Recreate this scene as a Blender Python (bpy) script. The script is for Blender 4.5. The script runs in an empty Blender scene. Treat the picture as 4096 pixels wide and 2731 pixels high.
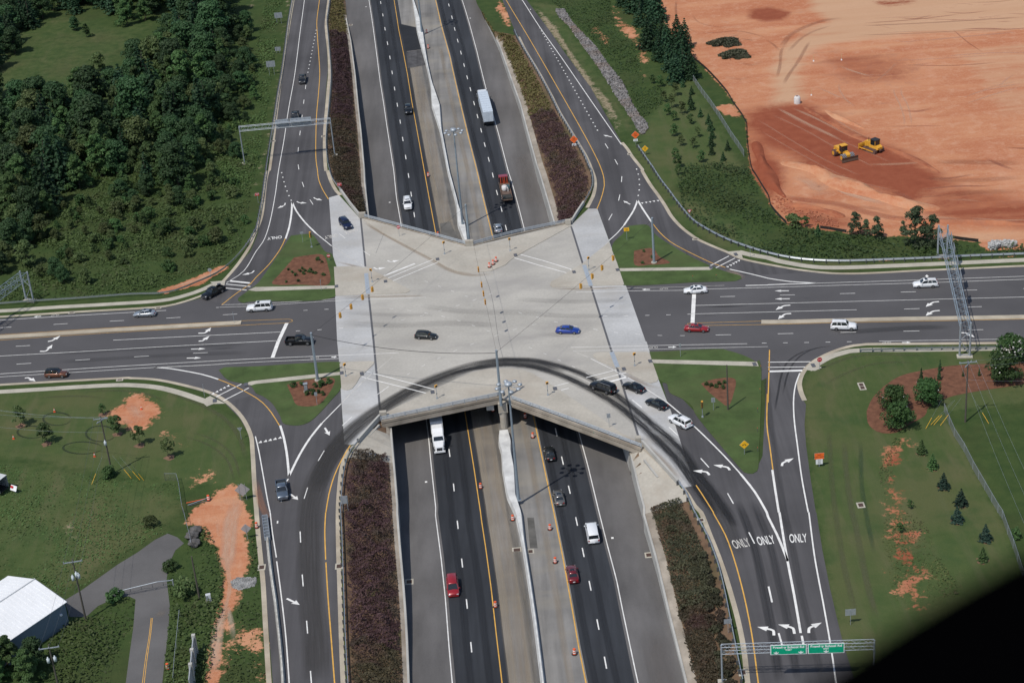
import bpy, bmesh, math, random
import numpy as np
from mathutils import Vector, Matrix
from mathutils.geometry import tessellate_polygon
C=bpy.context.scene; COL=C.collection
random.seed(7); RNG=np.random.default_rng(7)
# ---------------------------------------------------------------- camera, world, sun
F_PX=7353.389; PITCH=0.48171721; ROLL=-0.08644906; CAM_H=170.853
_F=Vector((0,math.cos(PITCH),-math.sin(PITCH))); _R=Vector((1,0,0)); _U=Vector((0,math.sin(PITCH),math.cos(PITCH)))
CR=math.cos(ROLL)*_R+math.sin(ROLL)*_U; CU=-math.sin(ROLL)*_R+math.cos(ROLL)*_U; EYE=Vector((0,0,CAM_H))
cd=bpy.data.cameras.new('camera'); cam=bpy.data.objects.new('camera',cd); COL.objects.link(cam)
M=Matrix((CR,CU,-_F)).transposed().to_4x4(); M.translation=EYE; cam.matrix_world=M
cd.sensor_width=36; cd.lens=F_PX/4096*36; cd.clip_start=.05; cd.clip_end=6000
cd.dof.use_dof=True; cd.dof.focus_distance=330; cd.dof.aperture_fstop=7
C.camera=cam
SUN_EL,SUN_AZ=math.radians(59),math.radians(44)   # shadows fall towards azimuth 44 deg east of the view axis
w=bpy.data.worlds.new('World'); C.world=w; w.use_nodes=True; nt=w.node_tree
sky=nt.nodes.new('ShaderNodeTexSky'); sky.sky_type='NISHITA'; sky.sun_disc=False; sky.sun_elevation=SUN_EL; sky.sun_rotation=SUN_AZ+math.pi
nt.links.new(sky.outputs[0],nt.nodes['Background'].inputs[0]); nt.nodes['Background'].inputs[1].default_value=.11
sd=bpy.data.lights.new('sun','SUN'); sd.energy=3.2; sd.angle=math.radians(.5); sd.color=(1,.95,.87)
so=bpy.data.objects.new('sun',sd); COL.objects.link(so)
SDIR=Vector((math.sin(SUN_AZ)*math.cos(SUN_EL),math.cos(SUN_AZ)*math.cos(SUN_EL),-math.sin(SUN_EL)))
so.rotation_euler=SDIR.to_track_quat('-Z','Y').to_euler()
C.view_settings.view_transform='Standard'; C.view_settings.look='None'; C.view_settings.exposure=0; C.view_settings.gamma=1
# ---------------------------------------------------------------- pixel to place
K=1024/2351
ROW={1:0,2:683,3:1366,4:2048}
def tp(rc,x,y): return ((rc%10-1)*1024+x*K, ROW[rc//10]+y*K)
def pl(s):
    """'22 10,20 30,40' : points in the tiles of the photograph survey (O = overview)"""
    out=[];rc=None
    for t in s.split():
        if ',' in t:
            x,y=map(float,t.split(','))
            out.append((x*1.7415,y*1.7415) if rc=='O' else tp(rc,x,y))
        else: rc='O' if t=='O' else int(t)
    return out
def at(p,z=0.):
    d=_F*F_PX+CR*(p[0]-2048)+CU*(1365.5-p[1])
    return EYE+d*((z-CAM_H)/d.z)
def toP(v):
    q=Vector(v)-EYE; f=q.dot(_F); return (2048+F_PX*q.dot(CR)/f, 1365.5-F_PX*q.dot(CU)/f)
def W(s,z=0.): return [at(p,z) for p in pl(s)]
def up(base,toppx):
    lo,hi=0,60
    for _ in range(40):
        m=(lo+hi)/2
        if toP(base+Vector((0,0,m)))[1]>toppx[1]: lo=m
        else: hi=m
    return lo
HZK=[(150,-1.8),(226,-2.7),(248,-4.1),(285,-6.3),(300,-6.5),(392,-6.5),(430,-5.6),(465,-4.8),(510,-4.0),(556,-2.1),(620,-2.05),(3000,-2.05)]
def hz(y): return float(np.interp(y,[k[0] for k in HZK],[k[1] for k in HZK]))
def ath(p,dz=0.):
    z=-5.
    for _ in range(25): z=.5*z+.5*(hz(at(p,z+dz).y))
    return at(p,z+dz)
def WH(s,dz=0.): return [ath(p,dz) for p in pl(s)]
class Line:
    def __init__(s,pts):
        pts=sorted(pts,key=lambda v:v.y); s.y=np.array([p.y for p in pts]); s.x=np.array([p.x for p in pts])
    def __call__(s,y):
        y=np.asarray(y,float); r=np.interp(y,s.y,s.x)
        a=(s.x[1]-s.x[0])/max(s.y[1]-s.y[0],.5); b=(s.x[-1]-s.x[-3])/(s.y[-1]-s.y[-3])
        r=np.where(y<s.y[0],s.x[0]+(y-s.y[0])*a,r); return np.where(y>s.y[-1],s.x[-1]+np.minimum(y-s.y[-1],400)*b,r)
# ---------------------------------------------------------------- objects
def tag(o,label=None,cat=None,group=None,kind=None):
    if label:
        o['label']=label
    if cat: o['category']=cat
    if group: o['group']=group
    if kind: o['kind']=kind
    return o
def empty(name,loc,rz=0,label=None,cat=None,group=None):
    o=bpy.data.objects.new(name,None); COL.objects.link(o); o.location=loc; o.rotation_euler=(0,0,rz); o.empty_display_size=.2
    return tag(o,label,cat,group)
def clone(o,parent=None):
    c=o.copy(); COL.objects.link(c)
    if parent: c.parent=parent
    for ch in o.children: clone(ch,c)
    return c
class MB:
    def __init__(s): s.v=[];s.f=[];s.m=[];s.cur=0
    def add(s,vs,fs):
        b=len(s.v); s.v+= [tuple(v) for v in vs]
        for f in fs: s.f.append([b+i for i in f]); s.m.append(s.cur)
        return s
    def box(s,c,d,R=None,taper=1.):
        vs=[]
        for z in(-1,1):
            k=1 if z<0 else taper
            for x,y in((-1,-1),(1,-1),(1,1),(-1,1)):
                p=Vector((x*d[0]/2*k,y*d[1]/2*k,z*d[2]/2)); p=R@p if R else p; vs.append(p+Vector(c))
        return s.add(vs,[(3,2,1,0),(4,5,6,7),(0,1,5,4),(1,2,6,5),(2,3,7,6),(3,0,4,7)])
    def tube(s,a,b,r0,r1=None,n=8,cap=True):
        r1=r0 if r1 is None else r1; a=Vector(a);b=Vector(b);d=(b-a).normalized()
        u=d.orthogonal().normalized(); w_=d.cross(u); vs=[]
        for p,r in((a,r0),(b,r1)):
            for i in range(n):
                t=2*math.pi*i/n; vs.append(p+(u*math.cos(t)+w_*math.sin(t))*r)
        fs=[(i,(i+1)%n,n+(i+1)%n,n+i) for i in range(n)]
        if cap: fs+= [tuple(range(n))[::-1],tuple(range(n,2*n))]
        return s.add(vs,fs)
    def path(s,pts,r,n=5):
        for a,b in zip(pts,pts[1:]): s.tube(a,b,r,r,n,False)
        return s
    def lathe(s,prof,n=14,c=(0,0,0)):
        vs=[(c[0]+r*math.cos(2*math.pi*i/n),c[1]+r*math.sin(2*math.pi*i/n),c[2]+z) for r,z in prof for i in range(n)]
        fs=[(k*n+i,k*n+(i+1)%n,(k+1)*n+(i+1)%n,(k+1)*n+i) for k in range(len(prof)-1) for i in range(n)]
        return s.add(vs,fs)
    def loft(s,secs,cap=True):
        n=len(secs[0]); b=len(s.v); vs=[p for q in secs for p in q]
        fs=[(k*n+i,k*n+(i+1)%n,(k+1)*n+(i+1)%n,(k+1)*n+i) for k in range(len(secs)-1) for i in range(n)]
        if cap: fs+=[tuple(range(n))[::-1],tuple((len(secs)-1)*n+i for i in range(n))]
        return s.add(vs,fs)
    def poly(s,pts,z=None):
        pts=[Vector((p[0],p[1],p[2] if z is None else z)) for p in pts]
        tr=tessellate_polygon([pts]); fs=[]
        for t in tr:
            a,b,c=[pts[i] for i in t]
            fs.append(t if (b-a).cross(c-a).z>0 else t[::-1])
        return s.add(pts,fs)
    def prism(s,pts,z0,z1):
        s.poly(pts,z1); n=len(pts)
        vs=[(p[0],p[1],z0) for p in pts]+[(p[0],p[1],z1) for p in pts]
        return s.add(vs,[(i,(i+1)%n,n+(i+1)%n,n+i) for i in range(n)])
    def ribbon(s,pts,w0,z=None,z0=None,off=0.):
        """flat strip along pts, optional skirt down to z0"""
        pts=[Vector(p) for p in pts]; L=[];R_=[]
        for i,p in enumerate(pts):
            d=(pts[min(i+1,len(pts)-1)]-pts[max(i-1,0)]); d.z=0; d.normalize(); nrm=Vector((-d.y,d.x,0))
            zz=p.z if z is None else z
            a=p+nrm*(off+w0/2);b=p+nrm*(off-w0/2); L.append(Vector((a.x,a.y,zz)));R_.append(Vector((b.x,b.y,zz)))
        n=len(pts); vs=L+R_; fs=[(i,n+i,n+i+1,i+1) for i in range(n-1)]
        if z0 is not None:
            vs+= [Vector((p.x,p.y,p.z+z0)) for p in L+R_]
            fs+=[(i,i+1,2*n+i+1,2*n+i) for i in range(n-1)]+[(n+i+1,n+i,3*n+i,3*n+i+1) for i in range(n-1)]+[(0,2*n,3*n,n),(n-1,2*n-1,4*n-1,3*n-1)]
        return s.add(vs,fs)
    def build(s,name,mats,parent=None,smooth=False,loc=None):
        me=bpy.data.meshes.new(name); me.from_pydata([tuple(v) for v in s.v],[],[tuple(f) for f in s.f])
        for m in (mats if isinstance(mats,(list,tuple)) else [mats]): me.materials.append(m)
        if any(s.m): me.polygons.foreach_set('material_index',s.m)
        if smooth: me.polygons.foreach_set('use_smooth',[True]*len(s.f))
        o=bpy.data.objects.new(name,me); COL.objects.link(o)
        if parent: o.parent=parent
        if loc is not None: o.location=loc
        return o
def smoothline(pts,step=1.5):
    """Catmull-Rom resample"""
    P=[Vector(p) for p in pts]; P=[P[0]*2-P[1]]+P+[P[-1]*2-P[-2]]; out=[]
    for i in range(1,len(P)-2):
        a,b,c,d=P[i-1:i+3]; n=max(1,int((c-b).length/step))
        for k in range(n):
            t=k/n; out.append(.5*((2*b)+(c-a)*t+(2*a-5*b+4*c-d)*t*t+(3*b-a-3*c+d)*t**3))
    out.append(P[-2]); return out
# ---------------------------------------------------------------- materials
def nodes(name):
    m=bpy.data.materials.new(name); m.use_nodes=True; n=m.node_tree; return m,n,n.nodes['Principled BSDF']
def N(n,t,**k):
    x=n.nodes.new(t)
    for a,b in k.items(): setattr(x,a,b)
    return x
def noise(n,vec,scale,detail=4,rough=.55,dist=0):
    x=N(n,'ShaderNodeTexNoise'); x.inputs['Scale'].default_value=scale; x.inputs['Detail'].default_value=detail; x.inputs['Roughness'].default_value=rough; x.inputs['Distortion'].default_value=dist
    n.links.new(vec,x.inputs['Vector']); return x.outputs['Fac']
def ramp(n,f,a,b,lo=.0,hi=1.):
    x=N(n,'ShaderNodeMapRange'); x.inputs[1].default_value=a;x.inputs[2].default_value=b;x.inputs[3].default_value=lo;x.inputs[4].default_value=hi
    n.links.new(f,x.inputs[0]); return x.outputs[0]
def mth(n,op,a,b):
    x=N(n,'ShaderNodeMath',operation=op)
    for i,v in enumerate((a,b)):
        if isinstance(v,(int,float)): x.inputs[i].default_value=v
        else: n.links.new(v,x.inputs[i])
    return x.outputs[0]
def mix(n,f,a,b,bl='MIX'):
    x=N(n,'ShaderNodeMix',data_type='RGBA',blend_type=bl)
    for i,v in ((0,f),(6,a),(7,b)):
        if isinstance(v,(int,float)): x.inputs[i].default_value=v
        elif isinstance(v,tuple): x.inputs[i].default_value=(*v,1)
        else: n.links.new(v,x.inputs[i])
    return x.outputs[2]
def pos(n,sc=(1,1,1),rz=0):
    g=N(n,'ShaderNodeNewGeometry'); mp=N(n,'ShaderNodeMapping'); mp.inputs['Scale'].default_value=sc; mp.inputs['Rotation'].default_value=(0,0,rz)
    n.links.new(g.outputs['Position'],mp.inputs['Vector']); return mp.outputs[0]
def bump(n,b,f,st,d=.1):
    x=N(n,'ShaderNodeBump'); x.inputs['Strength'].default_value=st; x.inputs['Distance'].default_value=d
    n.links.new(f,x.inputs['Height']); n.links.new(x.outputs[0],b.inputs['Normal'])
def surf(name,col,var=.25,scale=.15,rough=.9,streak=None,stain=None,sdir=0.,fine=6.):
    """worn mineral surface: large mottling, fine speckle, optional streaks along the traffic and soft stains"""
    m,n,b=nodes(name); p=pos(n)
    a=noise(n,p,scale,5); f=noise(n,p,fine,2); k=mth(n,'ADD',ramp(n,a,.3,.7,1-var,1+var),ramp(n,f,.2,.8,-.10,.10))
    if streak:
        s_=noise(n,pos(n,(streak,.012,1),sdir),1.,4); k=mth(n,'MULTIPLY',k,ramp(n,s_,.3,.7,.78,1.18))
    c=N(n,'ShaderNodeVectorMath',operation='SCALE'); c.inputs[0].default_value=col; n.links.new(k,c.inputs['Scale']); out=c.outputs[0]
    if stain:
        s2=noise(n,pos(n,(.05,.12,1),.2),1.,5,.6); out=mix(n,ramp(n,s2,.48,.72,0,.75),out,stain)
    n.links.new(out,b.inputs['Base Color']); b.inputs['Roughness'].default_value=rough; b.inputs['Specular IOR Level'].default_value=.25
    return m
def plain(name,col,rough=.6,metal=0.,coat=0.,var=.12,scale=3.):
    m,n,b=nodes(name); t=N(n,'ShaderNodeTexCoord'); a=noise(n,t.outputs['Object'],scale,3)
    c=N(n,'ShaderNodeVectorMath',operation='SCALE'); c.inputs[0].default_value=col; n.links.new(ramp(n,a,.3,.7,1-var,1+var),c.inputs['Scale'])
    n.links.new(c.outputs[0],b.inputs['Base Color']); b.inputs['Roughness'].default_value=rough; b.inputs['Metallic'].default_value=metal; b.inputs['Coat Weight'].default_value=coat; b.inputs['Coat Roughness'].default_value=.06
    return m
def leafmat(name,c1,c2,c3=None,transl=.25):
    m,n,b=nodes(name); at_=N(n,'ShaderNodeAttribute',attribute_name='v'); oi=N(n,'ShaderNodeObjectInfo')
    nz=noise(n,pos(n),.35,3)
    f=mth(n,'ADD',mth(n,'MULTIPLY',at_.outputs['Fac'],.55),mth(n,'MULTIPLY',nz,.45)); c=mix(n,ramp(n,f,.25,.75),c1,c2)
    if c3: c=mix(n,ramp(n,noise(n,pos(n),.12,3),.52,.66),c,c3)
    x=N(n,'ShaderNodeHueSaturation'); n.links.new(c,x.inputs['Color']); n.links.new(ramp(n,oi.outputs['Random'],0,1,.72,1.5),x.inputs['Value']); n.links.new(ramp(n,oi.outputs['Random'],0,1,.475,.508),x.inputs['Hue'])
    n.links.new(x.outputs[0],b.inputs['Base Color']); b.inputs['Roughness'].default_value=.65; b.inputs['Specular IOR Level'].default_value=.3
    tr=N(n,'ShaderNodeBsdfTranslucent'); n.links.new(x.outputs[0],tr.inputs[0]); ms=N(n,'ShaderNodeMixShader'); ms.inputs[0].default_value=transl
    n.links.new(b.outputs[0],ms.inputs[1]); n.links.new(tr.outputs[0],ms.inputs[2]); n.links.new(ms.outputs[0],n.nodes['Material Output'].inputs[0]); return m
ASPH=surf('asphalt',(.088,.085,.088),.14,.06,streak=None); ASPHR=surf('ramp asphalt',(.083,.08,.083),.2,.05,streak=.55,sdir=.1)
LANE=surf('lane asphalt',(.036,.039,.045),.2,.04,streak=.7,sdir=.03); SHOUL=surf('shoulder asphalt',(.125,.119,.116),.14,.05,streak=.25,sdir=.03)
MEDI=surf('median pavement',(.205,.197,.185),.28,.08,streak=.8,stain=(.27,.245,.20),sdir=.03); FRESH=surf('fresh asphalt',(.022,.024,.028),.15,.3)
DECK=surf('deck concrete',(.41,.39,.35),.13,.07,stain=(.30,.285,.265),fine=2.); SLAB=surf('approach slab',(.43,.43,.425),.17,.08,stain=(.35,.33,.30),fine=2.)
ISL=surf('island concrete',(.415,.385,.33),.12,.15,stain=(.35,.30,.24),fine=2.); KERB=surf('kerb concrete',(.42,.37,.29),.2,.25,stain=(.30,.24,.17)); WALK=surf('sidewalk concrete',(.42,.39,.325),.14,.3,fine=3)
CONC=surf('wall concrete',(.42,.41,.38),.16,.2); BARR=surf('barrier concrete',(.58,.58,.56),.22,.4); OLDC=surf('weathered concrete',(.32,.28,.23),.3,.3,stain=(.2,.16,.12))
WHITE=surf('white road paint',(.72,.71,.68),.15,.8); FADED=surf('worn white paint',(.52,.50,.46),.3,.6); YEL=surf('yellow road paint',(.66,.37,.08),.15,.8)
JOINT=plain('joint rubber',(.10,.10,.105),.7); STEEL=plain('galvanised steel',(.38,.42,.46),.45,.35,var=.15); POLE=plain('grey pole paint',(.28,.34,.39),.45,.3); RAIL=plain('guard rail steel',(.40,.43,.46),.4,.6); DKST=plain('dark post steel',(.10,.105,.11),.6,.3)
WOOD=plain('pole wood',(.085,.075,.06),.85); ORANGE=plain('orange plastic',(.72,.11,.035),.5); REFL=plain('white sheeting',(.85,.85,.82),.4); BLACK=plain('black rubber',(.02,.02,.021),.7); SIGO=plain('orange sheeting',(.95,.17,.03),.5); SIGY=plain('yellow sheeting',(.88,.48,.02),.5); SIGR=plain('red sheeting',(.50,.015,.02),.5); SIGG=plain('green sheeting',(0,.36,.20),.45); ALU=plain('sign aluminium',(.40,.43,.46),.45,.4); SIGW=plain('white sign face',(.82,.83,.85),.5)
GLASS=plain('dark glass',(.015,.02,.024),.08,0,.6,var=.05); TYRE=plain('tyre rubber',(.018,.018,.018),.85); RIM=plain('alloy',(.40,.41,.43),.3,.85); LAMPW=plain('headlamp lens',(.75,.77,.8),.15); LAMPR=plain('tail lamp lens',(.35,.01,.012),.25); TRIM=plain('black trim',(.022,.022,.024),.55); CHROME=plain('chrome',(.6,.61,.63),.15,1)
SIGYL=plain('signal yellow paint',(.72,.36,.05),.45); MULCH=surf('pine mulch',(.150,.068,.040),.3,.9,fine=4); GRATE=plain('rusty grate',(.07,.04,.03),.8); CATY=plain('machine yellow',(.68,.34,.035),.5); TRACK=plain('dusty track',(.13,.075,.06),.8); SILT=plain('black fabric',(.018,.017,.016),.85); PIPEC=plain('white precast',(.62,.60,.58),.8); TACT=plain('tactile mat',(.09,.095,.11),.8)
BARK=plain('bark',(.085,.065,.048),.9,scale=8)
L_DK=leafmat('dark oak leaves',(.025,.062,.023),(.046,.098,.036)); L_MID=leafmat('green leaves',(.038,.084,.025),(.072,.132,.042)); L_OLV=leafmat('olive leaves',(.052,.086,.028),(.094,.124,.044)); L_PINE=leafmat('pine needles',(.014,.044,.021),(.030,.070,.031)); L_SPR=leafmat('blue spruce needles',(.016,.040,.030),(.034,.066,.046)); L_LIGHT=leafmat('pale leaves',(.040,.068,.032),(.075,.105,.055))
L_PURP=leafmat('purple shrub leaves',(.038,.019,.020),(.074,.040,.040),(.052,.040,.027),.15); L_PURG=leafmat('mixed shrub leaves',(.034,.029,.016),(.062,.050,.026),(.058,.032,.026),.15); L_DOLV=leafmat('dark olive shrub leaves',(.030,.033,.018),(.054,.054,.028),(.060,.042,.027),.15); L_WEED=leafmat('weed leaves',(.042,.080,.022),(.074,.122,.036),(.068,.088,.032)); L_WEEDD=leafmat('rank weed leaves',(.031,.074,.022),(.056,.110,.033),(.050,.088,.028)); L_WEEDY=leafmat('yellow weed leaves',(.085,.125,.038),(.15,.18,.06),(.13,.13,.06)); L_STRAW=leafmat('straw grass',(.10,.10,.03),(.17,.15,.055)); L_FLOW=leafmat('white blossom',(.55,.55,.48),(.8,.8,.74)); L_DEAD=leafmat('cut branches',(.055,.075,.042),(.13,.125,.08)); L_MYR=leafmat('myrtle leaves',(.022,.055,.016),(.05,.10,.028))
# ---------------------------------------------------------------- trench outline
TL=Line(W("12 680,-200 680,0 660,130 650,200 660,330 680,560 690,700 685,850 665,1050 650,1200 645,1350 660,1500 22 675,0 700,90 775,190 955,440 1080,1568 32 1145,700 950,925 870,1020 830,1110 800,1250 785,1400 775,1568 42 785,200 795,500 805,800 815,1100 830,1400 840,1568"))
TR=Line(W("12 2000,-60 2030,40 2090,140 2180,290 13 30,320 45,350 120,480 230,660 340,860 430,1040 520,1190 600,1330 660,1430 710,1550 23 740,80 742,150 715,220 660,310 545,495 885,1568 33 1165,905 1205,960 1525,1310 1590,1400 1650,1540 43 1720,110 1790,240 1850,390 1900,540 1940,700 1975,870 2000,1000 2040,1200 2080,1400 2110,1568"))
WT=-2.0
WL=Line(W("12 820,0 838,200 875,380 915,690 945,1000 968,1200 985,1400 1000,1568 22 1003,100 1020,250 1037,410 32 1245,790 1262,1000 1285,1250 1305,1568 42 1310,0 1328,300 1345,480 1365,700 1380,900 1395,1150 1412,1568",WT))
WR=Line(W("12 2011,-40 2080,130 2170,300 2235,430 2351,760 13 72,960 135,1200 225,1530 23 250,30 300,200 385,490 33 1085,1040 1150,1320 1195,1568 43 1215,0 1320,450 1425,900 1590,1568",WT))
# ---------------------------------------------------------------- ground with painted soil masks
def sdist(px,py,poly):
    P=np.array([(v.x,v.y) for v in poly]); Q=np.roll(P,-1,0); d=np.full(px.shape,1e9); ins=np.zeros(px.shape,bool)
    for (ax,ay),(bx,by) in zip(P,Q):
        ex,ey=bx-ax,by-ay; t=np.clip(((px-ax)*ex+(py-ay)*ey)/(ex*ex+ey*ey+1e-9),0,1)
        d=np.minimum(d,np.hypot(px-ax-t*ex,py-ay-t*ey)); c=((ay>py)!=(by>py)); 
        if abs(ey)>1e-9: ins^=c&(px<(ex*(py-ay)/ey+ax))
    return np.where(ins,d,-d)
PAD="13 1310,-260 1345,60 1400,200 1480,330 1600,470 1750,600 1850,720 1980,860 2060,960 2150,1100 2165,1250 2190,1568 23 2200,0 2250,100 2351,240 24 30,330 150,480 420,530 700,570 1050,600 1300,600 1620,640 1930,655 2010,735 2300,720 2900,760 3600,400 3600,-2200 24 0,-2600"
MASKS=[ (0,3,.53,"34 1080,900 1300,880 1260,1080 1190,1280 1300,1480 44 1360,200 1480,480 1500,800 1420,930 1250,800 1120,560 1090,100 34 1030,1300 1020,1000"), (3,4,.5,"34 950,850 1450,850 1450,1568 44 1600,700 1500,1000 1100,900 1000,200 34 1000,1400"), # channel, feather, strength, polygon
 (0,1.5,1,PAD),
 (0,2.5,.9,"31 1180,500 1300,480 1450,560 1480,640 1400,760 1330,820 1240,840 1130,760 1010,680 1020,630 1090,600"),
 (0,2.5,.6,"31 1480,780 1650,860 1720,960 1600,1000 1480,900"),(0,3,.62,"31 1700,1220 1900,1150 2050,1250 1960,1320 1760,1330"),
 (0,2,1.12,"31 2100,1310 2200,1330 2180,1450 2280,1568 41 2320,60 2240,250 2280,500 2170,620 2190,800 2080,950 2030,1250 2010,1590 1900,1590 1950,1200 1990,1000 2060,800 2070,560 2000,320 1900,230 1880,130 1730,90 1740,0 31 1800,1530 1930,1450"),
 (0,2.5,.6,"41 2200,1000 2351,1050 42 100,1000 150,1568 40,1568 41 2280,1300 2100,1350 2040,1500 2000,1300"),
 (0,1.2,1,"21 1440,1110 1560,1060 1700,1020 1860,950 1980,890 2120,850 2090,900 1980,960 1860,1040 1650,1090 1520,1135"),
 (0,2,.62,"13 900,20 960,60 1010,200 1160,250 1220,420 1280,560 1180,620 1150,520 1120,380 1000,320 930,200"),(0,2,.58,"13 660,240 800,250 900,350 940,440 850,430 760,330"),(0,2,.5,"13 1180,620 1240,640 1230,820 1190,760"),
 (0,2.5,.72,"34 1180,900 1420,880 1400,950 1250,1000 1150,1190 1030,1200 1010,1100 1060,960"),(0,2.5,.74,"34 1060,1300 1240,1380 1270,1568 44 1200,200 1100,250 1080,0 34 1110,1480"),(0,3,.78,"44 1150,600 1270,640 1450,540 1480,600 1340,650 1430,760 1440,950 1350,900 1270,760 1130,740"),(0,2.5,.62,"44 1200,130 1460,150 1350,520 1230,330"),
 (0,1.5,.55,"41 0,300 60,330 20,440 -60,420"),(0,1.5,.4,"41 100,290 150,340 90,370"),
 (0,1.2,.8,"13 1860,980 1980,950 2080,1000 2140,1090 2050,1080 1900,1040"),(0,2,.85,"12 2240,0 2330,120 2340,260 2280,220 2200,60"),
 (0,2,.6,"12 2180,-250 2330,-40 2330,-150 2230,-300"),(0,.8,.7,"24 560,800 700,812 850,818 1100,815 1640,800 2351,775 2351,790 1640,815 1100,830 850,832 560,815"),
 # lawn
 (1,2,1,"31 -100,470 1000,420 1500,430 1900,580 2200,740 2310,1000 2320,1300 2200,1350 1630,1290 1200,1210 0,1050 -300,1020"),
 (1,2,1,"34 330,545 330,300 450,180 900,50 3200,30 3200,400 2300,560 1700,640 1620,640 1750,880 2100,1560 44 2290,440 1500,1700 700,1500 450,0 34 340,760"),
 (1,3,1,"13 1050,1320 1250,1200 1230,1080 1350,1000 1400,780 1640,760 2060,1440 2100,1560 23 1540,80 1480,180 2351,700 24 0,800 850,840 2500,800 2500,860 800,900 0,840 23 1980,740 1500,450 1200,0"),
 (1,3,.9,"13 160,20 490,60 400,100 430,170 860,770 1110,1180 1000,1230 930,990 600,560 330,170"),
 (1,6,.5,"O -100,60 60,45 160,30 250,60 330,40 360,60 280,130 290,180 130,235 40,230 -100,200"),
 (1,3,.7,"31 -100,1080 700,1150 1000,1230 1640,1300 1700,1568 41 1700,0 1400,250 600,780 0,560 -200,300"),
 # dry / straw
 (2,1.2,.9,"13 190,40 400,240 520,440 700,700 900,930 1000,1150 1010,1230 960,1180 820,960 640,720 480,480 330,290 200,90"),
 (2,2,.55,"12 260,-50 330,0 240,700 130,1400 22 60,0 30,200 -60,420 21 2300,500 2270,650 22 -30,100 12 20,1450 100,1200 170,700 250,200"),
 (2,2,.5,"34 350,780 440,800 400,950 520,1300 500,1500 430,1500 370,1000"),(2,2,.45,"44 450,30 550,60 580,450 560,600 480,300"),(2,1.6,.75,"41 540,80 680,110 720,220 790,380 660,270 600,200"),
 (2,2,.6,"41 1070,1080 1190,1060 1180,1250 1130,1568 1080,1568 1110,1300"),(2,2.5,.45,"21 1000,400 1280,380 1420,400 1300,470 1100,470"),(2,4,.4,"21 700,120 1000,20 1200,60 1000,120 900,200 700,180"),(2,2,.5,"O 525,200 545,100 570,0 590,0 565,120 545,220"),
 (2,2.5,.4,"34 680,660 780,660 760,720 680,730"),
 # dark clay / tan clay
 (3,5,1,"O 1712,262 1760,250 1842,238 1930,285 2010,325 2090,365 2150,395 2185,425 2140,440 2090,470 2020,440 1920,405 1880,385 1800,350 1740,330 1718,300"),
 (3,3,.95,"O 1716,300 1745,325 1790,380 1800,430 1770,455 1745,440 1728,390"),(3,3,.6,"O 2140,440 2200,430 2360,455 2500,480 2500,530 2360,525 2200,515 2100,480"),(3,2,.8,"O 1715,22 1770,14 1812,28 1808,48 1755,52 1725,42"),(3,2,.7,"O 2016,4 2100,0 2110,6 2060,14 2020,14"),(3,5,.45,"O 1880,130 2000,120 2100,140 2100,190 1940,190"),
 (3,3,.5,"O 1780,480 1850,470 1960,500 1990,520 1900,540 1800,520"),
 (4,3,.9,"O 1820,-40 2700,-90 2700,62 2352,66 2100,76 1905,98 1860,112 1830,150 1840,235 1780,240 1778,160 1800,110 1850,70 1900,55"),
 (4,3,.4,"O 2200,120 2360,100 2500,240 2300,260"),(4,3,.4,"O 2080,530 2352,540 2500,560 2300,575"),
]
CLAY,n_,b_=nodes('ground soil and grass')
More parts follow.
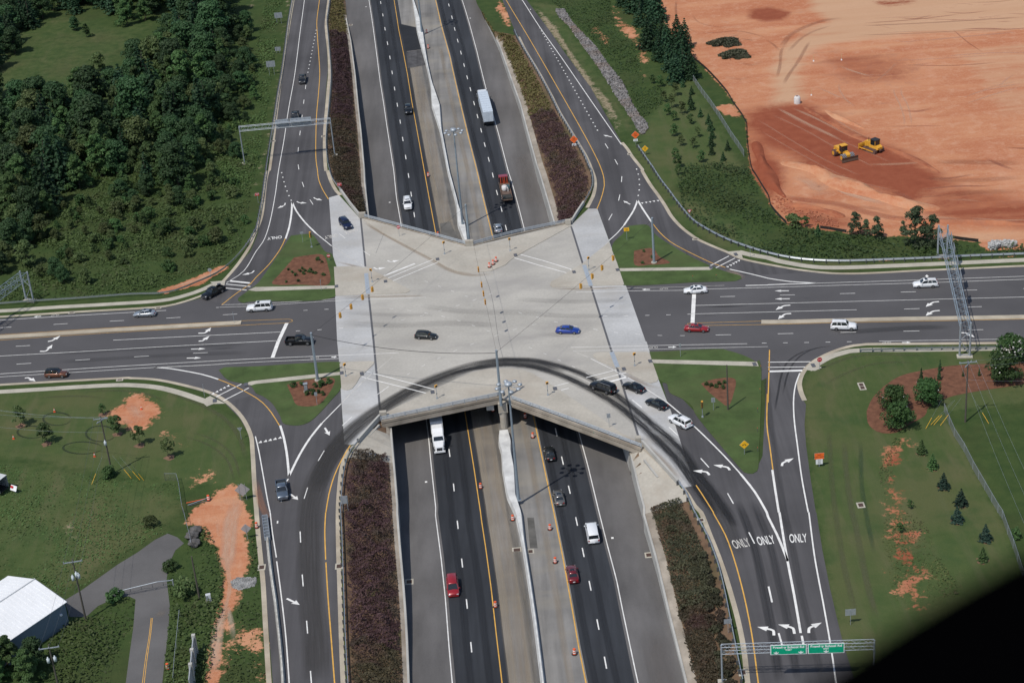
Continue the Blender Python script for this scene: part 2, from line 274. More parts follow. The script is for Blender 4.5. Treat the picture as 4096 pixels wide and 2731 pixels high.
def build_ground_material():
    n,b=n_,b_; p=pos(n); a1=N(n,'ShaderNodeAttribute',attribute_name='m1'); a2=N(n,'ShaderNodeAttribute',attribute_name='m2')
    s1=N(n,'ShaderNodeSeparateColor'); n.links.new(a1.outputs['Color'],s1.inputs[0]); s2=N(n,'ShaderNodeSeparateColor'); n.links.new(a2.outputs['Color'],s2.inputs[0])
    nb=noise(n,p,.05,5); nm=noise(n,p,.35,5,.65); nf=noise(n,p,1.6,4,.7); nx=noise(n,p,5.,3,.7)
    brk=mth(n,'ADD',mth(n,'MULTIPLY',mth(n,'SUBTRACT',nm,.5),1.5),mth(n,'MULTIPLY',mth(n,'SUBTRACT',nf,.5),.9))
    def mask(o,lo=.35,hi=.62,k=1.): return ramp(n,mth(n,'ADD',o,mth(n,'MULTIPLY',brk,k)),lo,hi)
    weed=mix(n,ramp(n,nm,.35,.65),(.038,.066,.020),(.062,.090,.028)); weed=mix(n,ramp(n,nb,.5,.7,0,.7),weed,(.060,.064,.026)); weed=mix(n,ramp(n,nx,.35,.75,0,.55),weed,(.028,.050,.016))
    lawn=mix(n,ramp(n,nm,.3,.7),(.056,.086,.028),(.082,.108,.038)); lawn=mix(n,ramp(n,nb,.45,.62,0,.85),lawn,(.102,.108,.046)); lawn=mix(n,ramp(n,noise(n,p,.11,5,.6),.52,.66,0,.7),lawn,(.044,.080,.027)); lawn=mix(n,ramp(n,nx,.3,.75,0,.35),lawn,(.042,.068,.021))
    # mowing / wheel streaks
    st=noise(n,pos(n,(.5,.03,1),-.15),1.,3); lawn=mix(n,ramp(n,st,.5,.7,0,.5),lawn,(.094,.104,.048))
    lawn=mix(n,ramp(n,noise(n,pos(n,(.22,.05,1),.9),1.,4,.6),.54,.72,0,.55),lawn,(.125,.115,.060)); col=mix(n,mask(s1.outputs[1],.3,.7,.5),weed,lawn)
    dry=mix(n,ramp(n,nf,.3,.7),(.16,.125,.065),(.36,.30,.21)); col=mix(n,mask(s1.outputs[2],.42,.7,.8),col,dry)
    h1=noise(n,pos(n,(.016,.13,1),.05),1.,6,.62,.6); h2=noise(n,pos(n,(.10,.02,1),.5),1.,4)
    clay=mix(n,ramp(n,h1,.34,.66),(.43,.158,.078),(.55,.265,.142)); clay=mix(n,ramp(n,nb,.42,.62,0,.5),clay,(.39,.125,.058)); clay=mix(n,ramp(n,h2,.56,.7,0,.3),clay,(.58,.29,.18)); clay=mix(n,ramp(n,nm,.5,.72,0,.5),clay,(.60,.36,.235)); clay=mix(n,ramp(n,nf,.45,.75,0,.35),clay,(.62,.38,.25)); clay=mix(n,ramp(n,nx,.55,.8,0,.35),clay,(.33,.13,.075))
    clay=mix(n,ramp(n,mth(n,'ADD',s2.outputs[1],mth(n,'MULTIPLY',mth(n,'SUBTRACT',h1,.5),1.6)),.15,.75,0,.9),clay,mix(n,h1,(.46,.265,.15),(.57,.37,.24)))
    dark=mix(n,ramp(n,nm,.3,.7),(.225,.058,.030),(.29,.085,.044)); clay=mix(n,ramp(n,mth(n,'ADD',s2.outputs[0],mth(n,'MULTIPLY',mth(n,'ADD',brk,mth(n,'MULTIPLY',mth(n,'SUBTRACT',h1,.5),2.4)),.55)),.2,.72,0,.97),clay,dark)
    col=mix(n,mask(s1.outputs[0],.42,.56,.8),col,clay)
    n.links.new(col,b.inputs['Base Color']); b.inputs['Roughness'].default_value=.95; b.inputs['Specular IOR Level'].default_value=.12
    hh=mth(n,'ADD',mth(n,'MULTIPLY',nf,.5),mth(n,'MULTIPLY',nx,.35)); bump(n,b,hh,.45,.35)
build_ground_material()
def ground():
    ys=np.concatenate([[-200,-60,40,100,140],np.arange(160,440,1.6),np.arange(440,700,2.4),[720,760,820,900,1000,1200,1500,2000,3000]])
    def xs(edge):
        d=np.concatenate([np.arange(0,150,1.7),np.arange(150,330,3.),[345,380,440,560,800,1200,2000,3000]]); return edge[:,None]+d[None,:]
    tl,tr=TL(ys),TR(ys); XL=tl[:,None]-(xs(tl*0)); XR=xs(tr)
    me_v=[];me_f=[];off=0
    for X,flip in((XL,True),(XR,False)):
        r,c=X.shape; V=np.stack([X,np.repeat(ys[:,None],c,1),np.zeros_like(X)],-1).reshape(-1,3); me_v.append(V)
        i,j=np.meshgrid(np.arange(r-1),np.arange(c-1),indexing='ij'); a=(i*c+j).ravel(); q=np.stack([a,a+1,a+c+1,a+c],1)
        me_f.append((q[:,::-1] if flip else q)+off); off+=len(V)
    # slopes from the road edge down to the wall tops, then walls down to the carriageway
    V=np.concatenate(me_v);Fq=np.concatenate(me_f)
    me=bpy.data.meshes.new('ground'); me.from_pydata(V.tolist(),[],Fq.tolist()); me.materials.append(CLAY)
    x,y=V[:,0],V[:,1]; ch=[np.zeros(len(V)) for _ in range(5)]
    for k,fe,st,s in MASKS:
        d=sdist(x,y,W(s)); ch[k]=np.maximum(ch[k],st*np.clip(.5+d/(2*fe),0,1))
    for nm,(r,g,b) in (('m1',(ch[0],ch[1],ch[2])),('m2',(ch[3],ch[4],ch[4]*0))):
        a=me.attributes.new(nm,'FLOAT_COLOR','POINT'); a.data.foreach_set('color',np.stack([r,g,b,np.ones_like(r)],1).astype(np.float32).ravel())
    o=bpy.data.objects.new('ground',me); COL.objects.link(o); tag(o,kind='structure')
ground()
YS=np.concatenate([[-100,100,150],np.arange(180,640,2.5),[660,700,800,1000,1500]])
def strip(mb,xa,xb,za,zb,ys=YS,dz=0.):
    n=len(ys); a=xa(ys);b=xb(ys)
    vs=[(a[i],ys[i],(za(ys[i]) if callable(za) else za)+dz) for i in range(n)]+[(b[i],ys[i],(zb(ys[i]) if callable(zb) else zb)+dz) for i in range(n)]
    up_=a[n//2]<b[n//2]
    return mb.add(vs,[((i,n+i,n+i+1,i+1) if up_ else (i,i+1,n+i+1,n+i)) for i in range(n-1)])
def ysr(a,b,st=2.5): return np.arange(a,b+st*.5,st)
SOIL=surf('bed soil',(.15,.095,.06),.3,.5,stain=(.07,.075,.03)); 
b=MB(); strip(b,TL,WL,0.,WT); strip(b,WR,TR,WT,0.); tag(b.build('bed_slope_ground',SOIL),kind='structure')
# ---------------------------------------------------------------- carriageways of the sunken highway
Ledge=Line(WH("12 1037,0 1075,250 1108,500 1140,750 1175,970 1205,1180 1265,1568 22 1290,250 1333,495 32 1585,880 1605,1100 1645,1568 42 1655,0 1700,420 1740,800 1770,1200 1803,1568"))
Lyel=Line(WH("12 1268,0 1310,270 1360,520 1390,680 1430,930 1470,1150 1545,1568 22 1590,250 1650,570 32 1945,810 2000,1150 2060,1568 42 2062,0 2110,330 2160,700 2210,1150 2260,1568"))
Bar=Line(WH("12 1445,0 1480,150 1540,450 1575,600 1620,800 1650,950 1670,1050 1710,1250 1770,1568 22 1840,260 1880,450 1935,660 32 2265,745 2310,1100 2345,1400 43 60,0 110,300 160,620 215,1000 285,1568",1.))
Ryel=Line(WH("12 1648,0 1700,230 1780,520 1830,750 1900,1050 1955,1280 2028,1568 22 2090,270 2180,635 33 215,770 280,1080 385,1568 43 470,430 555,900 615,1250 680,1568"))
Redge=Line(WH("12 1892,0 1960,220 2030,480 2090,730 2160,1000 2225,1220 2315,1568 23 0,110 60,330 118,555 33 640,930 700,1150 800,1568 43 870,280 960,620 1020,920 1110,1350 1158,1568"))
def off(L,d): return lambda y: L(y)+d
b=MB(); strip(b,WL,WR,hz,hz); tag(b.build('highway_shoulder',SHOUL),kind='structure')
b=MB(); strip(b,off(Ledge,.5),off(Lyel,1.1),hz,hz,dz=.01); strip(b,off(Ryel,.3),off(Redge,-.5),hz,hz,dz=.01); tag(b.build('highway_lanes',LANE),kind='structure')
b=MB(); strip(b,off(Lyel,1.1),off(Ryel,.3),hz,hz,dz=.014); tag(b.build('highway_median',MEDI),kind='structure')
def hpoly(name,m,s,dz): 
    pts=WH(s); y0=min(p.y for p in pts); y1=max(p.y for p in pts); bb=MB().poly([(p.x,p.y,hz(p.y)+dz) for p in pts]); return tag(bb.build(name,m),kind='structure')
hpoly('fresh_asphalt_patch',FRESH,"12 1278,-60 1440,-60 1500,280 1530,455 1375,475 1320,240",.06)
hpoly('milled_asphalt_patch',surf('milled asphalt',(.075,.073,.075),.3,.5,streak=2.),"12 1380,478 1530,458 1560,600 1395,630",.05)
hpoly('median_patch',surf('patched median',(.12,.115,.105),.3,.3),"22 1690,485 1785,470 1860,640 1700,600",.04)
hpoly('median_patch',bpy.data.materials['patched median'],"43 140,50 200,50 235,330 165,330",.04)
# concrete gutters along the wall tops, slope paving by the bridge
b=MB()
def lerpx(A,B_,d): return lambda y: A(y)+np.sign(B_(y)-A(y))*np.minimum(d,np.abs(B_(y)-A(y))*.98)
def lerpz(A,B_,d): return lambda y: WT+2*min(d,abs(float(B_(y)-A(y)))*.98)/max(abs(float(B_(y)-A(y))),.1)
for A,B_,wd,y0,y1 in((WL,TL,1.0,150,560),(WR,TR,1.7,150,540)):
    strip(b,A,lerpx(A,B_,wd),WT,lerpz(A,B_,wd),ysr(y0,y1),dz=.03)
tag(b.build('gutter',OLDC),kind='structure')
b=MB(); strip(b,WL,TL,WT,0.,ysr(287,298),dz=.05); strip(b,WL,TL,WT,0.,ysr(393,408),dz=.05); strip(b,WR,TR,WT,0.,ysr(263,282),dz=.05); strip(b,WR,TR,WT,0.,ysr(379,386),dz=.05)
tag(b.build('slope_paving',ISL),kind='structure')
# retaining walls
def wall_mesh(A,ys,sgn,th=.35,lip=.25):
    mb=MB(); secs=[]
    for y in ys:
        x=float(A(y)); z0=hz(y)-.4; secs.append([(x,y,z0),(x,y,WT+lip),(x-sgn*th,y,WT+lip),(x-sgn*th,y,z0)])
    return mb.loft(secs)
def wall(label,A,ys,sgn,m):
    r=empty('retaining_wall',(float(A(ys[0])),ys[0],hz(ys[0])),0,label,'retaining wall')
    o=wall_mesh(A,ys,sgn).build('wall_face',m,r); o.location=-r.location
wall('tall concrete retaining wall in its own shade between purple shrubs and the highway, below the bridge',WL,ysr(150,300),1,CONC)
wall('long concrete retaining wall beside the highway, above the bridge, next to the upper purple shrub bed',WL,ysr(394,557),1,CONC)
wall('sunlit pale concrete retaining wall beside the northbound highway shoulder, below the bridge',WR,ysr(150,282),-1,CONC)
wall('pale concrete barrier wall beside the wide highway shoulder, above the bridge near the yellow weeds',WR,ysr(379,545),-1,CONC)
# ---------------------------------------------------------------- roads at grade
Zc=[.010]
def nz():
    Zc[0]+=.0015; return Zc[0]
def sheet(name,m,s,kind='structure'):
    z=nz(); o=MB().poly(W(s),z).build(name,m); return tag(o,kind=kind)
sheet('cross_road',ASPH,"21 -800,1412 -300,1372 0,1355 700,1308 1300,1272 1540,1250 1700,1210 1860,1165 1990,1100 2300,900 22 300,800 740,1150 745,1568 32 765,200 775,480 400,420 31 2280,700 2060,560 1900,470 1600,390 1400,355 1200,345 1050,348 0,404 -300,425 -800,465")
sheet('cross_road',ASPH,"23 1055,1080 1225,1568 33 1235,0 1272,110 1350,350 1500,300 2200,400 34 0,330 278,392 300,310 350,245 430,180 520,130 650,80 780,45 900,32 1400,27 2351,19 2900,13 6000,-21 24 6000,814 2900,870 2351,880 1500,920 750,950 350,930 0,880 23 2100,815 1700,640 1600,800")
sheet('ramp_road',ASPHR,"12 362,-150 355,0 330,150 290,400 245,700 205,1000 170,1300 135,1568 22 125,0 100,100 80,300 55,450 0,620 21 2300,740 2200,850 2080,1000 1960,1090 1860,1165 2040,1235 22 0,1220 730,1180 715,880 670,246 755,225 680,120 640,0 12 625,1568 615,1400 615,1250 630,1050 645,800 660,650 655,500 635,300 632,200 655,0 665,-150")
sheet('ramp_road',ASPHR,"12 2180,-150 2262,0 13 30,300 75,350 145,480 255,660 365,860 455,1040 545,1190 630,1330 690,1430 740,1550 23 775,90 765,200 740,270 695,350 785,350 1055,1080 2000,880 2140,960 24 100,950 400,930 0,872 23 2100,818 1960,752 1830,702 1700,642 1600,572 1530,512 1450,422 1390,322 1330,232 1250,122 1180,0 13 1190,1568 1090,1430 1025,1340 960,1230 720,800 480,480 350,290 140,10 60,-150")
sheet('ramp_road',ASPHR,"33 1578,1342 1675,1322 1450,640 1380,380 1420,380 2230,1200 34 -50,1050 0,100 278,390 300,480 330,545 350,580 335,760 350,950 390,1250 440,1568 44 445,0 500,350 570,700 640,1000 690,1200 750,1390 800,1568 840,1750 43 2190,1750 2150,1568 2110,1250 2060,1000 2010,800 1950,600 1880,400 1800,200 1715,0 33 1660,1500 1600,1400")
sheet('ramp_road',ASPHR,"31 2060,560 2200,700 2290,860 2310,1000 2325,1300 2345,1568 42 15,0 40,200 70,450 90,700 110,1000 130,1250 155,1568 170,1700 795,1700 785,1568 770,1200 760,900 750,600 740,300 735,0 32 745,1400 765,1200 800,1060 865,950 808,940 780,480 300,300 31 2300,500")
sheet('side_street',surf('old asphalt',(.118,.114,.113),.2,.09),"41 590,810 750,715 1080,480 1260,370 1420,255 1540,195 1630,230 1690,285 1610,350 1550,480 1530,620 1560,860 1545,1100 1520,1300 1490,1568 1470,1750 1140,1750 1155,1568 1190,1300 1225,1050 1245,800 1180,770 1050,790 900,860 790,960 640,960")
sheet('bridge_approach_slab',SLAB,"22 670,248 760,222 955,440 1080,1568 32 1140,700 945,930 870,950 810,940 798,740 780,480 765,200 22 745,1568 727,1150 715,880")
sheet('bridge_approach_slab',SLAB,"23 700,350 784,350 890,640 1055,1080 1228,1568 33 1236,0 1270,110 1350,360 1460,640 1560,960 1678,1322 1578,1340 1530,1312 1195,945 1165,900 23 890,1568 543,500")
# gutters and kerbs
b=MB()
def kerb(s,wd=.8,h=.03,offs=0.):
    b.ribbon(smoothline(W(s)),wd,h,-h,offs)
kerb("21 -800,1398 -300,1358 0,1341 700,1296 1300,1262 1520,1243 1700,1200 1890,1130 2000,1060 2100,960 2200,838 2290,700 22 -20,600 45,440 68,300 88,100 112,0 12 122,1568 157,1300 192,1000 232,700 277,400 317,150 342,0 352,-150")
kerb("12 680,-150 668,0 645,200 648,300 670,500 675,680 665,800 648,1000 632,1200 630,1400 642,1568 22 655,0 690,100 740,190 775,225",.85)
kerb("13 60,340 125,470 240,660 350,860 440,1040 530,1190 615,1330 680,1440 727,1550 23 762,90 755,200 728,270 690,340",.85)
kerb("13 1010,1310 1060,1370 1105,1440 1200,1560 23 1195,0 1265,120 1345,230 1405,320 1465,420 1545,510 1615,568 1715,635 1840,692 1970,745 2110,808 24 0,860 350,918 750,945 1500,912 2351,874 2900,862 6000,794",.8)
kerb("34 335,540 308,480 288,390 310,305 360,235 440,170 530,122 660,70 790,37 905,25 1400,20 2351,12 2900,6 6000,-28",.9)
kerb("31 -800,455 -300,417 0,397 1050,338 1200,336 1400,346 1600,380 1900,458 2070,545 2215,685 2300,850 32 -32,1000 -15,1300 5,1568 42 20,200 45,450 65,650 85,1000 100,1250 120,1568 135,1700",.8)
kerb("32 948,935 850,985 815,1060 780,1200 760,1400 752,1568 42 755,300 765,600 775,900 785,1200 800,1568 810,1700",.75)
kerb("33 1570,1345 1612,1400 1672,1500 43 1735,0 1815,200 1895,400 1965,600 2025,800 2078,1000 2128,1250 2165,1568 2190,1700",.8)
tag(b.build('kerb',KERB),kind='structure')
# sidewalks
b=MB()
def walk(s,wd=1.55,h=.04,sm=True): b.ribbon(smoothline(W(s)) if sm else W(s),wd,h,-.04)
walk("21 -800,1322 0,1288 500,1254 1000,1226 1480,1193 1700,1146 1850,1095 1960,1045")
b.poly(W("21 1930,1020 2070,1010 2060,1060 2000,1075 1960,1050"),.045)
walk("31 -800,500 0,461 700,418 1050,400 1250,402 1450,422 1650,470 1900,555")
b.poly(W("31 1890,520 1930,500 2070,570 1960,572 1900,596 1870,570"),.045)
walk("34 370,260 460,200 560,145 700,100 860,80 1500,74 2351,60 2900,54 6000,20",1.6)
b.poly(W("34 350,235 400,195 500,240 430,270 360,262"),.045)
walk("23 2080,745 2200,775 2351,800 24 100,830 350,875 550,890 850,885 1500,858 2351,820 2900,805 6000,720",1.75)
b.poly(W("23 1960,745 2100,735 2120,805 2080,800"),.045)
tag(b.build('sidewalk',WALK),kind='structure')
# raised grass islands with their own sidewalks and mulch beds
ILAWN=surf('island lawn',(.060,.094,.029),.26,.25,fine=3.,stain=(.078,.092,.036))
def island(s,cx,walks,mulch,extra=()):
    z=.10
    tag(MB().prism(smoothline(W(s+' '+' '.join(s.split()[:2])),.8)[:-1],.0,z).build('grass_island',ILAWN),kind='structure')
    bb=MB()
    for q in walks: bb.poly(W(q),z+.012)
    tag(bb.build('island_sidewalk',WALK),kind='structure')
    for q in mulch: tag(MB().poly(smoothline(W(q+' '+' '.join(q.split()[:2])),.8)[:-1],z+.008).build('mulch_bed',MULCH),kind='structure')
island("22 320,600 470,583 530,600 630,740 712,800 726,1155 0,1198 21 2240,1215 2185,1190 2190,1170 2351,1050 22 60,980 200,780",0,["21 2290,1095 2351,1070 22 0,1072 722,1058 722,1085 0,1110 21 2310,1105 2280,1098"],["22 350,800 480,780 610,775 660,870 665,1045 400,1050 155,1045 210,960 290,870"])
island("23 1070,510 1230,498 1280,540 1330,600 1450,680 1640,790 1870,895 2000,940 2100,970 2060,1012 1700,1025 1035,1053 1000,960 918,705 1020,580",0,["23 985,900 1810,888 1850,900 1815,915 995,926"],["23 1120,740 1270,713 1320,740 1350,790 1450,850 1260,868 1130,870"])
island("31 2010,265 2060,240 32 0,230 762,190 770,290 782,420 700,530 480,745 270,760 220,680 150,570 60,500 0,475 31 2290,400 2100,355",0,["31 2240,395 2300,370 32 0,362 400,318 770,282 772,310 400,352 0,392 31 2310,405"],["32 285,400 430,360 600,340 720,345 700,430 640,520 560,590 385,590 330,500"])
island("33 1262,98 1860,72 1980,85 2140,135 2240,190 2290,235 2270,1000 2250,1190 2170,1212 2130,1200 1920,960 1700,690 1650,590 1560,525 1450,470 1420,385 1345,345",0,["33 1280,168 2250,190 2265,230 1300,202"],["33 1735,390 1850,350 2045,345 2030,500 1985,595 1920,560 1800,460"])
# medians on the cross road
b=MB()
for s,wd in(("21 -800,1575 0,1530 500,1499 1000,1467 1600,1433 2150,1400 2215,1395",1.55),("23 2290,1391 24 150,1390 600,1378 1200,1364 1700,1356 2351,1345 2900,1336 6000,1285",1.5)):
    b.ribbon(smoothline(W(s)),wd,.15,-.15)
tag(b.build('median',KERB),kind='structure')
tag(MB().poly(smoothline(W("34 905,640 960,520 1080,400 1230,310 1450,260 1700,220 2000,205 2400,195 2600,300 2400,380 1900,460 1650,515 1480,600 1440,680 1300,760 1180,835 1050,840 960,800 915,740 905,640"),1.)[:-1],.02).build('mulch_bed',MULCH),kind='structure')
# ---------------------------------------------------------------- the bridge
bridge=empty('bridge',(0,335,0),0,'wide pale concrete bridge deck carrying the crossing road over the highway, bow-tie shaped edges','bridge')
def bpart(mb,name,m,parent=bridge):
    mb.v=[(x,y-335,z) for x,y,z in mb.v]; return mb.build(name,m,parent)
DK=W("22 955,440 1000,438 1930,692 1995,692 23 490,488 543,500 890,1568 33 890,0 1165,900 1185,985 600,757 0,538 32 2240,505 1700,612 1150,735 1140,690 1080,0 22 1078,1568")
bpart(MB().prism(DK,-.25,.016),'deck',DECK)
NB=[at(p) for p in pl("22 1010,470 1962,712 23 480,515")]; SB=[at(p) for p in pl("32 1165,690 2240,478 33 1155,900")]
for f in np.linspace(0,1,11):   # girders follow the bow-tie
    q=[NB[i].lerp(SB[i],f) for i in range(3)]; b=MB()
    for x0,x1 in((q[0],q[1]),(q[1],q[2])):
        d=(x1-x0); b.box((x0+x1)/2+Vector((0,0,-.9)),(d.length,.5,1.28),Matrix.Rotation(math.atan2(d.y,d.x),3,'Z'))
    bpart(b,'girder',CONC)
# fascia ledges
EDGES=[W("32 1150,735 1700,620 2240,508"),W("33 0,542 600,760 1190,985"),W("22 1000,438 1460,560 1930,690"),W("22 1995,690 23 0,592 490,488")]
for e in EDGES[:2]:
    b=MB(); b.ribbon(smoothline(e,3),.55,.22,-.5)
    b.ribbon([p+Vector((0,-.05,-.45)) for p in smoothline(e,3)],.4,None,-.85); bpart(b,'fascia',OLDC)
for e in EDGES[2:]: bpart(MB().ribbon(smoothline(e,3),.5,.22,-1.2),'fascia',OLDC)
# abutments
for tile in(("22 955,440","32 1145,700",1),("23 543,500","33 1170,905",-1)):
    a=at(pl(tile[0])[0]);c=at(pl(tile[1])[0]); xa=Vector((float((WL if tile[2]>0 else WR)(a.y)),a.y,0)); xc=Vector((float((WL if tile[2]>0 else WR)(c.y)),c.y,0))
    mb=MB()
    mb.loft([[(p.x,p.y,-6.9),(p.x,p.y,-.3),(q.x,q.y,-.3),(q.x,q.y,-6.9)] for p,q in((xa,a),(xc,c))]); bpart(mb,'abutment',CONC)
# railings
for e in EDGES:
    pts=smoothline(e,2.2); mb=MB()
    for h in(.55,.78,1.02): mb.path([p+Vector((0,0,h)) for p in pts],.075 if h<1 else .09,6)
    rl=bpart(mb,'railing',STEEL); pm=None
    for i,p in enumerate(pts):
        if pm is None:
            pm=MB().box((0,0,.62),(.13,.16,.95)).build('railing_post',STEEL,rl); pm.location=p-Vector((0,335,0))
        else:
            c=pm.copy(); COL.objects.link(c); c.parent=rl; c.location=p-Vector((0,335,0))
for s,d in(("22 978,430",(1.6,.7,1.3)),("22 1962,688",(1.8,.9,1.35)),("23 515,497",(1.2,.8,1.3)),("32 1170,690",(1.3,.8,1.2)),("32 2243,498",(1.2,.7,1.1)),("33 1160,925",(1.,1.,1.2))):
    p=at(pl(s)[0]); bpart(MB().box(p+Vector((0,0,d[2]/2)),d),'end_post',ISL)
# parapets running off the bridge ends
for s in("22 775,190 860,310 958,432","23 660,310 600,400 548,485","32 1140,705 1040,815 945,925","33 1195,940 1360,1125 1525,1310"):
    bpart(MB().ribbon(W(s),.4,.9,-1.6),'parapet',CONC)
bpart(MB().ribbon(W("32 1130,760 1040,860",-.2),.35,-.2,-1.8),'wing_wall',CONC); bpart(MB().ribbon(W("33 1215,1080 1340,1240",-.4),.35,-.4,-1.6),'wing_wall',CONC)
PIER=at(pl("32 2262,552")[0],-.9); mb=MB(); mb.box(PIER+Vector((0,0,-1.)),(1.75,1.6,2.)); mb.tube(PIER+Vector((0,0,-2)),PIER+Vector((0,0,-6.)),.75,.75,14); bpart(mb,'pier',ISL)
mb=MB()
for k in range(9):
    p=PIER.lerp(at(pl("22 1962,690")[0],-.9),(k+.6)/9.4); mb.tube(p,(p.x,p.y,-6.6),.6,.6,10)
mb.box((PIER+at(pl("22 1962,690")[0],-.9))/2+Vector((0,0,-1.2)),(1.4,72,1.)); bpart(mb,'pier_column',CONC)
for q in("22 962,440 1005,880","22 1035,1140 1080,1568 32 1145,690","23 543,510 655,870","23 725,1060 885,1568 33 918,100","33 965,240 1090,640 1168,895"): bpart(MB().ribbon(W(q),.42,.026),'expansion_joint',JOINT)
ZINC=plain('zinc plate',(.38,.42,.46),.5,.2)
for q in("22 1012,945 1030,1135","23 662,870 725,1062","33 915,100 970,240"): bpart(MB().ribbon(W(q),.9,.135),'joint_cover_plate',ZINC)
for q in("22 1990,712 2150,1100 2230,1568","22 2230,1568 32 2290,240","22 1175,575 1100,760","22 1470,735 1330,660"): bpart(MB().ribbon(smoothline(W(q)),.07,.02),'construction_joint',JOINT)
def capis(s): bpart(MB().prism(W(s),.0,.12),'raised_sidewalk',ISL)
capis("22 716,885 850,880 1020,892 1140,950 1250,1010 1380,1080 1412,1092 1415,1108 1380,1125 1030,1140 731,1150")
capis("22 990,458 1170,575 1470,735 1630,818 1750,885 1850,928 1950,940 2060,935 2160,922 2290,868 23 0,812 70,770 528,516 485,498 22 1998,712 1925,712 1000,452")
capis("23 890,660 640,860 360,1022 350,1048 370,1072 720,1062 1020,1052 1030,1045 965,850")
capis("32 768,205 790,190 1050,182 1085,185 1082,210 1010,276 960,320 920,390 882,435 840,448 785,440")
capis("33 742,130 760,110 800,101 1240,97 1262,112 1345,345 1330,370 1275,386 1200,360 1050,285 960,240 800,178")
capis("32 1155,672 1600,458 1850,342 2000,282 2150,252 2300,248 33 0,250 120,268 200,302 330,382 500,492 800,692 1000,842 1150,918 600,740 0,520 32 2240,480 1700,590 1155,705")
# tactile mats
b=MB()
for s in("22 1668,816","22 1190,1020","22 740,1065","23 32,778","23 570,934","23 970,914","32 788,292","32 972,298","32 1622,468","33 395,436","33 1028,256","33 1270,184","23 2055,771","23 1828,893","31 1972,546","32 -90,398","34 415,222","33 2228,212","21 2010,1048"):
    p=at(pl(s)[0]); b.box((p.x,p.y,.145),(.75,1.3,.02),Matrix.Rotation(.1,3,'Z'))
tag(b.build('tactile_paving',TACT),kind='structure')
# ---------------------------------------------------------------- markings
MW,MY,MF=MB(),MB(),MB(); ZM=.034
def solid(s,wd=.15,mb=None,z=ZM,sm=True):
    (MW if mb is None else mb).ribbon(smoothline(W(s),2.) if sm else W(s),wd,z)
def dashes(pts,d=3.05,g=9.14,wd=.12,mb=None,start=0.,dz=0.):
    pts=smoothline(pts,1.); L=[0]
    for a,c in zip(pts,pts[1:]): L.append(L[-1]+(c-a).length)
    def pt(t):
        i=int(np.clip(np.searchsorted(L,t)-1,0,len(pts)-2)); return pts[i].lerp(pts[i+1],(t-L[i])/max(L[i+1]-L[i],1e-6))
    t=start
    while t+d<=L[-1]+.5:
        (MW if mb is None else mb).ribbon([pt(t)+Vector((0,0,dz)),pt(t+d)+Vector((0,0,dz))],wd); t+=d+g
def dsh(s,d=3.05,g=9.14,wd=.14,mb=None,z=ZM,start=0.): dashes(W(s,z),d,g,wd,mb,start)
# cross road, left of the bridge
solid("21 -300,1390 0,1372 700,1330 1525,1283"); dsh("21 -550,1478 0,1441 500,1410 1025,1380 1520,1353 2035,1323 22 188,1295 300,1290",start=.2)
solid("21 2015,1254 2351,1243 22 300,1222 725,1195 1560,1163",.11); solid("21 1985,1257 2010,1256"); solid("21 2035,1232 2351,1222 22 300,1205 730,1178",.11); solid("22 740,1163 1480,1145",.1,MF)
solid("21 -300,1525 0,1506 1000,1444 2140,1382 2351,1374 22 300,1363 330,1370 335,1382 300,1396 0,1412 21 2351,1413 2140,1424 1000,1489 0,1556 -300,1575",.1,MY)
solid("21 1040,1556 1600,1528 2351,1492 22 230,1480"); solid("21 -300,2130 31 -300,160 0,134 700,95 1500,47 2351,3 22 205,1560"); dsh("31 -400,78 80,47 620,15",start=.4)
dsh("31 152,207 680,171 1205,141 1741,109 2266,83 32 0,77 45,76"); solid("31 -300,318 0,297 1000,233 1700,193 2351,158 32 760,127 1310,104"); solid("31 -300,346 0,325 1420,238 2100,203 2351,188 32 760,156",.13)
solid("22 283,1400 205,1568",.75,sm=False); solid("32 205,0 150,152",.75,sm=False)
solid("31 1412,238 1890,215 2105,202",.3); solid("31 1415,236 1560,248 1850,300 2005,347",.35)
dsh("22 435,1282 640,1272 830,1262 1030,1258",.9,3.6); dsh("22 365,1471 560,1460 755,1445 950,1428",.9,3.6)
# left top ramp
solid("12 455,-100 445,0 405,300 355,690 300,1000 255,1300 207,1568 22 180,200 140,420 100,570 60,660 0,742 21 2240,920 2080,1030",.17)
solid("12 590,-100 583,0 560,180 562,300 580,560 585,690 575,850 557,1050 550,1250 550,1450 565,1568 22 575,80 610,170 665,262",.18,MY)
dsh("12 553,277 537,360 520,447 503,535 485,625 475,675",.6,2.6,.3); dsh("12 458,783 443,900 427,1037 410,1178 392,1328 384,1485 22 415,75 480,240 595,410 635,455",3.3,8.6,.16)
dsh("22 235,15 250,75 268,138 290,200 318,262 325,275",.6,2.5,.3); solid("22 332,288 325,400 305,520 272,625",.42); solid("22 332,288 370,370 450,475 550,575",.36); solid("22 550,575 695,692",.22); solid("22 700,697 850,790 1000,885",.12,MF)
solid("22 268,625 220,725 120,860 0,980 21 2300,1040 2180,1120 2035,1232",.18,MY)
solid("21 2105,1012 2295,1032",.6,sm=False); solid("21 2075,1042 2300,1064",.3,sm=False); solid("21 2050,1076 2265,1097",.3,sm=False)
solid("22 1165,970 1460,853",.5,sm=False); solid("22 1175,1003 1632,813",.22,sm=False); solid("22 1230,1023 1677,838",.22,sm=False); dsh("22 768,580 880,665 1005,750 1120,820 1260,890",3.05,9.1,.12); 
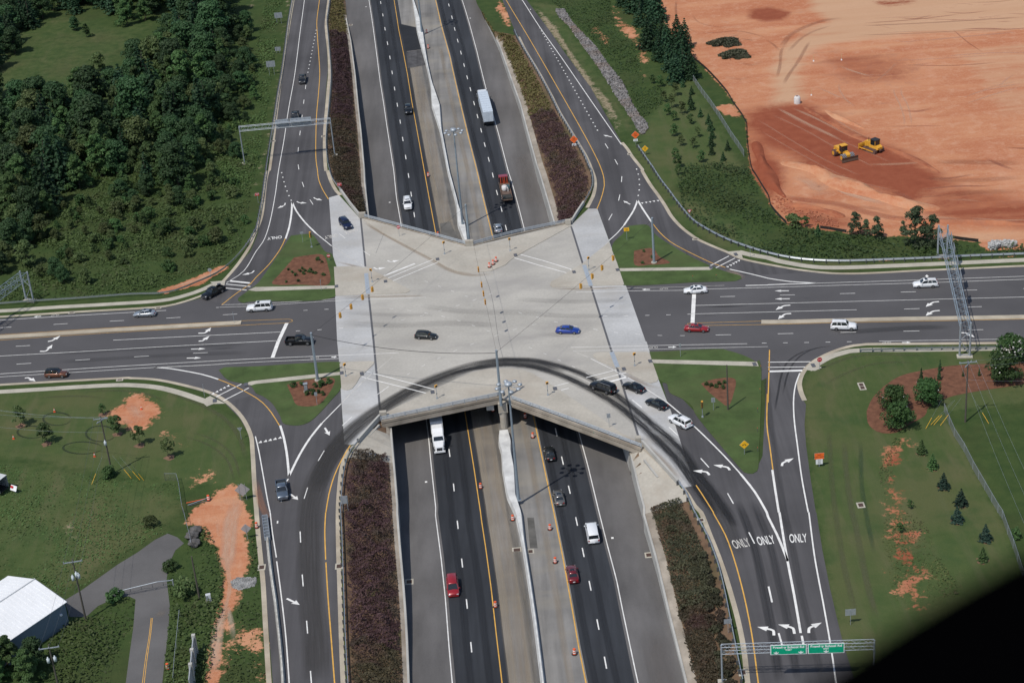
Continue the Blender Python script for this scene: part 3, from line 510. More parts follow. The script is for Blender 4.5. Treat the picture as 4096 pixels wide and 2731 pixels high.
dsh("22 1550,1012 1690,1062 1830,1115 1965,1162",.9,3.2,.1); dsh("22 1225,1265 1415,1283 1590,1312 1750,1345 1910,1392 2070,1448 2230,1505",.9,3.2,.1); dsh("22 1330,1372 1520,1332 1700,1282 1880,1228 2050,1170 2210,1110",.9,3.2,.1); dsh("22 2190,1518 23 10,1460 200,1412 390,1380",.9,3.4,.1); dsh("23 60,1300 220,1342 390,1385 585,1425 770,1457 960,1485 1170,1502 1385,1512 1600,1513",.9,3.6,.12)
# right top ramp
solid("13 50,-60 92,0 260,260 460,540 700,890 1005,1330",.2); solid("12 2230,-100 2295,0 2351,95 13 160,360 400,775 620,1160 760,1420 825,1568 23 845,80 848,140 835,200 810,280 780,352",.18,MY)
dsh("13 255,258 345,420 440,588 540,765 650,960 735,1110 795,1215",.6,2.2,.32); dsh("13 167,86 175,95",.6,9,.3)
dsh("13 855,1320 945,1467 1010,1590 23 1003,65 1005,110 985,250 960,320 890,450 840,520",3.4,7.6,.18); dsh("13 1143,1550 23 1163,45 1170,110 1168,178 1155,250",.6,2.6,.3)
solid("23 1153,270 1120,360 1030,500",.4); solid("23 1153,270 1200,350 1280,470",.4); solid("23 1030,500 970,570 890,643",.24); solid("23 885,650 850,690 640,860",.12,MF); solid("23 1285,475 1350,560 1450,650 1600,735 1840,850 1960,890",.18,MY); solid("23 2000,905 2200,950 2351,988 24 0,988 200,1018 450,1032",.32); solid("24 0,1048 450,1033",.32)
def tri(s,mb=MW,sz=.62,fl=1):
    for p in W(s): mb.poly([(p.x-sz*.45,p.y+fl*sz*.5),(p.x+sz*.45,p.y+fl*sz*.5),(p.x+.1,p.y-fl*sz*.5)],ZM+.004)
tri("23 1195,300 1232,294 1268,289 1303,283 1340,278",sz=.75); tri("23 1980,885 2008,870 2034,855 2058,842 2083,828",sz=.75); tri("31 1957,476 1993,458 2027,440 2060,423 2095,405",sz=.75,fl=-1); tri("32 40,920 87,911 130,901 175,891 220,880",sz=.85,fl=-1)
solid("23 1815,876 1992,784",.25,sm=False); solid("23 1872,893 2048,803",.25,sm=False)
solid("23 78,770 300,830 540,905 545,925",.24,sm=False); solid("23 20,800 260,872 525,945",.24,sm=False)
# cross road, right
solid("23 590,1116 1050,1105 1600,1098 1785,1088 2351,1072 24 800,1048 1500,1028 2351,998 2900,985 6000,912",.13); solid("23 235,1100 730,1088 1060,1078 1600,1066 1950,1053",.1,MF); solid("23 2145,1055 2351,1050",.3); solid("24 450,1033 1200,1010 2351,970 2900,955 6000,870",.13)
dsh("23 1912,1156 24 107,1142 656,1128 1222,1114 1804,1097 2400,1080 2600,1075"); solid("23 1685,1238 2351,1220 24 800,1200 2351,1160 2900,1148 6000,1080",.13); solid("23 1680,1315 2351,1298 24 815,1277",.13); dsh("24 1250,1269 1830,1251 2420,1232 2700,1224")
solid("23 1672,1135 1658,1398",.8,sm=False); dsh("23 835,1335 1040,1331 1245,1327 1440,1322 1640,1316",.9,3.4)
solid("23 1618,1418 1612,1405 1640,1400 2280,1382 24 150,1374 2351,1329 2900,1320 6000,1269",.1,MY); solid("23 1620,1420 1700,1422 2300,1413 24 150,1408 600,1398 2351,1363 2900,1352 6000,1290",.1,MY)
dsh("23 1870,1507 24 72,1496 690,1483 1278,1472 1870,1460 2500,1448"); solid("33 540,54 900,46 1240,38 2160,20",.13); solid("33 558,87 1250,72 2351,47",.1); dsh("33 2295,14 34 117,11 290,9 470,6 650,3 830,-1",.9,3.2); solid("34 1020,-3 2351,-24 2900,-30 6000,-64",.13)
# right bottom
solid("34 0,190 390,186",.25,sm=False); solid("34 0,237 342,233",.25,sm=False); solid("34 5,275 315,266",.65,sm=False); solid("34 14,78 10,240 0,560",.2,MY); solid("33 2345,480 34 -10,760 15,950 45,1175",.2,MY)
solid("34 292,290 255,390 237,500 235,620 245,760 270,950 310,1250 370,1568 44 375,0 430,420 510,850 580,1250 620,1530 640,1650",.24); solid("34 40,1178 65,1350 100,1568 44 105,0 140,220 180,450 240,760 300,1108",.38)
solid("33 555,85 700,145",.12,MF); solid("33 720,155 1060,330 1420,555",.14); solid("33 1420,555 1550,665 1750,850 1950,1050 2100,1215",.26); solid("33 2100,1215 2230,1380 2340,1568 44 0,40 80,200 140,340 182,450",.4)
dsh("33 1105,535 1290,680 1450,790 1600,940 1760,1098 1900,1270 2005,1435 43 2210,250 2256,356",3.4,9.,.2,start=0); dsh("44 5,680 65,950 105,1142 140,1320 43 2351,1700",4.2,7.9,.28); solid("44 310,1133 326,1216",.35)
solid("33 1680,330 1500,290",.1,MF); solid("33 680,332 960,258",.22,sm=False); solid("33 760,362 1050,284",.22,sm=False); solid("33 860,380 1058,325",.55,sm=False); solid("33 390,410 520,377",.2,sm=False); solid("33 450,445 520,430",.2,sm=False)
solid("33 1690,1318 1735,1385 1850,1568 43 1850,10 1960,210 2040,430 2110,680 2160,900 2210,1170 2262,1568 2290,1750",.2,MY)
# left bottom
solid("32 1255,140 1150,230 1110,265",.12,MF); solid("32 1075,285 960,390 780,572",.14,MF); solid("32 780,572 605,750",.22); solid("32 605,750 500,880 400,1040 303,1235",.42); solid("32 222,770 255,880 282,1020 296,1150 303,1235",.42); solid("31 2005,347 2160,410 2351,515 32 60,560 140,650 215,770",.18,MY)
solid("31 1985,508 2217,390",.25,sm=False); solid("31 2052,543 2285,426",.25,sm=False); solid("32 1015,276 1640,440",.24,sm=False); solid("32 975,326 1580,478",.24,sm=False)
solid("31 2345,870 32 25,1000 70,1250 105,1450 130,1568 42 130,0 150,180 187,415",.2); solid("42 190,450 230,750 268,1080 290,1350 305,1568 315,1700",.2)
solid("32 865,952 790,1080 720,1230 670,1400 642,1568 42 640,0 632,180 640,435",.2,MY); solid("42 642,460 660,760 690,1150 722,1568 735,1700",.2,MY)
dsh("32 1220,410 1135,468 880,690 800,760 618,1012 570,1095 468,1355 440,1450 410,1680",3.6,9,.16,start=0); dsh("42 405,175 425,578 465,1000 498,1433 520,1700",3.4,9.6,.18); dsh("32 297,1258 285,1275 215,1535 42 195,125 187,270",.8,6,.25)
dsh("32 1385,305 1520,230 1690,145 1860,70 2030,5",.9,3.2,.1); dsh("33 155,50 310,115 460,182 605,250 740,320",.9,3.2,.1)
solid("41 1388,970 1372,1120 1335,1350 1308,1568",.09,MY); solid("41 1400,970 1384,1120 1350,1350 1325,1568",.09,MY)
# highway
def hs(L,dx,wd,mb): mb.ribbon([Vector((float(L(y))+dx,y,hz(y)+.03)) for y in np.arange(160,700,3.)],wd)
hs(Ledge,0,.17,MW); hs(Lyel,0,.17,MY); hs(Ryel,0,.19,MY); hs(Redge,0,.17,MW)
def hdash(s,starts,ln,wd):
    L=Line(WH(s))
    for p in WH(starts):
        MW.ribbon([Vector((float(L(y)),y,hz(y)+.03)) for y in(p.y,p.y-ln)],wd)
s="12 1143,15 1163,128 1182,253 1205,385 1228,515 1248,653 1270,800 1295,948 1322,1102 1345,1260 1372,1425 22 1398,25 1422,195 1450,382 32 1772,987 1813,1303 42 1848,77 1888,425 1932,797 1972,1190"; hdash(s,s,2.9,.2)
s="12 1768,37 1796,147 1821,254 1848,360 1878,470 1907,585 1935,697 1965,805 1998,933 2029,1051 2063,1180 2095,1310 2132,1445 22 2170,20 2207,180 2248,330 2290,500 33 398,795 455,1055 518,1322 43 585,45 645,327 708,630 780,982 848,1325"; hdash(s,s,3.0,.2)
for s in("12 1010,66","12 1968,170","22 1228,292","33 1562,-80","42 -1000,0","43 922,236","32 1562,1288"):
    p=ath(pl(s)[0]); MW.box((p.x,p.y,p.z+.03),(.42,.5,.01))
# ---- arrows and words
def shape(mb,pts2,o,ux,uy,z):
    mb.poly([(o.x+ux.x*x+uy.x*y,o.y+ux.y*x+uy.y*y) for x,y in pts2],z)
AR_S=[(-.14,0),(.14,0),(.14,1.5),(.42,1.35),(0,2.6),(-.42,1.35),(-.14,1.5)]
AR_L=[(.25,0),(.55,0),(.55,.7),(.45,1.2),(.1,1.62),(-.3,1.75),(-.3,2.2),(-1.1,1.45),(-.3,.75),(-.3,1.2),(0,1.1),(.2,.8),(.25,.4)]
AR_R=[(-x,y) for x,y in AR_L][::-1]
def arrow(kind,tail,head,sc=1.,mb=None,z=ZM+.002,wdt=1.):
    """painted arrow whose shaft starts at pixel tail and travels towards pixel head"""
    a=at(pl(tail)[0]);c=at(pl(head)[0]); uy=(c-a); L=uy.length; uy.normalize(); ux=Vector((uy.y,-uy.x,0)); k=L/(2.6 if kind=='S' else 2.2)
    shape(MW if mb is None else mb,[(x*sc*wdt,y*k) for x,y in {'S':AR_S,'L':AR_L,'R':AR_R}[kind]],a,ux,uy,z)
def arc_arrow(pts,mb=None,wd=.34,hw=.95,hl=1.5):
    P=smoothline(W(pts),.4); d=(P[-1]-P[-2]).normalized(); n=Vector((-d.y,d.x,0)); e=P[-1]
    mb=MW if mb is None else mb; mb.ribbon(P,wd,ZM+.002); mb.poly([e-n*hw/1.,e+d*hl,e+n*hw/1.],ZM+.002)
# curved arrows given as paths
for s in("22 268,298 262,318 240,328","22 375,283 395,295 415,296","22 530,247 545,258 565,263","22 1208,827 1240,838 1260,834","22 1080,890 1110,903 1130,900","21 2335,918 2310,940 2285,945"): arc_arrow(s,hw=.55,hl=1.5,wd=.3)
for s in("21 1822,1492 1880,1490 1905,1472","21 440,1568 480,1560 505,1545","21 1825,1565 1860,1562 1880,1548","31 367,90 420,88 450,62","34 1630,2","24 205,1235 150,1240 118,1254","24 213,1312 160,1316 130,1335","24 1570,1203 1520,1208 1490,1224","24 1577,1284 1520,1290 1490,1306","24 1772,1488 1815,1490 1845,1503","33 2000,1180 1980,1155 1930,1145","33 1812,1225 1790,1198 1745,1192","34 128,1142 135,1115 170,1098","44 243,1115 230,1065 185,1050","44 375,1108 378,1065 415,1045","43 2405,1130 2398,1085 2345,1070","31 228,336 255,332 285,345"):
    if len(pl(s))>1: arc_arrow(s,hw=.6,hl=1.6,wd=.42)
for t,h in(("32 632,792","32 676,862"),("32 315,1400","32 388,1452"),("42 283,792","42 402,850"),("13 918,1262","13 838,1242"),("23 1085,310","23 1022,277"),("24 193,1103","24 60,1104"),("24 200,1176","24 62,1178"),("31 1755,70","31 1888,66"),("31 1715,153","31 1850,150"),("23 1268,1091","23 1192,1091"),("33 1435,52","33 1512,50"),("34 1230,10","34 1312,9"),("21 378,1337","21 310,1341"),("32 693,143","32 742,142"),("24 1460,995","24 1458,955")):
    arrow('S',t,h,.9,wdt=1.5 if t[:2] in('32','42') else 1.25)
def bike(s,sc=1.):
    p=at(pl(s)[0])
    for dx in(-.5,.5):
        for k in range(10):
            a=k*.628; c=[(math.cos(a+e)*r,math.sin(a+e)*r) for e,r in((0,.36),(.628,.36),(.628,.26),(0,.26))]
            MF.poly([(p.x+dx+x,p.y+y) for x,y in c][::1],ZM)
    MF.ribbon([p+Vector((-.5,0,0)),p+Vector((0,.5,0)),p+Vector((.5,0,0))],.1,ZM)
for s in("21 507,1327","23 1395,1085","33 1300,55","34 1090,12","32 540,150"): bike(s)
def words(txt,s,left,right,size,mb_mat,name='road_word',stretch=2.2,z=.04):
    """painted word: centre pixel, direction of reading from pixel left to pixel right"""
    c=at(pl(s)[0]); d=at(pl(right)[0])-at(pl(left)[0]); ang=math.atan2(d.y,d.x)
    cu=bpy.data.curves.new(name,'FONT'); cu.body=txt; cu.size=1; cu.align_x='CENTER'; cu.align_y='CENTER'; cu.offset=.012
    t=bpy.data.objects.new('tmp',cu); COL.objects.link(t); dg=bpy.context.evaluated_depsgraph_get(); me=bpy.data.meshes.new_from_object(t.evaluated_get(dg)); bpy.data.objects.remove(t)
    me.materials.clear(); me.materials.append(mb_mat); me.name=name
    o=bpy.data.objects.new(name,me); COL.objects.link(o); o.location=(c.x,c.y,z); o.rotation_euler=(0,0,ang); o.scale=(size,size*stretch,1); return tag(o,kind='structure')
words('ONLY',"22 172,616","22 220,612","22 125,624",1.25,WHITE,stretch=1.75); words('ONLY',"22 692,603","22 745,590","22 640,612",1.2,FADED,stretch=2.0); words('ONLY',"22 872,558","22 910,545","22 820,572",1.2,FADED,stretch=1.8)
words('ONLY',"43 2105,290","43 2035,310","43 2175,285",1.05,FADED,stretch=3.3); words('ONLY',"43 2330,262","43 2270,270","43 2400,255",1.05,WHITE,stretch=3.3); words('ONLY',"44 276,243","44 212,245","44 340,240",1.05,WHITE,stretch=3.3)
for mb,m,nm in((MW,WHITE,'road_markings'),(MY,YEL,'yellow_road_lines'),(MF,FADED,'worn_road_markings')): tag(mb.build(nm,m),kind='structure')
# ---- rubber laid down by turning traffic: a darker film whose edges fade out across the band
def film(name,s,wd,col,strength,z,hwy=False,streak=(3.,.25)):
    pts=smoothline(W(s) if isinstance(s,str) else s,1.2); n=len(pts); me=bpy.data.meshes.new(name); vs=[];al=[];uv=[]
    L=0
    for i,p in enumerate(pts):
        d=pts[min(i+1,n-1)]-pts[max(i-1,0)]; d.z=0; d.normalize(); q=Vector((-d.y,d.x,0)); L+=(p-pts[max(i-1,0)]).length
        for k in range(9):
            t=k/8*2-1; v=p+q*(t*wd/2); vs.append((v.x,v.y,(hz(v.y)+z) if hwy else z)); al.append((1-t*t)*min(1,i/4,(n-1-i)/4)); uv.append((t*wd/2,L))
    fs=[(i*9+k+1,i*9+k,i*9+9+k,i*9+10+k) for i in range(n-1) for k in range(8)]
    me.from_pydata(vs,[],fs); a=me.attributes.new('a','FLOAT','POINT'); a.data.foreach_set('value',al); a=me.attributes.new('st','FLOAT_VECTOR','POINT'); a.data.foreach_set('vector',[c for u in uv for c in(*u,0)])
    m,nn,b=nodes(name+' film'); A=N(nn,'ShaderNodeAttribute',attribute_name='a'); S=N(nn,'ShaderNodeAttribute',attribute_name='st'); mp=N(nn,'ShaderNodeMapping'); mp.inputs['Scale'].default_value=(streak[0],streak[1]*.2,1); nn.links.new(S.outputs['Vector'],mp.inputs[0])
    f=mth(nn,'MULTIPLY',ramp(nn,A.outputs['Fac'],.05,.8),ramp(nn,noise(nn,mp.outputs[0],1.,5,.6),.28,.68,.25,1)); f=mth(nn,'MULTIPLY',f,strength)
    b.inputs['Base Color'].default_value=(*col,1); b.inputs['Roughness'].default_value=.8; tr=N(nn,'ShaderNodeBsdfTransparent'); ms=N(nn,'ShaderNodeMixShader'); nn.links.new(f,ms.inputs[0]); nn.links.new(tr.outputs[0],ms.inputs[1]); nn.links.new(b.outputs[0],ms.inputs[2]); nn.links.new(ms.outputs[0],nn.nodes['Material Output'].inputs[0])
    me.materials.append(m); o=bpy.data.objects.new(name,me); COL.objects.link(o); return tag(o,kind='structure')
RB=(.022,.022,.024)
for o_,wd,st in((0,1.45,1.),(1,2.6,.5)):
    film('tyre_marks',"33 2060,1720 1950,1540 1840,1380 1700,1210 1590,1040 1480,920 1290,760 1100,600 900,450 750,350 600,280 400,215 200,175 0,168 32 2220,172 2000,205",wd,RB,st,.027+.0004*o_,streak=(3.,1.2))
    film('tyre_marks',"33 1880,1600 1760,1420 1640,1260 1520,1090 1380,950 1160,740 960,580 800,480 600,375 400,290 200,235 0,212 32 2220,215 2000,250 1800,310",wd*1.1,RB,st,.028+.0004*o_,streak=(3.,1.2))
film('tyre_marks',"33 500,300 200,200 0,185 32 2220,192 2000,225 1800,285 1600,360 1400,460 1200,585 1000,720 850,850 720,1000 620,1180 540,1400",4.2,(.035,.034,.034),.8,.029,streak=(1.6,.5)); film('tyre_marks',"32 2100,225 1900,262 1700,335 1500,425 1300,530 1100,660",1.0,RB,.7,.0294,streak=(3.,1.))
film('tyre_marks',"32 1980,250 1700,350 1400,480 1150,620 900,800 740,980 600,1180 520,1400 490,1568 42 490,300 500,700 540,1100 560,1568",5.,(.05,.046,.042),.62,.03)
film('tyre_marks',"43 2060,-120 2150,90 2230,330 2290,600 2340,850 44 30,1060 70,1300 110,1568",1.8,(.03,.03,.033),.75,.03)
film('tyre_marks',"43 2200,-120 2290,90 44 20,300 90,600 150,850 200,1100 240,1350 280,1568",1.6,(.035,.035,.038),.6,.03)
film('tyre_marks',"33 1300,820 1600,1130 1800,1420 43 1950,80 2080,420",3.5,(.06,.058,.056),.5,.0265)
film('tyre_marks',"34 560,40 400,70 270,120 170,200 120,320 90,480 60,650",.5,RB,.75,.031); film('tyre_marks',"34 620,38 450,60 330,110 240,190 180,300 150,420 130,500",.45,RB,.8,.0315)
film('tyre_marks',"34 -20,300 20,700 90,1200 150,1568 44 200,200 300,700 420,1200 500,1568",1.4,(.045,.044,.046),.45,.03)
for dx in(-.5,2.4): film('tyre_marks',[Vector((float(Ledge(y))+3.3+dx,y,0)) for y in np.arange(180,660,6.)],1.5,(.02,.022,.027),.6,.02,True)
for dx in(1.4,4.6): film('tyre_marks',[Vector((float(Ryel(y))+dx,y,0)) for y in np.arange(180,660,6.)],1.3,(.02,.022,.027),.55,.02,True)
film('dust_film',[Vector((float(Lyel(y))+1.7,y,0)) for y in np.arange(180,520,4.)],1.8,(.36,.29,.20),.55,.026,True); film('dust_film',[Vector((float(Bar(y))-1.6,y,0)) for y in np.arange(180,400,4.)],2.,(.36,.30,.22),.5,.027,True)
film('dust_film',"31 2335,1250 32 60,1520 150,1660",1.6,(.45,.2,.1),.4,.031); film('dust_film',"23 1950,900 2050,950 2150,1000",2.4,(.5,.36,.24),.9,.032); film('dust_film',"41 1480,640 1400,700",2.5,(.45,.18,.09),.8,.03); film('dust_film',"41 1500,880 1450,980",2.,(.36,.27,.18),.8,.031)
for s,wd in(("22 990,470 1250,620 1600,810 1800,920 2000,960 2200,940",1.6),("32 1180,690 1500,520 1800,390 1950,330",1.5),("23 350,1085 700,1085 1050,1068",1.2),("22 750,1162 1400,1150 1560,1150",1.),("33 1150,900 1330,1060 1560,1290",2.2),("33 980,245 1050,300 1250,400 1380,430",1.2),("22 720,830 1000,905 1240,1030",1.)):
    film('dust_film',s,wd,(.34,.25,.16),.55,.0325)
for s,wd,st in(("22 760,1400 1300,1420 1800,1400 2300,1430",3,.2),("22 1500,1240 1900,1290 2351,1300 23 400,1290",3,.17),("23 0,1180 500,1200 1100,1190",2.5,.2),("23 100,1310 600,1335 1200,1320",2.5,.2),("23 200,1500 700,1520",2,.2),("22 760,1300 1200,1320 1700,1330",2,.15),("31 500,110 1400,60 2300,20",2.2,.3),("31 500,190 1500,130 2300,100",2,.3)): film('tyre_marks',s,wd,(.13,.125,.12) if s[:2]!='31' else (.045,.045,.047),st,.0335,streak=(2.,.4))
film('tyre_marks',"24 600,1492 900,1470 1400,1440 1700,1440",2.4,(.045,.045,.047),.5,.0335)
for k,s in enumerate(("24 300,1170 420,1172","23 1720,1252 2200,1240","23 1720,1330 1900,1325","22 290,1270 360,1268","31 1900,70 2200,55")): film('tyre_marks',s,.8,(.03,.03,.032),.8,.034)
# ---------------------------------------------------------------- foliage
def quadmesh(name,c,nrm,size,m,elong=1.25,val=None):
    """many leaf-sized faces"""
    n=len(c); nrm=nrm/np.maximum(np.linalg.norm(nrm,axis=1,keepdims=True),1e-6)
    r=RNG.normal(size=(n,3)); u=np.cross(nrm,r); u/=np.maximum(np.linalg.norm(u,axis=1,keepdims=True),1e-6); v=np.cross(nrm,u)
    s=np.broadcast_to(np.asarray(size,float).reshape(-1,1),(n,1)); u=u*s*.5*elong; v=v*s*.5
    V=np.stack([c-u,c-v*.8+u*.1,c+u,c+v*.8+u*.1],1).reshape(-1,3); me=bpy.data.meshes.new(name)
    me.vertices.add(4*n); me.vertices.foreach_set('co',V.astype(np.float32).ravel()); me.loops.add(4*n); me.loops.foreach_set('vertex_index',np.arange(4*n,dtype=np.int32))
    me.polygons.add(n); me.polygons.foreach_set('loop_start',np.arange(0,4*n,4,dtype=np.int32)); 
    val=RNG.random(n) if val is None else val
    a=me.attributes.new('v','FLOAT','POINT'); a.data.foreach_set('value',np.repeat(val,4).astype(np.float32)); me.update(); me.validate(); me.materials.append(m); return me
def ball(n): 
    d=RNG.normal(size=(n,3)); return d/np.linalg.norm(d,axis=1,keepdims=True)
def broad(h,r,nc,per,leaf,base=.2,irr=.35,top=1.):
    cs=[];ns=[];vs=[]
    for k in range(nc):
        t=RNG.random()**.8; z=h*(base+(1-base)*t); prof=math.sin(math.pi*min(1,.18+.80*t)**.9)**.7 if top==1. else (1-t)**.65*1.1+.1
        a=RNG.random()*6.283; q=r*prof*math.sqrt(RNG.random())*(1+irr*(RNG.random()-.5)); cr=r*(.26+.22*RNG.random())*(1 if top==1. else (1.1-.6*t))
        c=np.array([q*math.cos(a),q*math.sin(a),min(z,h-cr*.4)]); d=ball(per); d[:,2]=np.where(d[:,2]<-.3,-d[:,2],d[:,2])
        cs.append(c+d*cr*(.65+.45*RNG.random((per,1)))*np.array([1,1,.8])); ns.append(d+RNG.normal(size=(per,3))*.55+np.array([0,0,.35])); vs.append(np.clip(RNG.normal(.5+.22*(RNG.random()-.5),.2,per),0,1))
    return np.concatenate(cs),np.concatenate(ns),leaf*(.7+.6*RNG.random(nc*per)),np.concatenate(vs)
def conif(h,r,layers,per,leaf,droop=.25,base=.08):
    cs=[];ns=[]
    for k in range(layers):
        t=k/(layers-1); z=h*(base+(1-base)*t); R=r*(1-t)**.85+.06*r; nb=max(3,int(9*(1-t)+3)); a0=RNG.random()*6
        for j in range(nb):
            a=a0+j*6.283/nb+RNG.normal()*.2; L=R*(.75+.4*RNG.random()); m=max(3,int(per*(1-.6*t))); s=RNG.random(m)**.6
            x=s*L; y=(RNG.random(m)-.5)*.5*R*.6; zz=z-droop*x+RNG.normal(size=m)*.06*h/layers
            cs.append(np.stack([x*math.cos(a)-y*math.sin(a),x*math.sin(a)+y*math.cos(a),zz],1)); ns.append(np.stack([np.full(m,.5*math.cos(a)),np.full(m,.5*math.sin(a)),np.ones(m)],1)+RNG.normal(size=(m,3))*.5)
    c=np.concatenate(cs); return c,np.concatenate(ns),leaf*(.7+.6*RNG.random(len(c))),RNG.random(len(c))
def trunk(mb,h,r0,limbs=5,spread=1.):
    p=Vector((0,0,-.1)); pts=[p]
    for k in range(4): p=p+Vector((random.uniform(-.05,.05)*h,random.uniform(-.05,.05)*h,h/4)); pts.append(p)
    for i in range(4): mb.tube(pts[i],pts[i+1],r0*(1-i*.2),r0*(1-(i+1)*.2),7,False)
    for k in range(limbs):
        a=random.uniform(0,6.28); s=pts[random.choice((2,3))]; e=s+Vector((math.cos(a)*spread,math.sin(a)*spread,random.uniform(.3,.8)*h*.4)); mb.tube(s,e,r0*.4,r0*.12,5,False)
    return mb
PROT={}
def proto(key,name,leafdata,m,th,tr,limbs=5,spread=1.,cat='tree'):
    """one tree of a kind, kept to be copied"""
    cme=quadmesh('crown',*leafdata[:3],m,val=leafdata[3]); tme=bpy.data.meshes.new('trunk'); mb=trunk(MB(),th,tr,limbs,spread)
    tme.from_pydata(mb.v,[],mb.f); tme.materials.append(BARK); PROT.setdefault(key,[]).append((name,cme,tme,cat))
def plant(key,p,sc=1.,label=None,group=None,var=None,zs=1.):
    L=PROT[key]; name,cm,tm,cat=L[random.randrange(len(L)) if var is None else var%len(L)]
    r=empty(name,(p.x,p.y,p.z),random.uniform(0,6.28),label,cat,group); r.scale=(sc,sc,sc*zs)
    for nm,me in(('crown',cm),('trunk',tm)):
        o=bpy.data.objects.new(nm,me); COL.objects.link(o); o.parent=r
    return r
for k in range(4): proto('oak','broadleaf_tree',broad(8.5,3.1,50,105,.42,.14,.5),L_DK,5,.2,6,1.6)
for k in range(4): proto('green','broadleaf_tree',broad(8,2.5,44,100,.38,.1,top=.5),L_MID,5,.16,6,1.3)
for k in range(3): proto('olive','broadleaf_tree',broad(7,2.6,40,95,.38,.15,.5),L_OLV,4,.15,6,1.3)
for k in range(4): proto('pine','pine_tree',conif(10,2.9,15,15,.55,.22,.12),L_PINE,9,.19,0)
for k in range(2): proto('big_pine','pine_tree',conif(11,3.8,17,20,.6,.2,.1),L_PINE,10,.22,0)
for k in range(3): proto('sapling','young_tree',broad(3.2,1.05,22,34,.26,.28,.5),L_MID,2.2,.05,4,.5,'young tree')
for k in range(2): proto('oak_sapling','young_tree',broad(3.6,1.0,22,34,.26,.3,.5),L_OLV,2.4,.05,4,.5,'young tree')
for k in range(3): proto('cypress','conifer_tree',conif(2.4,.75,12,9,.26,.05,.05),L_DK,1.8,.05,0,1,'evergreen')
for k in range(3): proto('spruce','spruce_tree',conif(3.0,1.25,12,15,.25,.18,.04),L_SPR,2.4,.06,0,1,'spruce')
for k in range(2): proto('greenfir','fir_tree',conif(2.8,1.0,12,14,.25,.1,.04),L_MID,2.2,.06,0,1,'fir')
for k in range(2): proto('poplar','poplar_tree',broad(9,2.3,40,55,.42,.06,.7),L_LIGHT,6,.14,6,.8)
for k in range(3): proto('shrub','shrub',broad(2.2,1.5,16,45,.36,.05,.4),L_WEEDD,1,.06,3,.5,'shrub')
for k in range(2): proto('shrub2','shrub',broad(2.6,1.7,18,45,.38,.05,.4),L_OLV,1.2,.06,3,.5,'shrub')
for k in range(2): proto('ball','shrub',broad(1.0,.85,14,36,.22,.05,.3),L_DOLV,.5,.05,2,.3,'shrub')
for k in range(2): proto('pencil','pencil_cypress',conif(2.8,.42,14,8,.2,-.6,.03),L_DK,2.4,.05,0,1,'cypress')
for k in range(2): proto('myrtle','crape_myrtle',broad(4.6,2.6,48,70,.34,.12,.4),L_MYR,2.5,.09,8,1.4)
def inside(p,poly):
    x,y=p; c=False; n=len(poly)
    for i in range(n):
        (x1,y1),(x2,y2)=poly[i],poly[i-1]
        if (y1>y)!=(y2>y) and x<(x2-x1)*(y-y1)/(y2-y1)+x1: c=not c
    return c
def scatter(s,spacing,jit=1.,lim=400):
    """even random spots on the ground inside an outline"""
    poly=[(v.x,v.y) for v in W(s)]; x0=min(a for a,_ in poly);x1=max(a for a,_ in poly);y0=min(b for _,b in poly);y1=max(b for _,b in poly); out=[]
    y=y0
    while y<y1:
        x=x0
        while x<x1:
            q=(x+random.uniform(-.5,.5)*spacing*jit,y+random.uniform(-.5,.5)*spacing*jit)
            if inside(q,poly): out.append(Vector((q[0],q[1],0)))
            x+=spacing
        y+=spacing*.9
    random.shuffle(out); return out[:lim]
FOR={'oak':('dark green rounded tree crowded among the woods','dark rounded trees in the woods'),'green':('mid green pointed broadleaf tree standing in the woods','mid green trees in the woods'),'olive':('olive green looser tree standing in the woods','olive trees in the woods'),'pine':('dark layered pine tree standing in the woods','pines in the woods')}
def forest(s,spacing,mixk,where,sc=(.72,1.6)):
    for p in scatter(s,spacing):
        k=random.choice(mixk); l,g=FOR[k]; plant(k,p,random.uniform(*sc),l+' '+where,g+' '+where)
forest("O -30,205 50,262 120,268 205,235 290,215 310,170 345,150 430,70 445,20 520,10 528,100 525,160 518,225 500,270 478,330 480,385 440,432 400,440 330,432 290,370 240,450 150,470 100,520 40,540 -30,560",6.3,('oak','oak','green','green','pine','olive'),'left of the on-ramp')
forest("O -40,-40 250,-40 250,18 170,32 110,50 60,80 40,140 -40,190",6.5,('oak','green','pine','pine'),'at the top left meadow edge',(.8,1.15)); forest("O 250,-60 530,-60 525,8 440,12 400,32 345,48 300,62 250,58",6.5,('pine','green','oak'),'at the top left meadow edge',(.8,1.15))
forest("O 545,60 580,75 575,170 560,240 530,290 500,290 530,200",6.5,('green','olive','oak'),'beside the dirt track',(.5,.8))
forest("21 -60,330 120,480 280,520 440,560 400,700 330,840 330,900 100,960 -60,950",6,('oak','olive','oak'),'above the left end of the crossing road',(.6,.95))
forest("21 260,960 560,930 700,940 900,960 1180,960 1260,1030 900,1060 450,1080 320,1060",5,('olive','oak','olive'),'just behind the left guardrail',(.38,.62))
forest("41 -60,1480 60,1470 240,1480 400,1480 430,1568 420,1760 -60,1760",5.0,('olive','green','oak'),'in the bottom left corner',(.6,.95))
for i,(s,k,sc,l) in enumerate((("11 1265,680",'oak',1.15,'lone dark rounded tree standing out on the upper left meadow beside the woods'),("11 920,650",'olive',.75,'small thin olive tree on the upper left meadow casting a round shadow'),("11 800,345",'green',.55,'small slim pale tree alone in the middle of the upper left meadow'),("11 690,280",'oak',.5,'small dark bush-like tree below the pines on the upper left meadow'),("11 2290,800",'green',.6,'small leafy tree beside the right edge of the brown dirt track'),
  ("41 330,1430",'oak',.62,'dark tree overlapping the lower corner of the white metal building'),("41 90,1440",'green',.78,'yellowish green tree in the bottom left corner before the white metal building'))):
    plant(k,at(pl(s)[0]),sc,l)
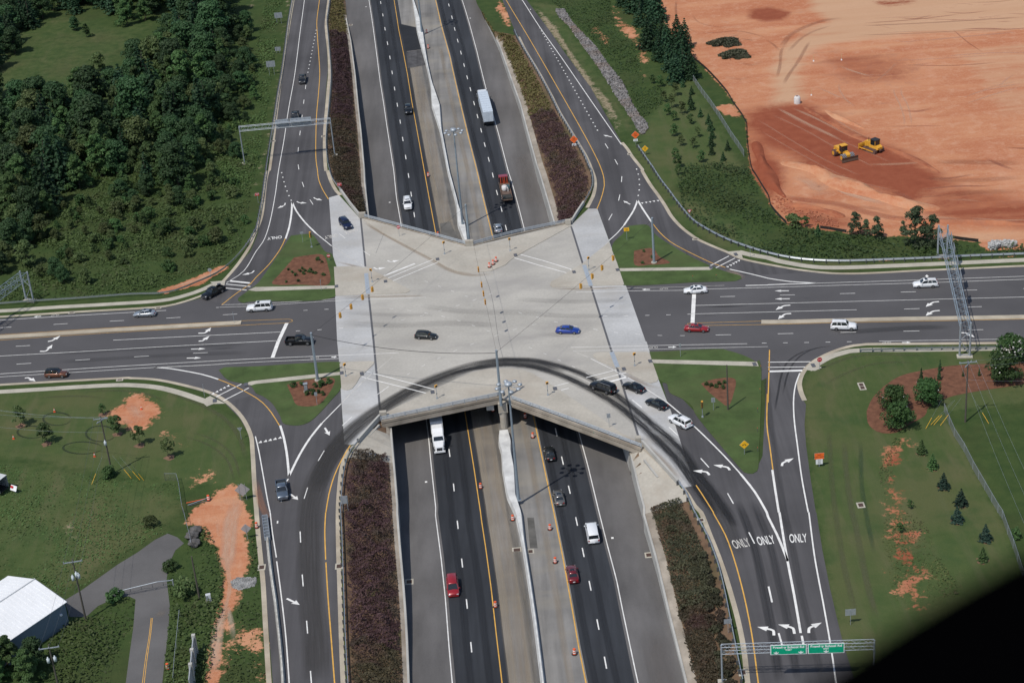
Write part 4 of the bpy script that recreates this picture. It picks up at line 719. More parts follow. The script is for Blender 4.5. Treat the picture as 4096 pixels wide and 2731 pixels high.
forest("O 300,330 345,430 440,435 485,390 505,280 530,200 585,120 590,220 560,330 520,420 440,480 330,480 240,480",4.8,('green','olive','green','oak'),'along the ragged edge of the scrub',(.28,.62))
forest("O 150,470 330,450 420,500 380,560 260,600 120,620 60,560",6.,('green','olive'),'in the scrub below the wood',(.25,.45))
# pines along the construction site
for i,s in enumerate(("13 1010,60","13 1120,110","13 1230,60","13 1330,190","13 1180,240","13 1280,330","13 1380,400","13 1250,450","13 1430,470","13 1520,470","13 1350,560","13 1460,640","13 1560,680","13 1640,720","13 1500,760","13 1300,120","13 1180,20","13 1560,560","13 1010,-60","13 1120,-120","13 1240,-80")):
    p=at(pl(s)[0]); plant('big_pine' if i%2 else 'pine',p,random.uniform(.72,.95),'dark evergreen in the dense belt between the grass bank and the red clay site','pines along the clay site')
plant('pine',at(pl("13 1590,440")[0]),.85,'tall thin pine poking out of the right side of the evergreen belt over the clay')
# small trees by the lower edge of the site
for s,k,sc,l in (("24 800,600",'poplar',.62,'bushy broad young tree against the clay, right of the two smallest shrubs'),("24 900,600",'poplar',.42,'short side stem of the bushy young tree against the clay'),("24 1000,630",'poplar',.58,'dark narrow young tree against the clay, in the middle of the hedge line'),("24 1350,690",'poplar',1.0,'tallest young tree against the clay, left of the lattice sign bridge'),("24 1500,700",'poplar',.8,'slim tall tree right beside the far end of the lattice sign bridge'),("24 1240,590",'poplar',.36,'thin wispy sapling left of the tallest tree against the clay'),("24 240,520",'shrub2',1.1,'round green shrub against pale clay at the left of the hedge line'),("24 345,520",'sapling',.8,'small thin sapling against pale clay near the silt fence'),("24 460,600",'cypress',1.2,'small dark pointed evergreen at the edge of the hedge line'),("24 1660,690",'shrub2',.8,'yellowish shrub half hidden behind the lattice sign bridge leg')): plant(k,at(pl(s)[0]),sc,l)
RINGM=surf('dry mulch',(.20,.115,.075),.3,1.5,fine=5.,stain=(.12,.09,.05))
# planted rows on the bank right of the on-ramp
i=0
for s in ("13 1650,870","13 1640,960","13 1650,1010","13 1730,1075","13 1805,1140","13 1825,1200","13 1840,1270","13 1830,1345","13 1835,1420","13 1980,1380","13 1940,1475","13 1570,800"):
    plant('cypress',at(pl(s)[0]),random.uniform(.95,1.3),'small dark pointed evergreen in the planted rows beside the chain link fence','planted evergreens on the bank')
for s in ("13 1500,880","13 1400,940","13 1470,990","13 1560,1050","13 1430,1060","13 1490,1110","13 1490,1250","13 1700,1260","13 1640,1140","13 1550,1340","13 1670,1360","13 1500,1460","13 1740,1490","13 1360,800","13 1290,770","13 1520,1540","23 1530,40"):
    plant(random.choice(('sapling','oak_sapling')),at(pl(s)[0]),random.uniform(.75,1.1),'small round green sapling planted on the bank above the ramp','saplings on the bank')
for j,(s,k,sc,l) in enumerate((("31 190,775",'oak_sapling',1.2,'thin yellowish sapling at far left of the lawn by the power line'),("31 430,940",'sapling',1.35,'dark green sapling with a long shadow on the left lawn'),("31 945,670",'sapling',.7,'small dark sapling just behind the wooden power pole'),("31 1080,850",'sapling',1.2,'leafy sapling at the left edge of the round bare clay patch'),("31 1280,955",'oak_sapling',1.15,'sapling below the round bare clay patch on the lawn'),("31 1555,1065",'oak_sapling',1.1,'rightmost sapling on the left lawn, near the ramp'),
  ("34 1410,1030",'greenfir',1.,'topmost small green fir in the curved row below the mulch bed'),("34 1510,1165",'greenfir',1.05,'bright green fir, second from the top of the curved row'),("34 1610,1345",'spruce',1.,'bluish spruce, third from the top of the curved row'),("34 1770,1500",'spruce',1.05,'bluish spruce, fourth from the top of the curved row'),("44 1735,85",'spruce',.98,'bluish spruce, fifth from the top of the curved row'),("44 1995,255",'spruce',1.,'dark spruce near the chain link fence, second from the bottom of the curved row'),("44 1970,445",'greenfir',.9,'lowest small fir of the curved row, just above the aircraft edge'),
  ("34 1150,620",'myrtle',.95,'upper of the two touching round shrubs at the left end of the mulch bed'),("34 1190,790",'myrtle',.98,'lower of the two touching round shrubs at the left end of the mulch bed'),("34 1460,565",'myrtle',.98,'broad round shrub in the middle of the mulch bed'),("34 2170,370",'myrtle',1.15,'large green shrub with a few white blossoms at right end of the mulch bed'),("34 2240,190",'myrtle',1.15,'large shrub covered in white blossom at the right picture edge by the guardrail'),
  ("34 1405,370",'pencil',1.05,'slim pencil cypress behind the broad round shrub'),("34 1578,270",'pencil',.85,'upper slim pencil cypress in the mulch bed'),("34 1570,350",'pencil',.95,'lower slim pencil cypress in the mulch bed'),("34 1530,400",'pencil',.65,'short pencil cypress peeking out right of the broad round shrub'),("34 1375,385",'pencil',.4,'tiny brownish cypress left of the slim pencil cypress'),("34 1790,320",'pencil',.5,'small brown shrub left of the wooden power pole on the mulch bed'),("34 1938,315",'pencil',.6,'small dark cypress right of the wooden power pole on the mulch bed'),
  ("44 1210,180",'sapling',.55,'yellowish seedling on the rough clay bank'),("34 1300,1530",'sapling',.5,'small weedy seedling on the rough clay bank above the drain'),("44 2270,230",'shrub',.7,'low green shrub behind the chain link fence near the aircraft edge'),
  ("31 1010,1240",'shrub',.9,'bushy growth around the foot of the wooden power pole'),("41 1050,800",'shrub',.9,'shrub at the left post of the pipe gate'),("41 1700,760",'shrub2',1.1,'bright green shrub right of the pipe gate'),("41 1560,520",'shrub',.8,'shrub leaning over the right edge of the closed side street'),("41 1380,130",'shrub2',.7,'pale green clump of tall weeds above the end of the side street'),
  ("21 1260,430",'shrub',.6,'small dark bush on the pale patch in the weedy field'),("21 1740,370",'shrub',1.2,'tall shrub in the weedy field near the ramp curve'),("21 1790,540",'shrub2',1.1,'yellow green shrub in the weedy field by the ramp curve'),("21 2250,480",'shrub',.8,'dark shrub on the brown verge at the ramp guardrail'),("21 1050,530",'shrub',1.1,'dark bush in the middle of the weedy field'),("21 1540,560",'shrub',1.4,'largest shrub in the middle of the weedy field'),("21 1990,650",'shrub2',1.2,'olive shrub beside the ramp curve guardrail'),("21 1880,690",'shrub',1.,'dark low shrub left of the olive one by the curve'))):
    r=plant(k,at(pl(s)[0]),sc,l)
    if k in('sapling','oak_sapling','greenfir','spruce') and 'seedling' not in l:
        p=at(pl(s)[0]); tag(MB().poly([(p.x+math.cos(a)*(.95+.2*math.sin(a*5+p.x)),p.y+math.sin(a)*(.95+.2*math.cos(a*3+p.y))) for a in np.linspace(0,6.2832,22)[:-1]],.008).build('mulch_ring',RINGM),kind='structure')
    if k=='myrtle':
        n=90 if 'covered' in l else (22 if 'few' in l else 4); d=ball(n); d[:,2]=abs(d[:,2])
        fl=bpy.data.objects.new('blossom',quadmesh('blossom',d*np.array([2.3,2.3,2.2])*(.85+.3*RNG.random((n,1)))+np.array([0,0,2.5]),d+np.array([0,0,.6]),.30,L_FLOW)); COL.objects.link(fl); fl.parent=r
for p in scatter("21 350,330 1500,120 2250,120 2280,300 2240,560 2000,820 1300,1000 700,930 480,700",8.5): plant(random.choice(('shrub','shrub','shrub2')),p,random.uniform(.55,1.15),'low rounded shrub growing wild in the weedy field left of the ramp','wild shrubs in the weedy field')
# weeds, rough grass: uncountable
def weeds(name,s,dens,size,h,m,flat=.6,excl=()):
    poly=[(v.x,v.y) for v in W(s)]; x0=min(a for a,_ in poly);x1=max(a for a,_ in poly);y0=min(b for _,b in poly);y1=max(b for _,b in poly)
    n=int((x1-x0)*(y1-y0)*dens); X=x0+(x1-x0)*RNG.random(n); Y=y0+(y1-y0)*RNG.random(n)
    pv=[Vector((a,b,0)) for a,b in poly]; d=sdist(X,Y,pv); ex=np.zeros(n,bool)
    # clumps: density and height follow a smooth random field
    fld=np.zeros(n)
    for k in range(14):
        a=RNG.random()*6.28; f=RNG.random()*.5+.06; fld+=np.sin((X*math.cos(a)+Y*math.sin(a))*f+RNG.random()*6)*.27
    keep=(d>0)&(RNG.random(n)<np.clip(.65+.45*fld,.12,1)); X,Y,fld=X[keep],Y[keep],fld[keep]; n=len(X)
    Z=h*np.clip(.55+.5*fld,.1,1.4)*RNG.random(n)
    nr=np.stack([RNG.normal(size=n)*flat,RNG.normal(size=n)*flat,np.ones(n)],1)
    o=bpy.data.objects.new(name,quadmesh(name,np.stack([X,Y,Z],1),nr,size*(.6+.8*RNG.random(n)),m,val=np.clip(.5+.28*fld+RNG.normal(size=n)*.18,0,1))); COL.objects.link(o); return o
def stuff(o,l,c): tag(o,l,c,kind='stuff')
stuff(weeds('weeds',"21 -300,300 340,250 650,60 720,-60 11 1100,1450 1480,1500 1850,1400 2200,1480 21 2351,-60 2300,200 2250,560 2180,720 2060,840 1900,900 1640,990 1430,1090 700,1170 0,1210 -400,1250",6.5,.46,.8,L_WEED,.5),'tangled green weeds and vines filling the field left of the ramp','weeds')
stuff(weeds('weeds',"O 520,160 560,180 575,200 590,100 610,0 640,-30 650,0 636,80 628,150 615,250 600,340 590,420 560,440 480,420 470,380 500,300",6,.45,.7,L_WEED,.5),'rough green growth between the woods and the upper left ramp guardrail','weeds')
stuff(weeds('weeds',"23 1520,110 1600,-40 13 1900,1500 2180,1560 23 2200,80 2300,250 24 30,400 180,520 420,560 700,600 1050,630 1250,620 1620,680 1900,690 2030,745 2351,720 2900,700 2900,765 2351,770 1640,795 850,822 350,800 0,765 23 2000,640 1750,510 1560,330",7,.46,1.4,L_WEEDD,.5),'thick dark green undergrowth below the red clay site','undergrowth')
stuff(weeds('weeds',"13 330,0 700,-200 900,0 930,180 1000,330 1130,400 1150,560 1190,640 1240,830 1370,760 1380,960 1230,1080 1180,1080 1100,900 960,680 760,390 640,270 500,120",5,.4,.6,L_WEEDD,.5),'patchy green growth on the cut bank between the rock ditch and the pines','weeds')
stuff(weeds('weeds',"31 -300,1090 500,1170 900,1240 1640,1310 1690,1568 41 1710,10 1560,190 1400,230 1080,460 750,690 590,780 300,600 40,540 -300,560",5.5,.32,.2,L_WEED,.4),'uneven green pasture grass around the white building','pasture grass')
stuff(weeds('weeds',"41 1720,330 1900,150 1990,340 2060,560 2040,800 2050,960 1990,1020 1960,1260 1920,1568 1900,1720 1500,1720 1520,1300 1550,1080 1560,860 1540,600 1640,380",9,.4,.9,L_WEED,.5),'tall green weeds between the side street and the clay track','weeds')
stuff(weeds('weeds',"41 640,990 800,960 900,870 1050,800 1180,780 1240,820 1220,1040 1110,1250 1100,1568 1100,1720 300,1720 420,1400 440,1180 620,1040",9,.4,.9,L_WEED,.5),'tall weeds between the white building and the side street','weeds')
stuff(weeds('weeds',"41 2290,240 2351,200 42 5,300 20,640 40,900 40,1250 90,1568 41 2040,1568 2100,1350 2200,1100 2160,950 2240,700 2280,500",6,.36,.5,L_WEED,.5),'scattered weeds between the clay track and the lower left ramp','weeds')
stuff(weeds('weeds',"34 1150,880 1230,900 1120,1150 1180,1300 1150,1400 1300,1500 1280,1568 44 1450,100 1560,400 1700,620 1800,700 1500,980 1150,800 1100,450 1040,250 1080,0 34 1050,1400 1020,1200",9,.27,.35,L_WEEDY,.4),'ragged weeds on the eroded clay bank at lower right','weeds')
def bedcover(name,A,B_,y0,y1,u0,u1,dens,size,h,m,poly=None):
    """shrub mass growing on the slope between the road edge A and the wall top B"""
    n=int((y1-y0)*9*dens); Y=y0+(y1-y0)*RNG.random(n); U=u0+(u1-u0)*RNG.random(n); a=A(Y); b2=B_(Y); X=a+(b2-a)*U; G=WT*U if A is TL or A is TR else WT*(1-U)
    hump=np.sin(np.pi*np.clip((U-u0)/(u1-u0),0,1))**.35; fld=np.zeros(n)
    for k in range(16):
        t=RNG.random()*6.28; f=RNG.random()*2.2+.4; fld+=np.sin((X*math.cos(t)+Y*math.sin(t))*f+RNG.random()*6)*(.22 if k%2 else .30)
    if poly is not None:
        d=sdist(X,Y,poly); hump=np.clip(d/1.2,0,1)**.4; k=d>0; X,Y,G,hump,fld=X[k],Y[k],G[k],hump[k],fld[k]; n=len(X)
    kk=RNG.random(n)<np.clip((hump-.35-.10*fld)*2.2,.0,1); Z=G+h*hump*np.clip(.72+.40*fld,.25,1.7)*(.72+.28*RNG.random(n)); X,Y,Z,fld=X[kk],Y[kk],Z[kk],fld[kk]; n=len(X)
    nr=np.stack([RNG.normal(size=n)*.65,RNG.normal(size=n)*.65,np.ones(n)*.9],1)
    o=bpy.data.objects.new(name,quadmesh(name,np.stack([X,Y,Z],1),nr,size*(.6+.8*RNG.random(n)),m,val=np.clip(.5+.25*fld+RNG.normal(size=n)*.16,0,1))); COL.objects.link(o); return o
stuff(bedcover('purple_shrubs',TL,WL,396,466,.03,.88,34,.29,1.2,L_PURG),'lower brownish half of the shrub bed beside the upper left ramp','shrub bed')
stuff(bedcover('purple_shrubs',TL,WL,466,539,.04,.86,34,.29,1.2,L_PURP),'dark purple half of the shrub bed beside the upper left ramp','shrub bed')
stuff(bedcover('purple_shrubs',TL,WL,230,289,.05,.90,44,.27,1.6,L_PURP),'dense dark purple shrub bed beside the lower left ramp','shrub bed')
stuff(bedcover('purple_shrubs',TL,WL,196,230,.05,.90,44,.27,1.4,L_PURG),'brownish lowest part of the shrub bed beside the lower left ramp','shrub bed')
stuff(bedcover('weeds',TL,WL,540,640,.05,.95,8,.45,.5,L_STRAW),'yellow green strip of grass above the left purple shrubs','verge grass')
stuff(bedcover('purple_shrubs',WR,TR,386,456,.15,.93,34,.29,1.3,L_PURP),'dark purple shrub bed beside the upper right ramp','shrub bed')
stuff(bedcover('weeds',WR,TR,456,545,.15,.9,9,.45,.7,L_STRAW),'yellow green rough grass above the right purple shrub bed','verge grass')
stuff(bedcover('mixed_shrubs',WR,TR,234,264,.15,.88,34,.28,1.3,L_DOLV),'dark green half of the shrub bed beside the lower right ramp','shrub bed')
stuff(bedcover('mixed_shrubs',WR,TR,203,236,.15,.70,32,.28,1.1,L_PURG),'reddish brown half of the shrub bed beside the lower right ramp','shrub bed')
for y in np.arange(206,246,1.9):
    for u in(.70,.82):
        if random.random()<.85:
            uu=u+random.uniform(-.04,.04); yy=y+random.uniform(-.5,.5); x=float(WR(yy)+(TR(yy)-WR(yy))*uu); plant('ball',Vector((x,yy,WT*(1-uu)-.05)),random.uniform(.8,1.15),'small rounded olive shrub in the row next to the lower right ramp guardrail','rounded shrubs by the lower right ramp')
# island plants
for s,k in (("22 300,915",.5),("22 330,940",.5),("22 365,965",.6),("22 400,930",.55),("22 435,950",.6),("22 450,925",.5),("22 490,930",.6),("22 520,945",.6),("22 545,945",.5),("22 500,915",.5),("22 570,822",.7),("22 605,845",.45),("22 622,962",.6),("22 280,1025",.4),("22 390,1020",.55),("22 425,905",.5),
   ("32 340,412",.9),("32 420,405",.7),("32 540,415",.7),("32 600,410",1.1),("32 665,380",.9),("32 470,485",.7),("32 520,480",.9),("32 575,470",.6),("32 610,490",.7),("33 1790,400",.6),("33 1830,412",.6),("33 1870,420",.6),("33 1900,395",.6),("33 1935,430",.6),("33 1950,385",.6),("23 1210,745",.45),("23 1285,800",.5),("23 1200,850",.5)):
    plant('shrub',at(pl(s)[0],.1),k*.5,'small green ground shrub in the brown mulch of a traffic island','shrubs on the traffic islands')
# cut branches on the clay, rock ditch
for s,r,l in (("13 1960,400",(4.6,2.6),'upper heap of cut evergreen branches lying on the red clay'),("13 2050,510",(4.2,2.7),'lower heap of cut evergreen branches lying on the red clay')):
    p=at(pl(s)[0]); n=4200; A_=RNG.random(n)*6.2832; Q_=np.sqrt(RNG.random(n))*(.75+.18*np.sin(A_*3+r[0])+.14*np.sin(A_*7)); X=Q_*np.cos(A_)*r[0]*1.15; Y=Q_*np.sin(A_)*r[1]*1.7; Z=1.5*np.exp(-(X/r[0])**2-(Y/r[1])**2)*RNG.random(n)+.05
    e=empty('brush_pile',p,0,l,'brush pile'); o=bpy.data.objects.new('branches',quadmesh('branches',np.stack([X,Y,Z],1),np.stack([RNG.normal(size=n),RNG.normal(size=n),np.ones(n)],1),.5,L_DEAD,1.9)); COL.objects.link(o); o.parent=e
    mb=MB()
    for k in range(26): a=random.uniform(0,6.28); c=Vector((random.gauss(0,r[0]*.45),random.gauss(0,r[1]*.7),.6)); v=Vector((math.cos(a),math.sin(a),random.uniform(-.2,.25)))*1.4; mb.tube(c-v,c+v,.05,.03,4)
    mb.build('stems',BARK,e)
def rocks(name,s,n,sz,m,l,c,z0=0.,hh=.25):
    poly=[(v.x,v.y) for v in W(s)]; x0=min(a for a,_ in poly);x1=max(a for a,_ in poly);y0=min(b for _,b in poly);y1=max(b for _,b in poly); mb=MB(); k=0
    while k<n:
        q=(random.uniform(x0,x1),random.uniform(y0,y1))
        if not inside(q,poly): continue
        r=sz*random.uniform(.5,1.2); R=Matrix.Rotation(random.uniform(0,6.28),3,(random.random(),random.random(),random.random()+.1)); mb.box((q[0],q[1],z0+random.random()*hh),(r*1.3,r,r*.8),R,random.uniform(.5,.9)); k+=1
    return tag(mb.build(name,m),l,c,kind='stuff')
ROCK=surf('quarry stone',(.20,.19,.185),.55,1.1,stain=(.20,.13,.09),fine=3.)
rocks('rock_ditch',"13 400,90 480,90 560,220 760,420 900,620 1020,770 1100,950 1180,1080 1235,1120 1250,1200 1190,1245 1150,1180 1040,1010 960,890 820,660 640,410 520,240 430,160",3600,.42,ROCK,'long ditch lined with broken grey rocks beside the upper right ramp','rock ditch',0,.3)
rocks('rock_pile',"24 2025,690 2120,680 2200,675 2290,690 2250,712 2130,710 2090,735 2030,735",420,.4,surf('pale stone',(.40,.40,.39),.4,1.),'pile of pale broken rock at right edge of the undergrowth','rocks',.2,1.)
rocks('gravel_patch',"41 2120,640 2180,600 2351,600 42 5,640 -20,680 41 2200,715 2130,690",900,.22,surf('grey gravel',(.27,.27,.265),.4,.9),'grey gravel spread on the clay track beside lower left ramp','gravel',0,.06)
# ---------------------------------------------------------------- vehicles (local +x is the front)
PAINT={k:plain('car paint '+k,c,.3,mt,.9 if max(c)>.1 else .3,var=.04) for k,c,mt in(('black',(.006,.0065,.008),.0),('white',(.78,.79,.80),0),('silver',(.40,.43,.46),.6),('grey',(.17,.165,.155),.5),('slate',(.13,.16,.20),.5),('red',(.30,.012,.016),.1),('darkred',(.15,.010,.014),.2),('blue',(.010,.045,.30),.2),('navy',(.008,.014,.050),.1),('brown',(.16,.060,.030),.4),('charcoal',(.016,.019,.021),.1))}
def sec(x,hw,zb,zt):
    return [(x,-hw*.9,zb),(x,-hw,zb+.18),(x,-hw,zt-(zt-zb)*.38),(x,-hw*.95,zt-.07),(x,-hw*.80,zt),(x,0,zt+.035),(x,hw*.80,zt),(x,hw*.95,zt-.07),(x,hw,zt-(zt-zb)*.38),(x,hw,zb+.18),(x,hw*.9,zb)]
def prof(kind):
    """body stations (x, half width, underside, top), cabin base x0,x1,z, roof x0,x1,z, base and roof half widths"""
    P={'sedan':([(2.36,.58,.36,.58),(2.30,.76,.27,.68),(2.05,.87,.2,.77),(1.1,.91,.2,.92),(.2,.915,.2,.96),(-1.3,.915,.2,1.0),(-1.95,.88,.22,1.0),(-2.27,.79,.27,.95),(-2.36,.64,.4,.8)],(1.05,-1.72,.93),(.22,-1.02,1.45),.80,.60),
     'wagon':([(2.4,.6,.36,.62),(2.34,.78,.28,.74),(2.08,.88,.24,.86),(1.15,.92,.22,1.0),(.2,.925,.22,1.04),(-1.6,.925,.22,1.06),(-2.2,.88,.25,1.05),(-2.38,.80,.32,.98)],(1.05,-2.28,1.0),(.3,-1.95,1.62),.82,.65),
     'suv':([(2.45,.64,.42,.78),(2.40,.84,.32,.92),(2.15,.94,.28,1.02),(1.2,.98,.26,1.12),(.2,.985,.26,1.14),(-1.9,.985,.26,1.14),(-2.35,.93,.3,1.12),(-2.45,.86,.38,1.05)],(1.0,-2.36,1.08),(.35,-2.12,1.80),.88,.72),
     'bigsuv':([(2.68,.70,.46,.86),(2.62,.90,.36,1.0),(2.3,.98,.32,1.10),(1.3,1.01,.3,1.18),(.2,1.015,.3,1.2),(-2.2,1.015,.3,1.2),(-2.6,.97,.34,1.18),(-2.68,.9,.42,1.1)],(1.12,-2.6,1.14),(.5,-2.4,1.92),.92,.77),
     'pickup':([(2.85,.70,.48,.90),(2.78,.90,.38,1.02),(2.45,.98,.34,1.12),(1.4,1.0,.32,1.20),(.4,1.0,.32,1.2),(-.85,1.0,.32,1.2)],(1.25,-.82,1.16),(.6,-.62,1.88),.92,.74),
     'minivan':([(2.52,.68,.38,.66),(2.45,.86,.3,.8),(2.1,.95,.24,.94),(1.4,.98,.22,1.06),(.2,.985,.22,1.06),(-2.1,.985,.22,1.06),(-2.45,.94,.28,1.04),(-2.54,.86,.36,.98)],(1.55,-2.46,1.03),(.55,-2.2,1.74),.88,.71),
     'van':([(2.8,.74,.45,.92),(2.72,.94,.36,1.06),(2.4,1.0,.32,1.16),(1.75,1.02,.32,1.25),(.2,1.02,.32,1.25),(-2.6,1.02,.32,1.25),(-2.78,.98,.36,1.22)],(1.72,-2.72,1.2),(1.05,-2.58,2.08),.96,.84)}
    return P[kind]
WHL={'sedan':(1.42,-1.38,.33),'wagon':(1.42,-1.40,.34),'suv':(1.5,-1.42,.38),'bigsuv':(1.65,-1.6,.40),'pickup':(1.85,-1.75,.41),'minivan':(1.6,-1.45,.35),'van':(1.85,-1.65,.38)}
TYRE_ME=None
def wheel(par,x,y,r,wd=.24):
    o=MB().tube((0,-wd/2,0),(0,wd/2,0),r,r,14).build('wheel',TYRE,par,True); o.location=(x,y,r)
    mb=MB(); s=1 if y>0 else -1; mb.tube((0,s*wd*.3,0),(0,s*(wd/2+.015),0),r*.66,r*.60,10); q=mb.build('rim',RIM,o); return o
def car(kind,col,label,group=None,roofrack=False,sunroof=False,roofcol=None,cat=None):
    p=PAINT[col]; st,cb,cr,hb,hr=prof(kind); names={'sedan':'car','wagon':'station_wagon','suv':'suv','bigsuv':'suv','pickup':'pickup_truck','minivan':'minivan','van':'cargo_van'}
    r=empty(names[kind],(0,0,0),0,label,cat or {'sedan':'car','wagon':'car','suv':'SUV','bigsuv':'SUV','pickup':'pickup truck','minivan':'minivan','van':'van'}[kind],group)
    mb=MB().loft([sec(*s) for s in st]); mb.build('body',p,r,True)
    x0,x1,zb=cb;rx0,rx1,zr=cr
    g=[(x0,-hb,zb),(x0,hb,zb),(x1,hb*.96,zb),(x1,-hb*.96,zb)]; t=[(rx0,-hr,zr-.05),(rx0,hr,zr-.05),(rx1,hr*.95,zr-.05),(rx1,-hr*.95,zr-.05)]
    mb=MB(); vs=g+t; mb.add(vs,[(0,1,5,4),(1,2,6,5),(2,3,7,6),(3,0,4,7)]); mb.build('windows',GLASS,r)
    # roof panel and pillars
    mb=MB(); n=5; secs=[]
    for k,(x,f,dz) in enumerate(((rx0+.14,.94,-.075),(rx0-.08,1.02,-.012),((rx0+rx1)/2,1.03,.02),(rx1+.1,1.0,-.012),(rx1-.12,.93,-.07))):
        h=hr*f*1.02; secs.append([(x,-h,zr-.06+dz),(x,-h*.93,zr-.005+dz),(x,0,zr+.03+dz),(x,h*.93,zr-.005+dz),(x,h,zr-.06+dz)])
    mb.loft(secs); rp=PAINT[roofcol] if roofcol else p; mb.build('roof',rp,r,True)
    mb=MB(); ext=1.02
    for a,b_ in zip(g,t): mb.tube((a[0]*ext if abs(a[0])>.5 else a[0],a[1]*1.01,a[2]-.02),(b_[0],b_[1]*1.01,b_[2]),.062,.05,5)
    tt=.5
    for f in ((.47,) if kind in('sedan',) else (.42,.70)):
        for s in(-1,1):
            xa=x0+(x1-x0)*f; xb=rx0+(rx1-rx0)*(f-.06 if kind!='pickup' else f); mb.tube((xa,s*hb*.985,zb-.02),(xb,s*hr*1.0,zr-.05),.055,.05,4)
    mb.build('pillars',p,r)
    if kind in('minivan','van'):
        mb=MB()
        if kind=='van':
            for s in(-1,1):
                f0,f1=.30,.98; A=lambda f,up_:((rx0+(rx1-rx0)*f),s*hr*1.012,zr-.05) if up_ else ((x0+(x1-x0)*f),s*hb*1.012,zb-.05); q=[A(f0,0),A(f1,0),A(f1,1),A(f0,1)]; mb.add(q,[(0,1,2,3) if s<0 else (3,2,1,0)])
            mb.build('side_panels',p,r)
    if kind=='pickup':
        mb=MB()
        for s in(-1,1): mb.box((-1.83,s*.94,.86),(1.98,.11,.72)); 
        mb.box((-2.80,0,.86),(.1,1.98,.72)); mb.box((-.9,0,.9),(.06,1.9,.62)); mb.build('bed_sides',p,r); MB().box((-1.83,0,.62),(1.95,1.80,.10)).build('bed_floor',BLACK,r); MB().box((-1.83,0,.47),(1.9,1.7,.2)).build('chassis',TRIM,r); xr=-2.86
    else: xr=st[-1][0]
    xf=st[0][0]; fa,ra,wr=WHL[kind]; hw=st[3][1]
    for x in(fa,ra):
        for s in(-1,1): wheel(r,x,s*(hw-.105),wr)
    zl=st[1][3]-.10; yl=st[1][1]*.74
    for s in(-1,1):
        MB().box((st[1][0]-.03,s*yl,zl),(.16,.34,.15)).build('headlight',LAMPW,r); MB().box((xr+.04,s*(st[-1][1]*.86 if kind!='pickup' else .88),.80 if kind=='sedan' else .95),(.12,.22,.20 if kind=='sedan' else .32)).build('taillight',LAMPR,r)
        MB().box((x0-.28,s*(hb+.17),zb+.05),(.14,.22,.14)).build('mirror',p if kind!='pickup' else TRIM,r)
    MB().box((xf-.04,0,st[0][3]-.12),(.1,st[0][1]*1.15,.16)).build('grille',CHROME if kind in('pickup','bigsuv') else TRIM,r); MB().box((xf-.02,0,st[0][2]+.06),(.16,st[1][1]*1.9,.16)).build('front_bumper',CHROME if kind=='pickup' else p,r); MB().box((xr-.02,0,st[-1][2]+.1),(.16,1.66,.2)).build('rear_bumper',CHROME if kind in('pickup','van') else p,r)
    MB().box((xr-.11,0,.62),(.03,.36,.14)).build('licence_plate',SIGW,r)
    if roofrack:
        for s in(-1,1): MB().path([(rx0-.25,s*hr*.86,zr+.07),(rx1+.15,s*hr*.86,zr+.07)],.025,5).build('roof_rail',TRIM if col!='black' else ALU,r)
    if sunroof: MB().box((rx0-.42,0,zr+.028),(.55,hr*1.15,.03)).build('sunroof',GLASS,r)
    return r
CARLEN={'sedan':4.7,'wagon':4.8,'suv':4.9,'bigsuv':5.35,'pickup':5.7,'minivan':5.05,'van':5.6}
def setcar(o,s,rear,front,mode='c',hwy=False,L=4.8,Wd=1.85,zz=0.):
    """s: pixel; rear->front: heading pixels; mode end: s is the near bumper on the road, side: the near tyres, c: centre"""
    f=ath if hwy else at
    P=f(pl(s)[0]); d=(f(pl(front)[0])-f(pl(rear)[0])); d.z=0; d.normalize()
    if mode=='end': 
        k=1 if d.y>0 else -1; P=P+d*k*L/2
    elif mode=='side':
        n=Vector((-d.y,d.x,0)); n=n if n.y>0 else -n; P=P+n*Wd/2
    o.location=(P.x,P.y,(hz(P.y)+.03 if hwy else .014)+zz); o.rotation_euler=(0,0,math.atan2(d.y,d.x)); return o
def V(kind,col,label,s,rear,front,mode,hwy=False,sc=1.,**k):
    o=car(kind,col,label,**k); setcar(o,s,rear,front,mode,hwy,CARLEN[kind]*sc,zz=.0); o.scale=(sc,sc,sc); return o
V('pickup','black','black pickup truck driving down the upper left ramp, farther up than the sign gantry',"12 425,782","12 435,700","12 420,800",'end')
V('pickup','charcoal','dark pickup truck half hidden behind the sign gantry over the upper left ramp',"12 360,1128","12 362,1030","12 352,1130",'end')
V('suv','black','black SUV driving towards the bridge in the lane beside the wide grey median',"12 1405,1062","12 1382,960","12 1402,1080",'end',True)
V('bigsuv','white','white SUV with roof rack on the highway just above the bridge',"22 1400,372","22 1380,200","22 1402,380",'end',True,roofrack=True,sunroof=True)
V('sedan','silver','silver sedan about to pass under the bridge from its far side, seen from behind',"22 2234,585","22 2244,620","22 2212,480",'end',True)
V('suv','navy','dark blue SUV turning on to the bridge slab from the upper left ramp',"22 825,512","22 780,455","22 870,550",'c')
V('sedan','silver','silver sedan alone on the far left of the crossing road',"21 1322,1350","21 1420,1318","21 1233,1325",'side',sunroof=True)
V('pickup','black','black pickup truck merging from the ramp on to the crossing road by the left crosswalk',"21 1962,1142","21 2060,1085","21 1870,1185",'c')
V('bigsuv','white','long white SUV with roof rails approaching on the crossing road left of the bridge',"22 30,1298","22 155,1248","21 2270,1262",'side',roofrack=True,sunroof=True)
V('wagon','charcoal','dark grey compact SUV driving right across the middle of the bridge deck',"22 1552,1556","22 1450,1515","22 1655,1525",'side',roofrack=True,sc=.93)
V('pickup','black','black pickup truck waiting beyond the wide white stop line left of the bridge',"32 395,38","22 265,1545","22 525,1540",'side')
V('sedan','blue','bright blue hatchback driving right on the bridge deck',"23 508,1505","23 405,1468","23 612,1472",'side')
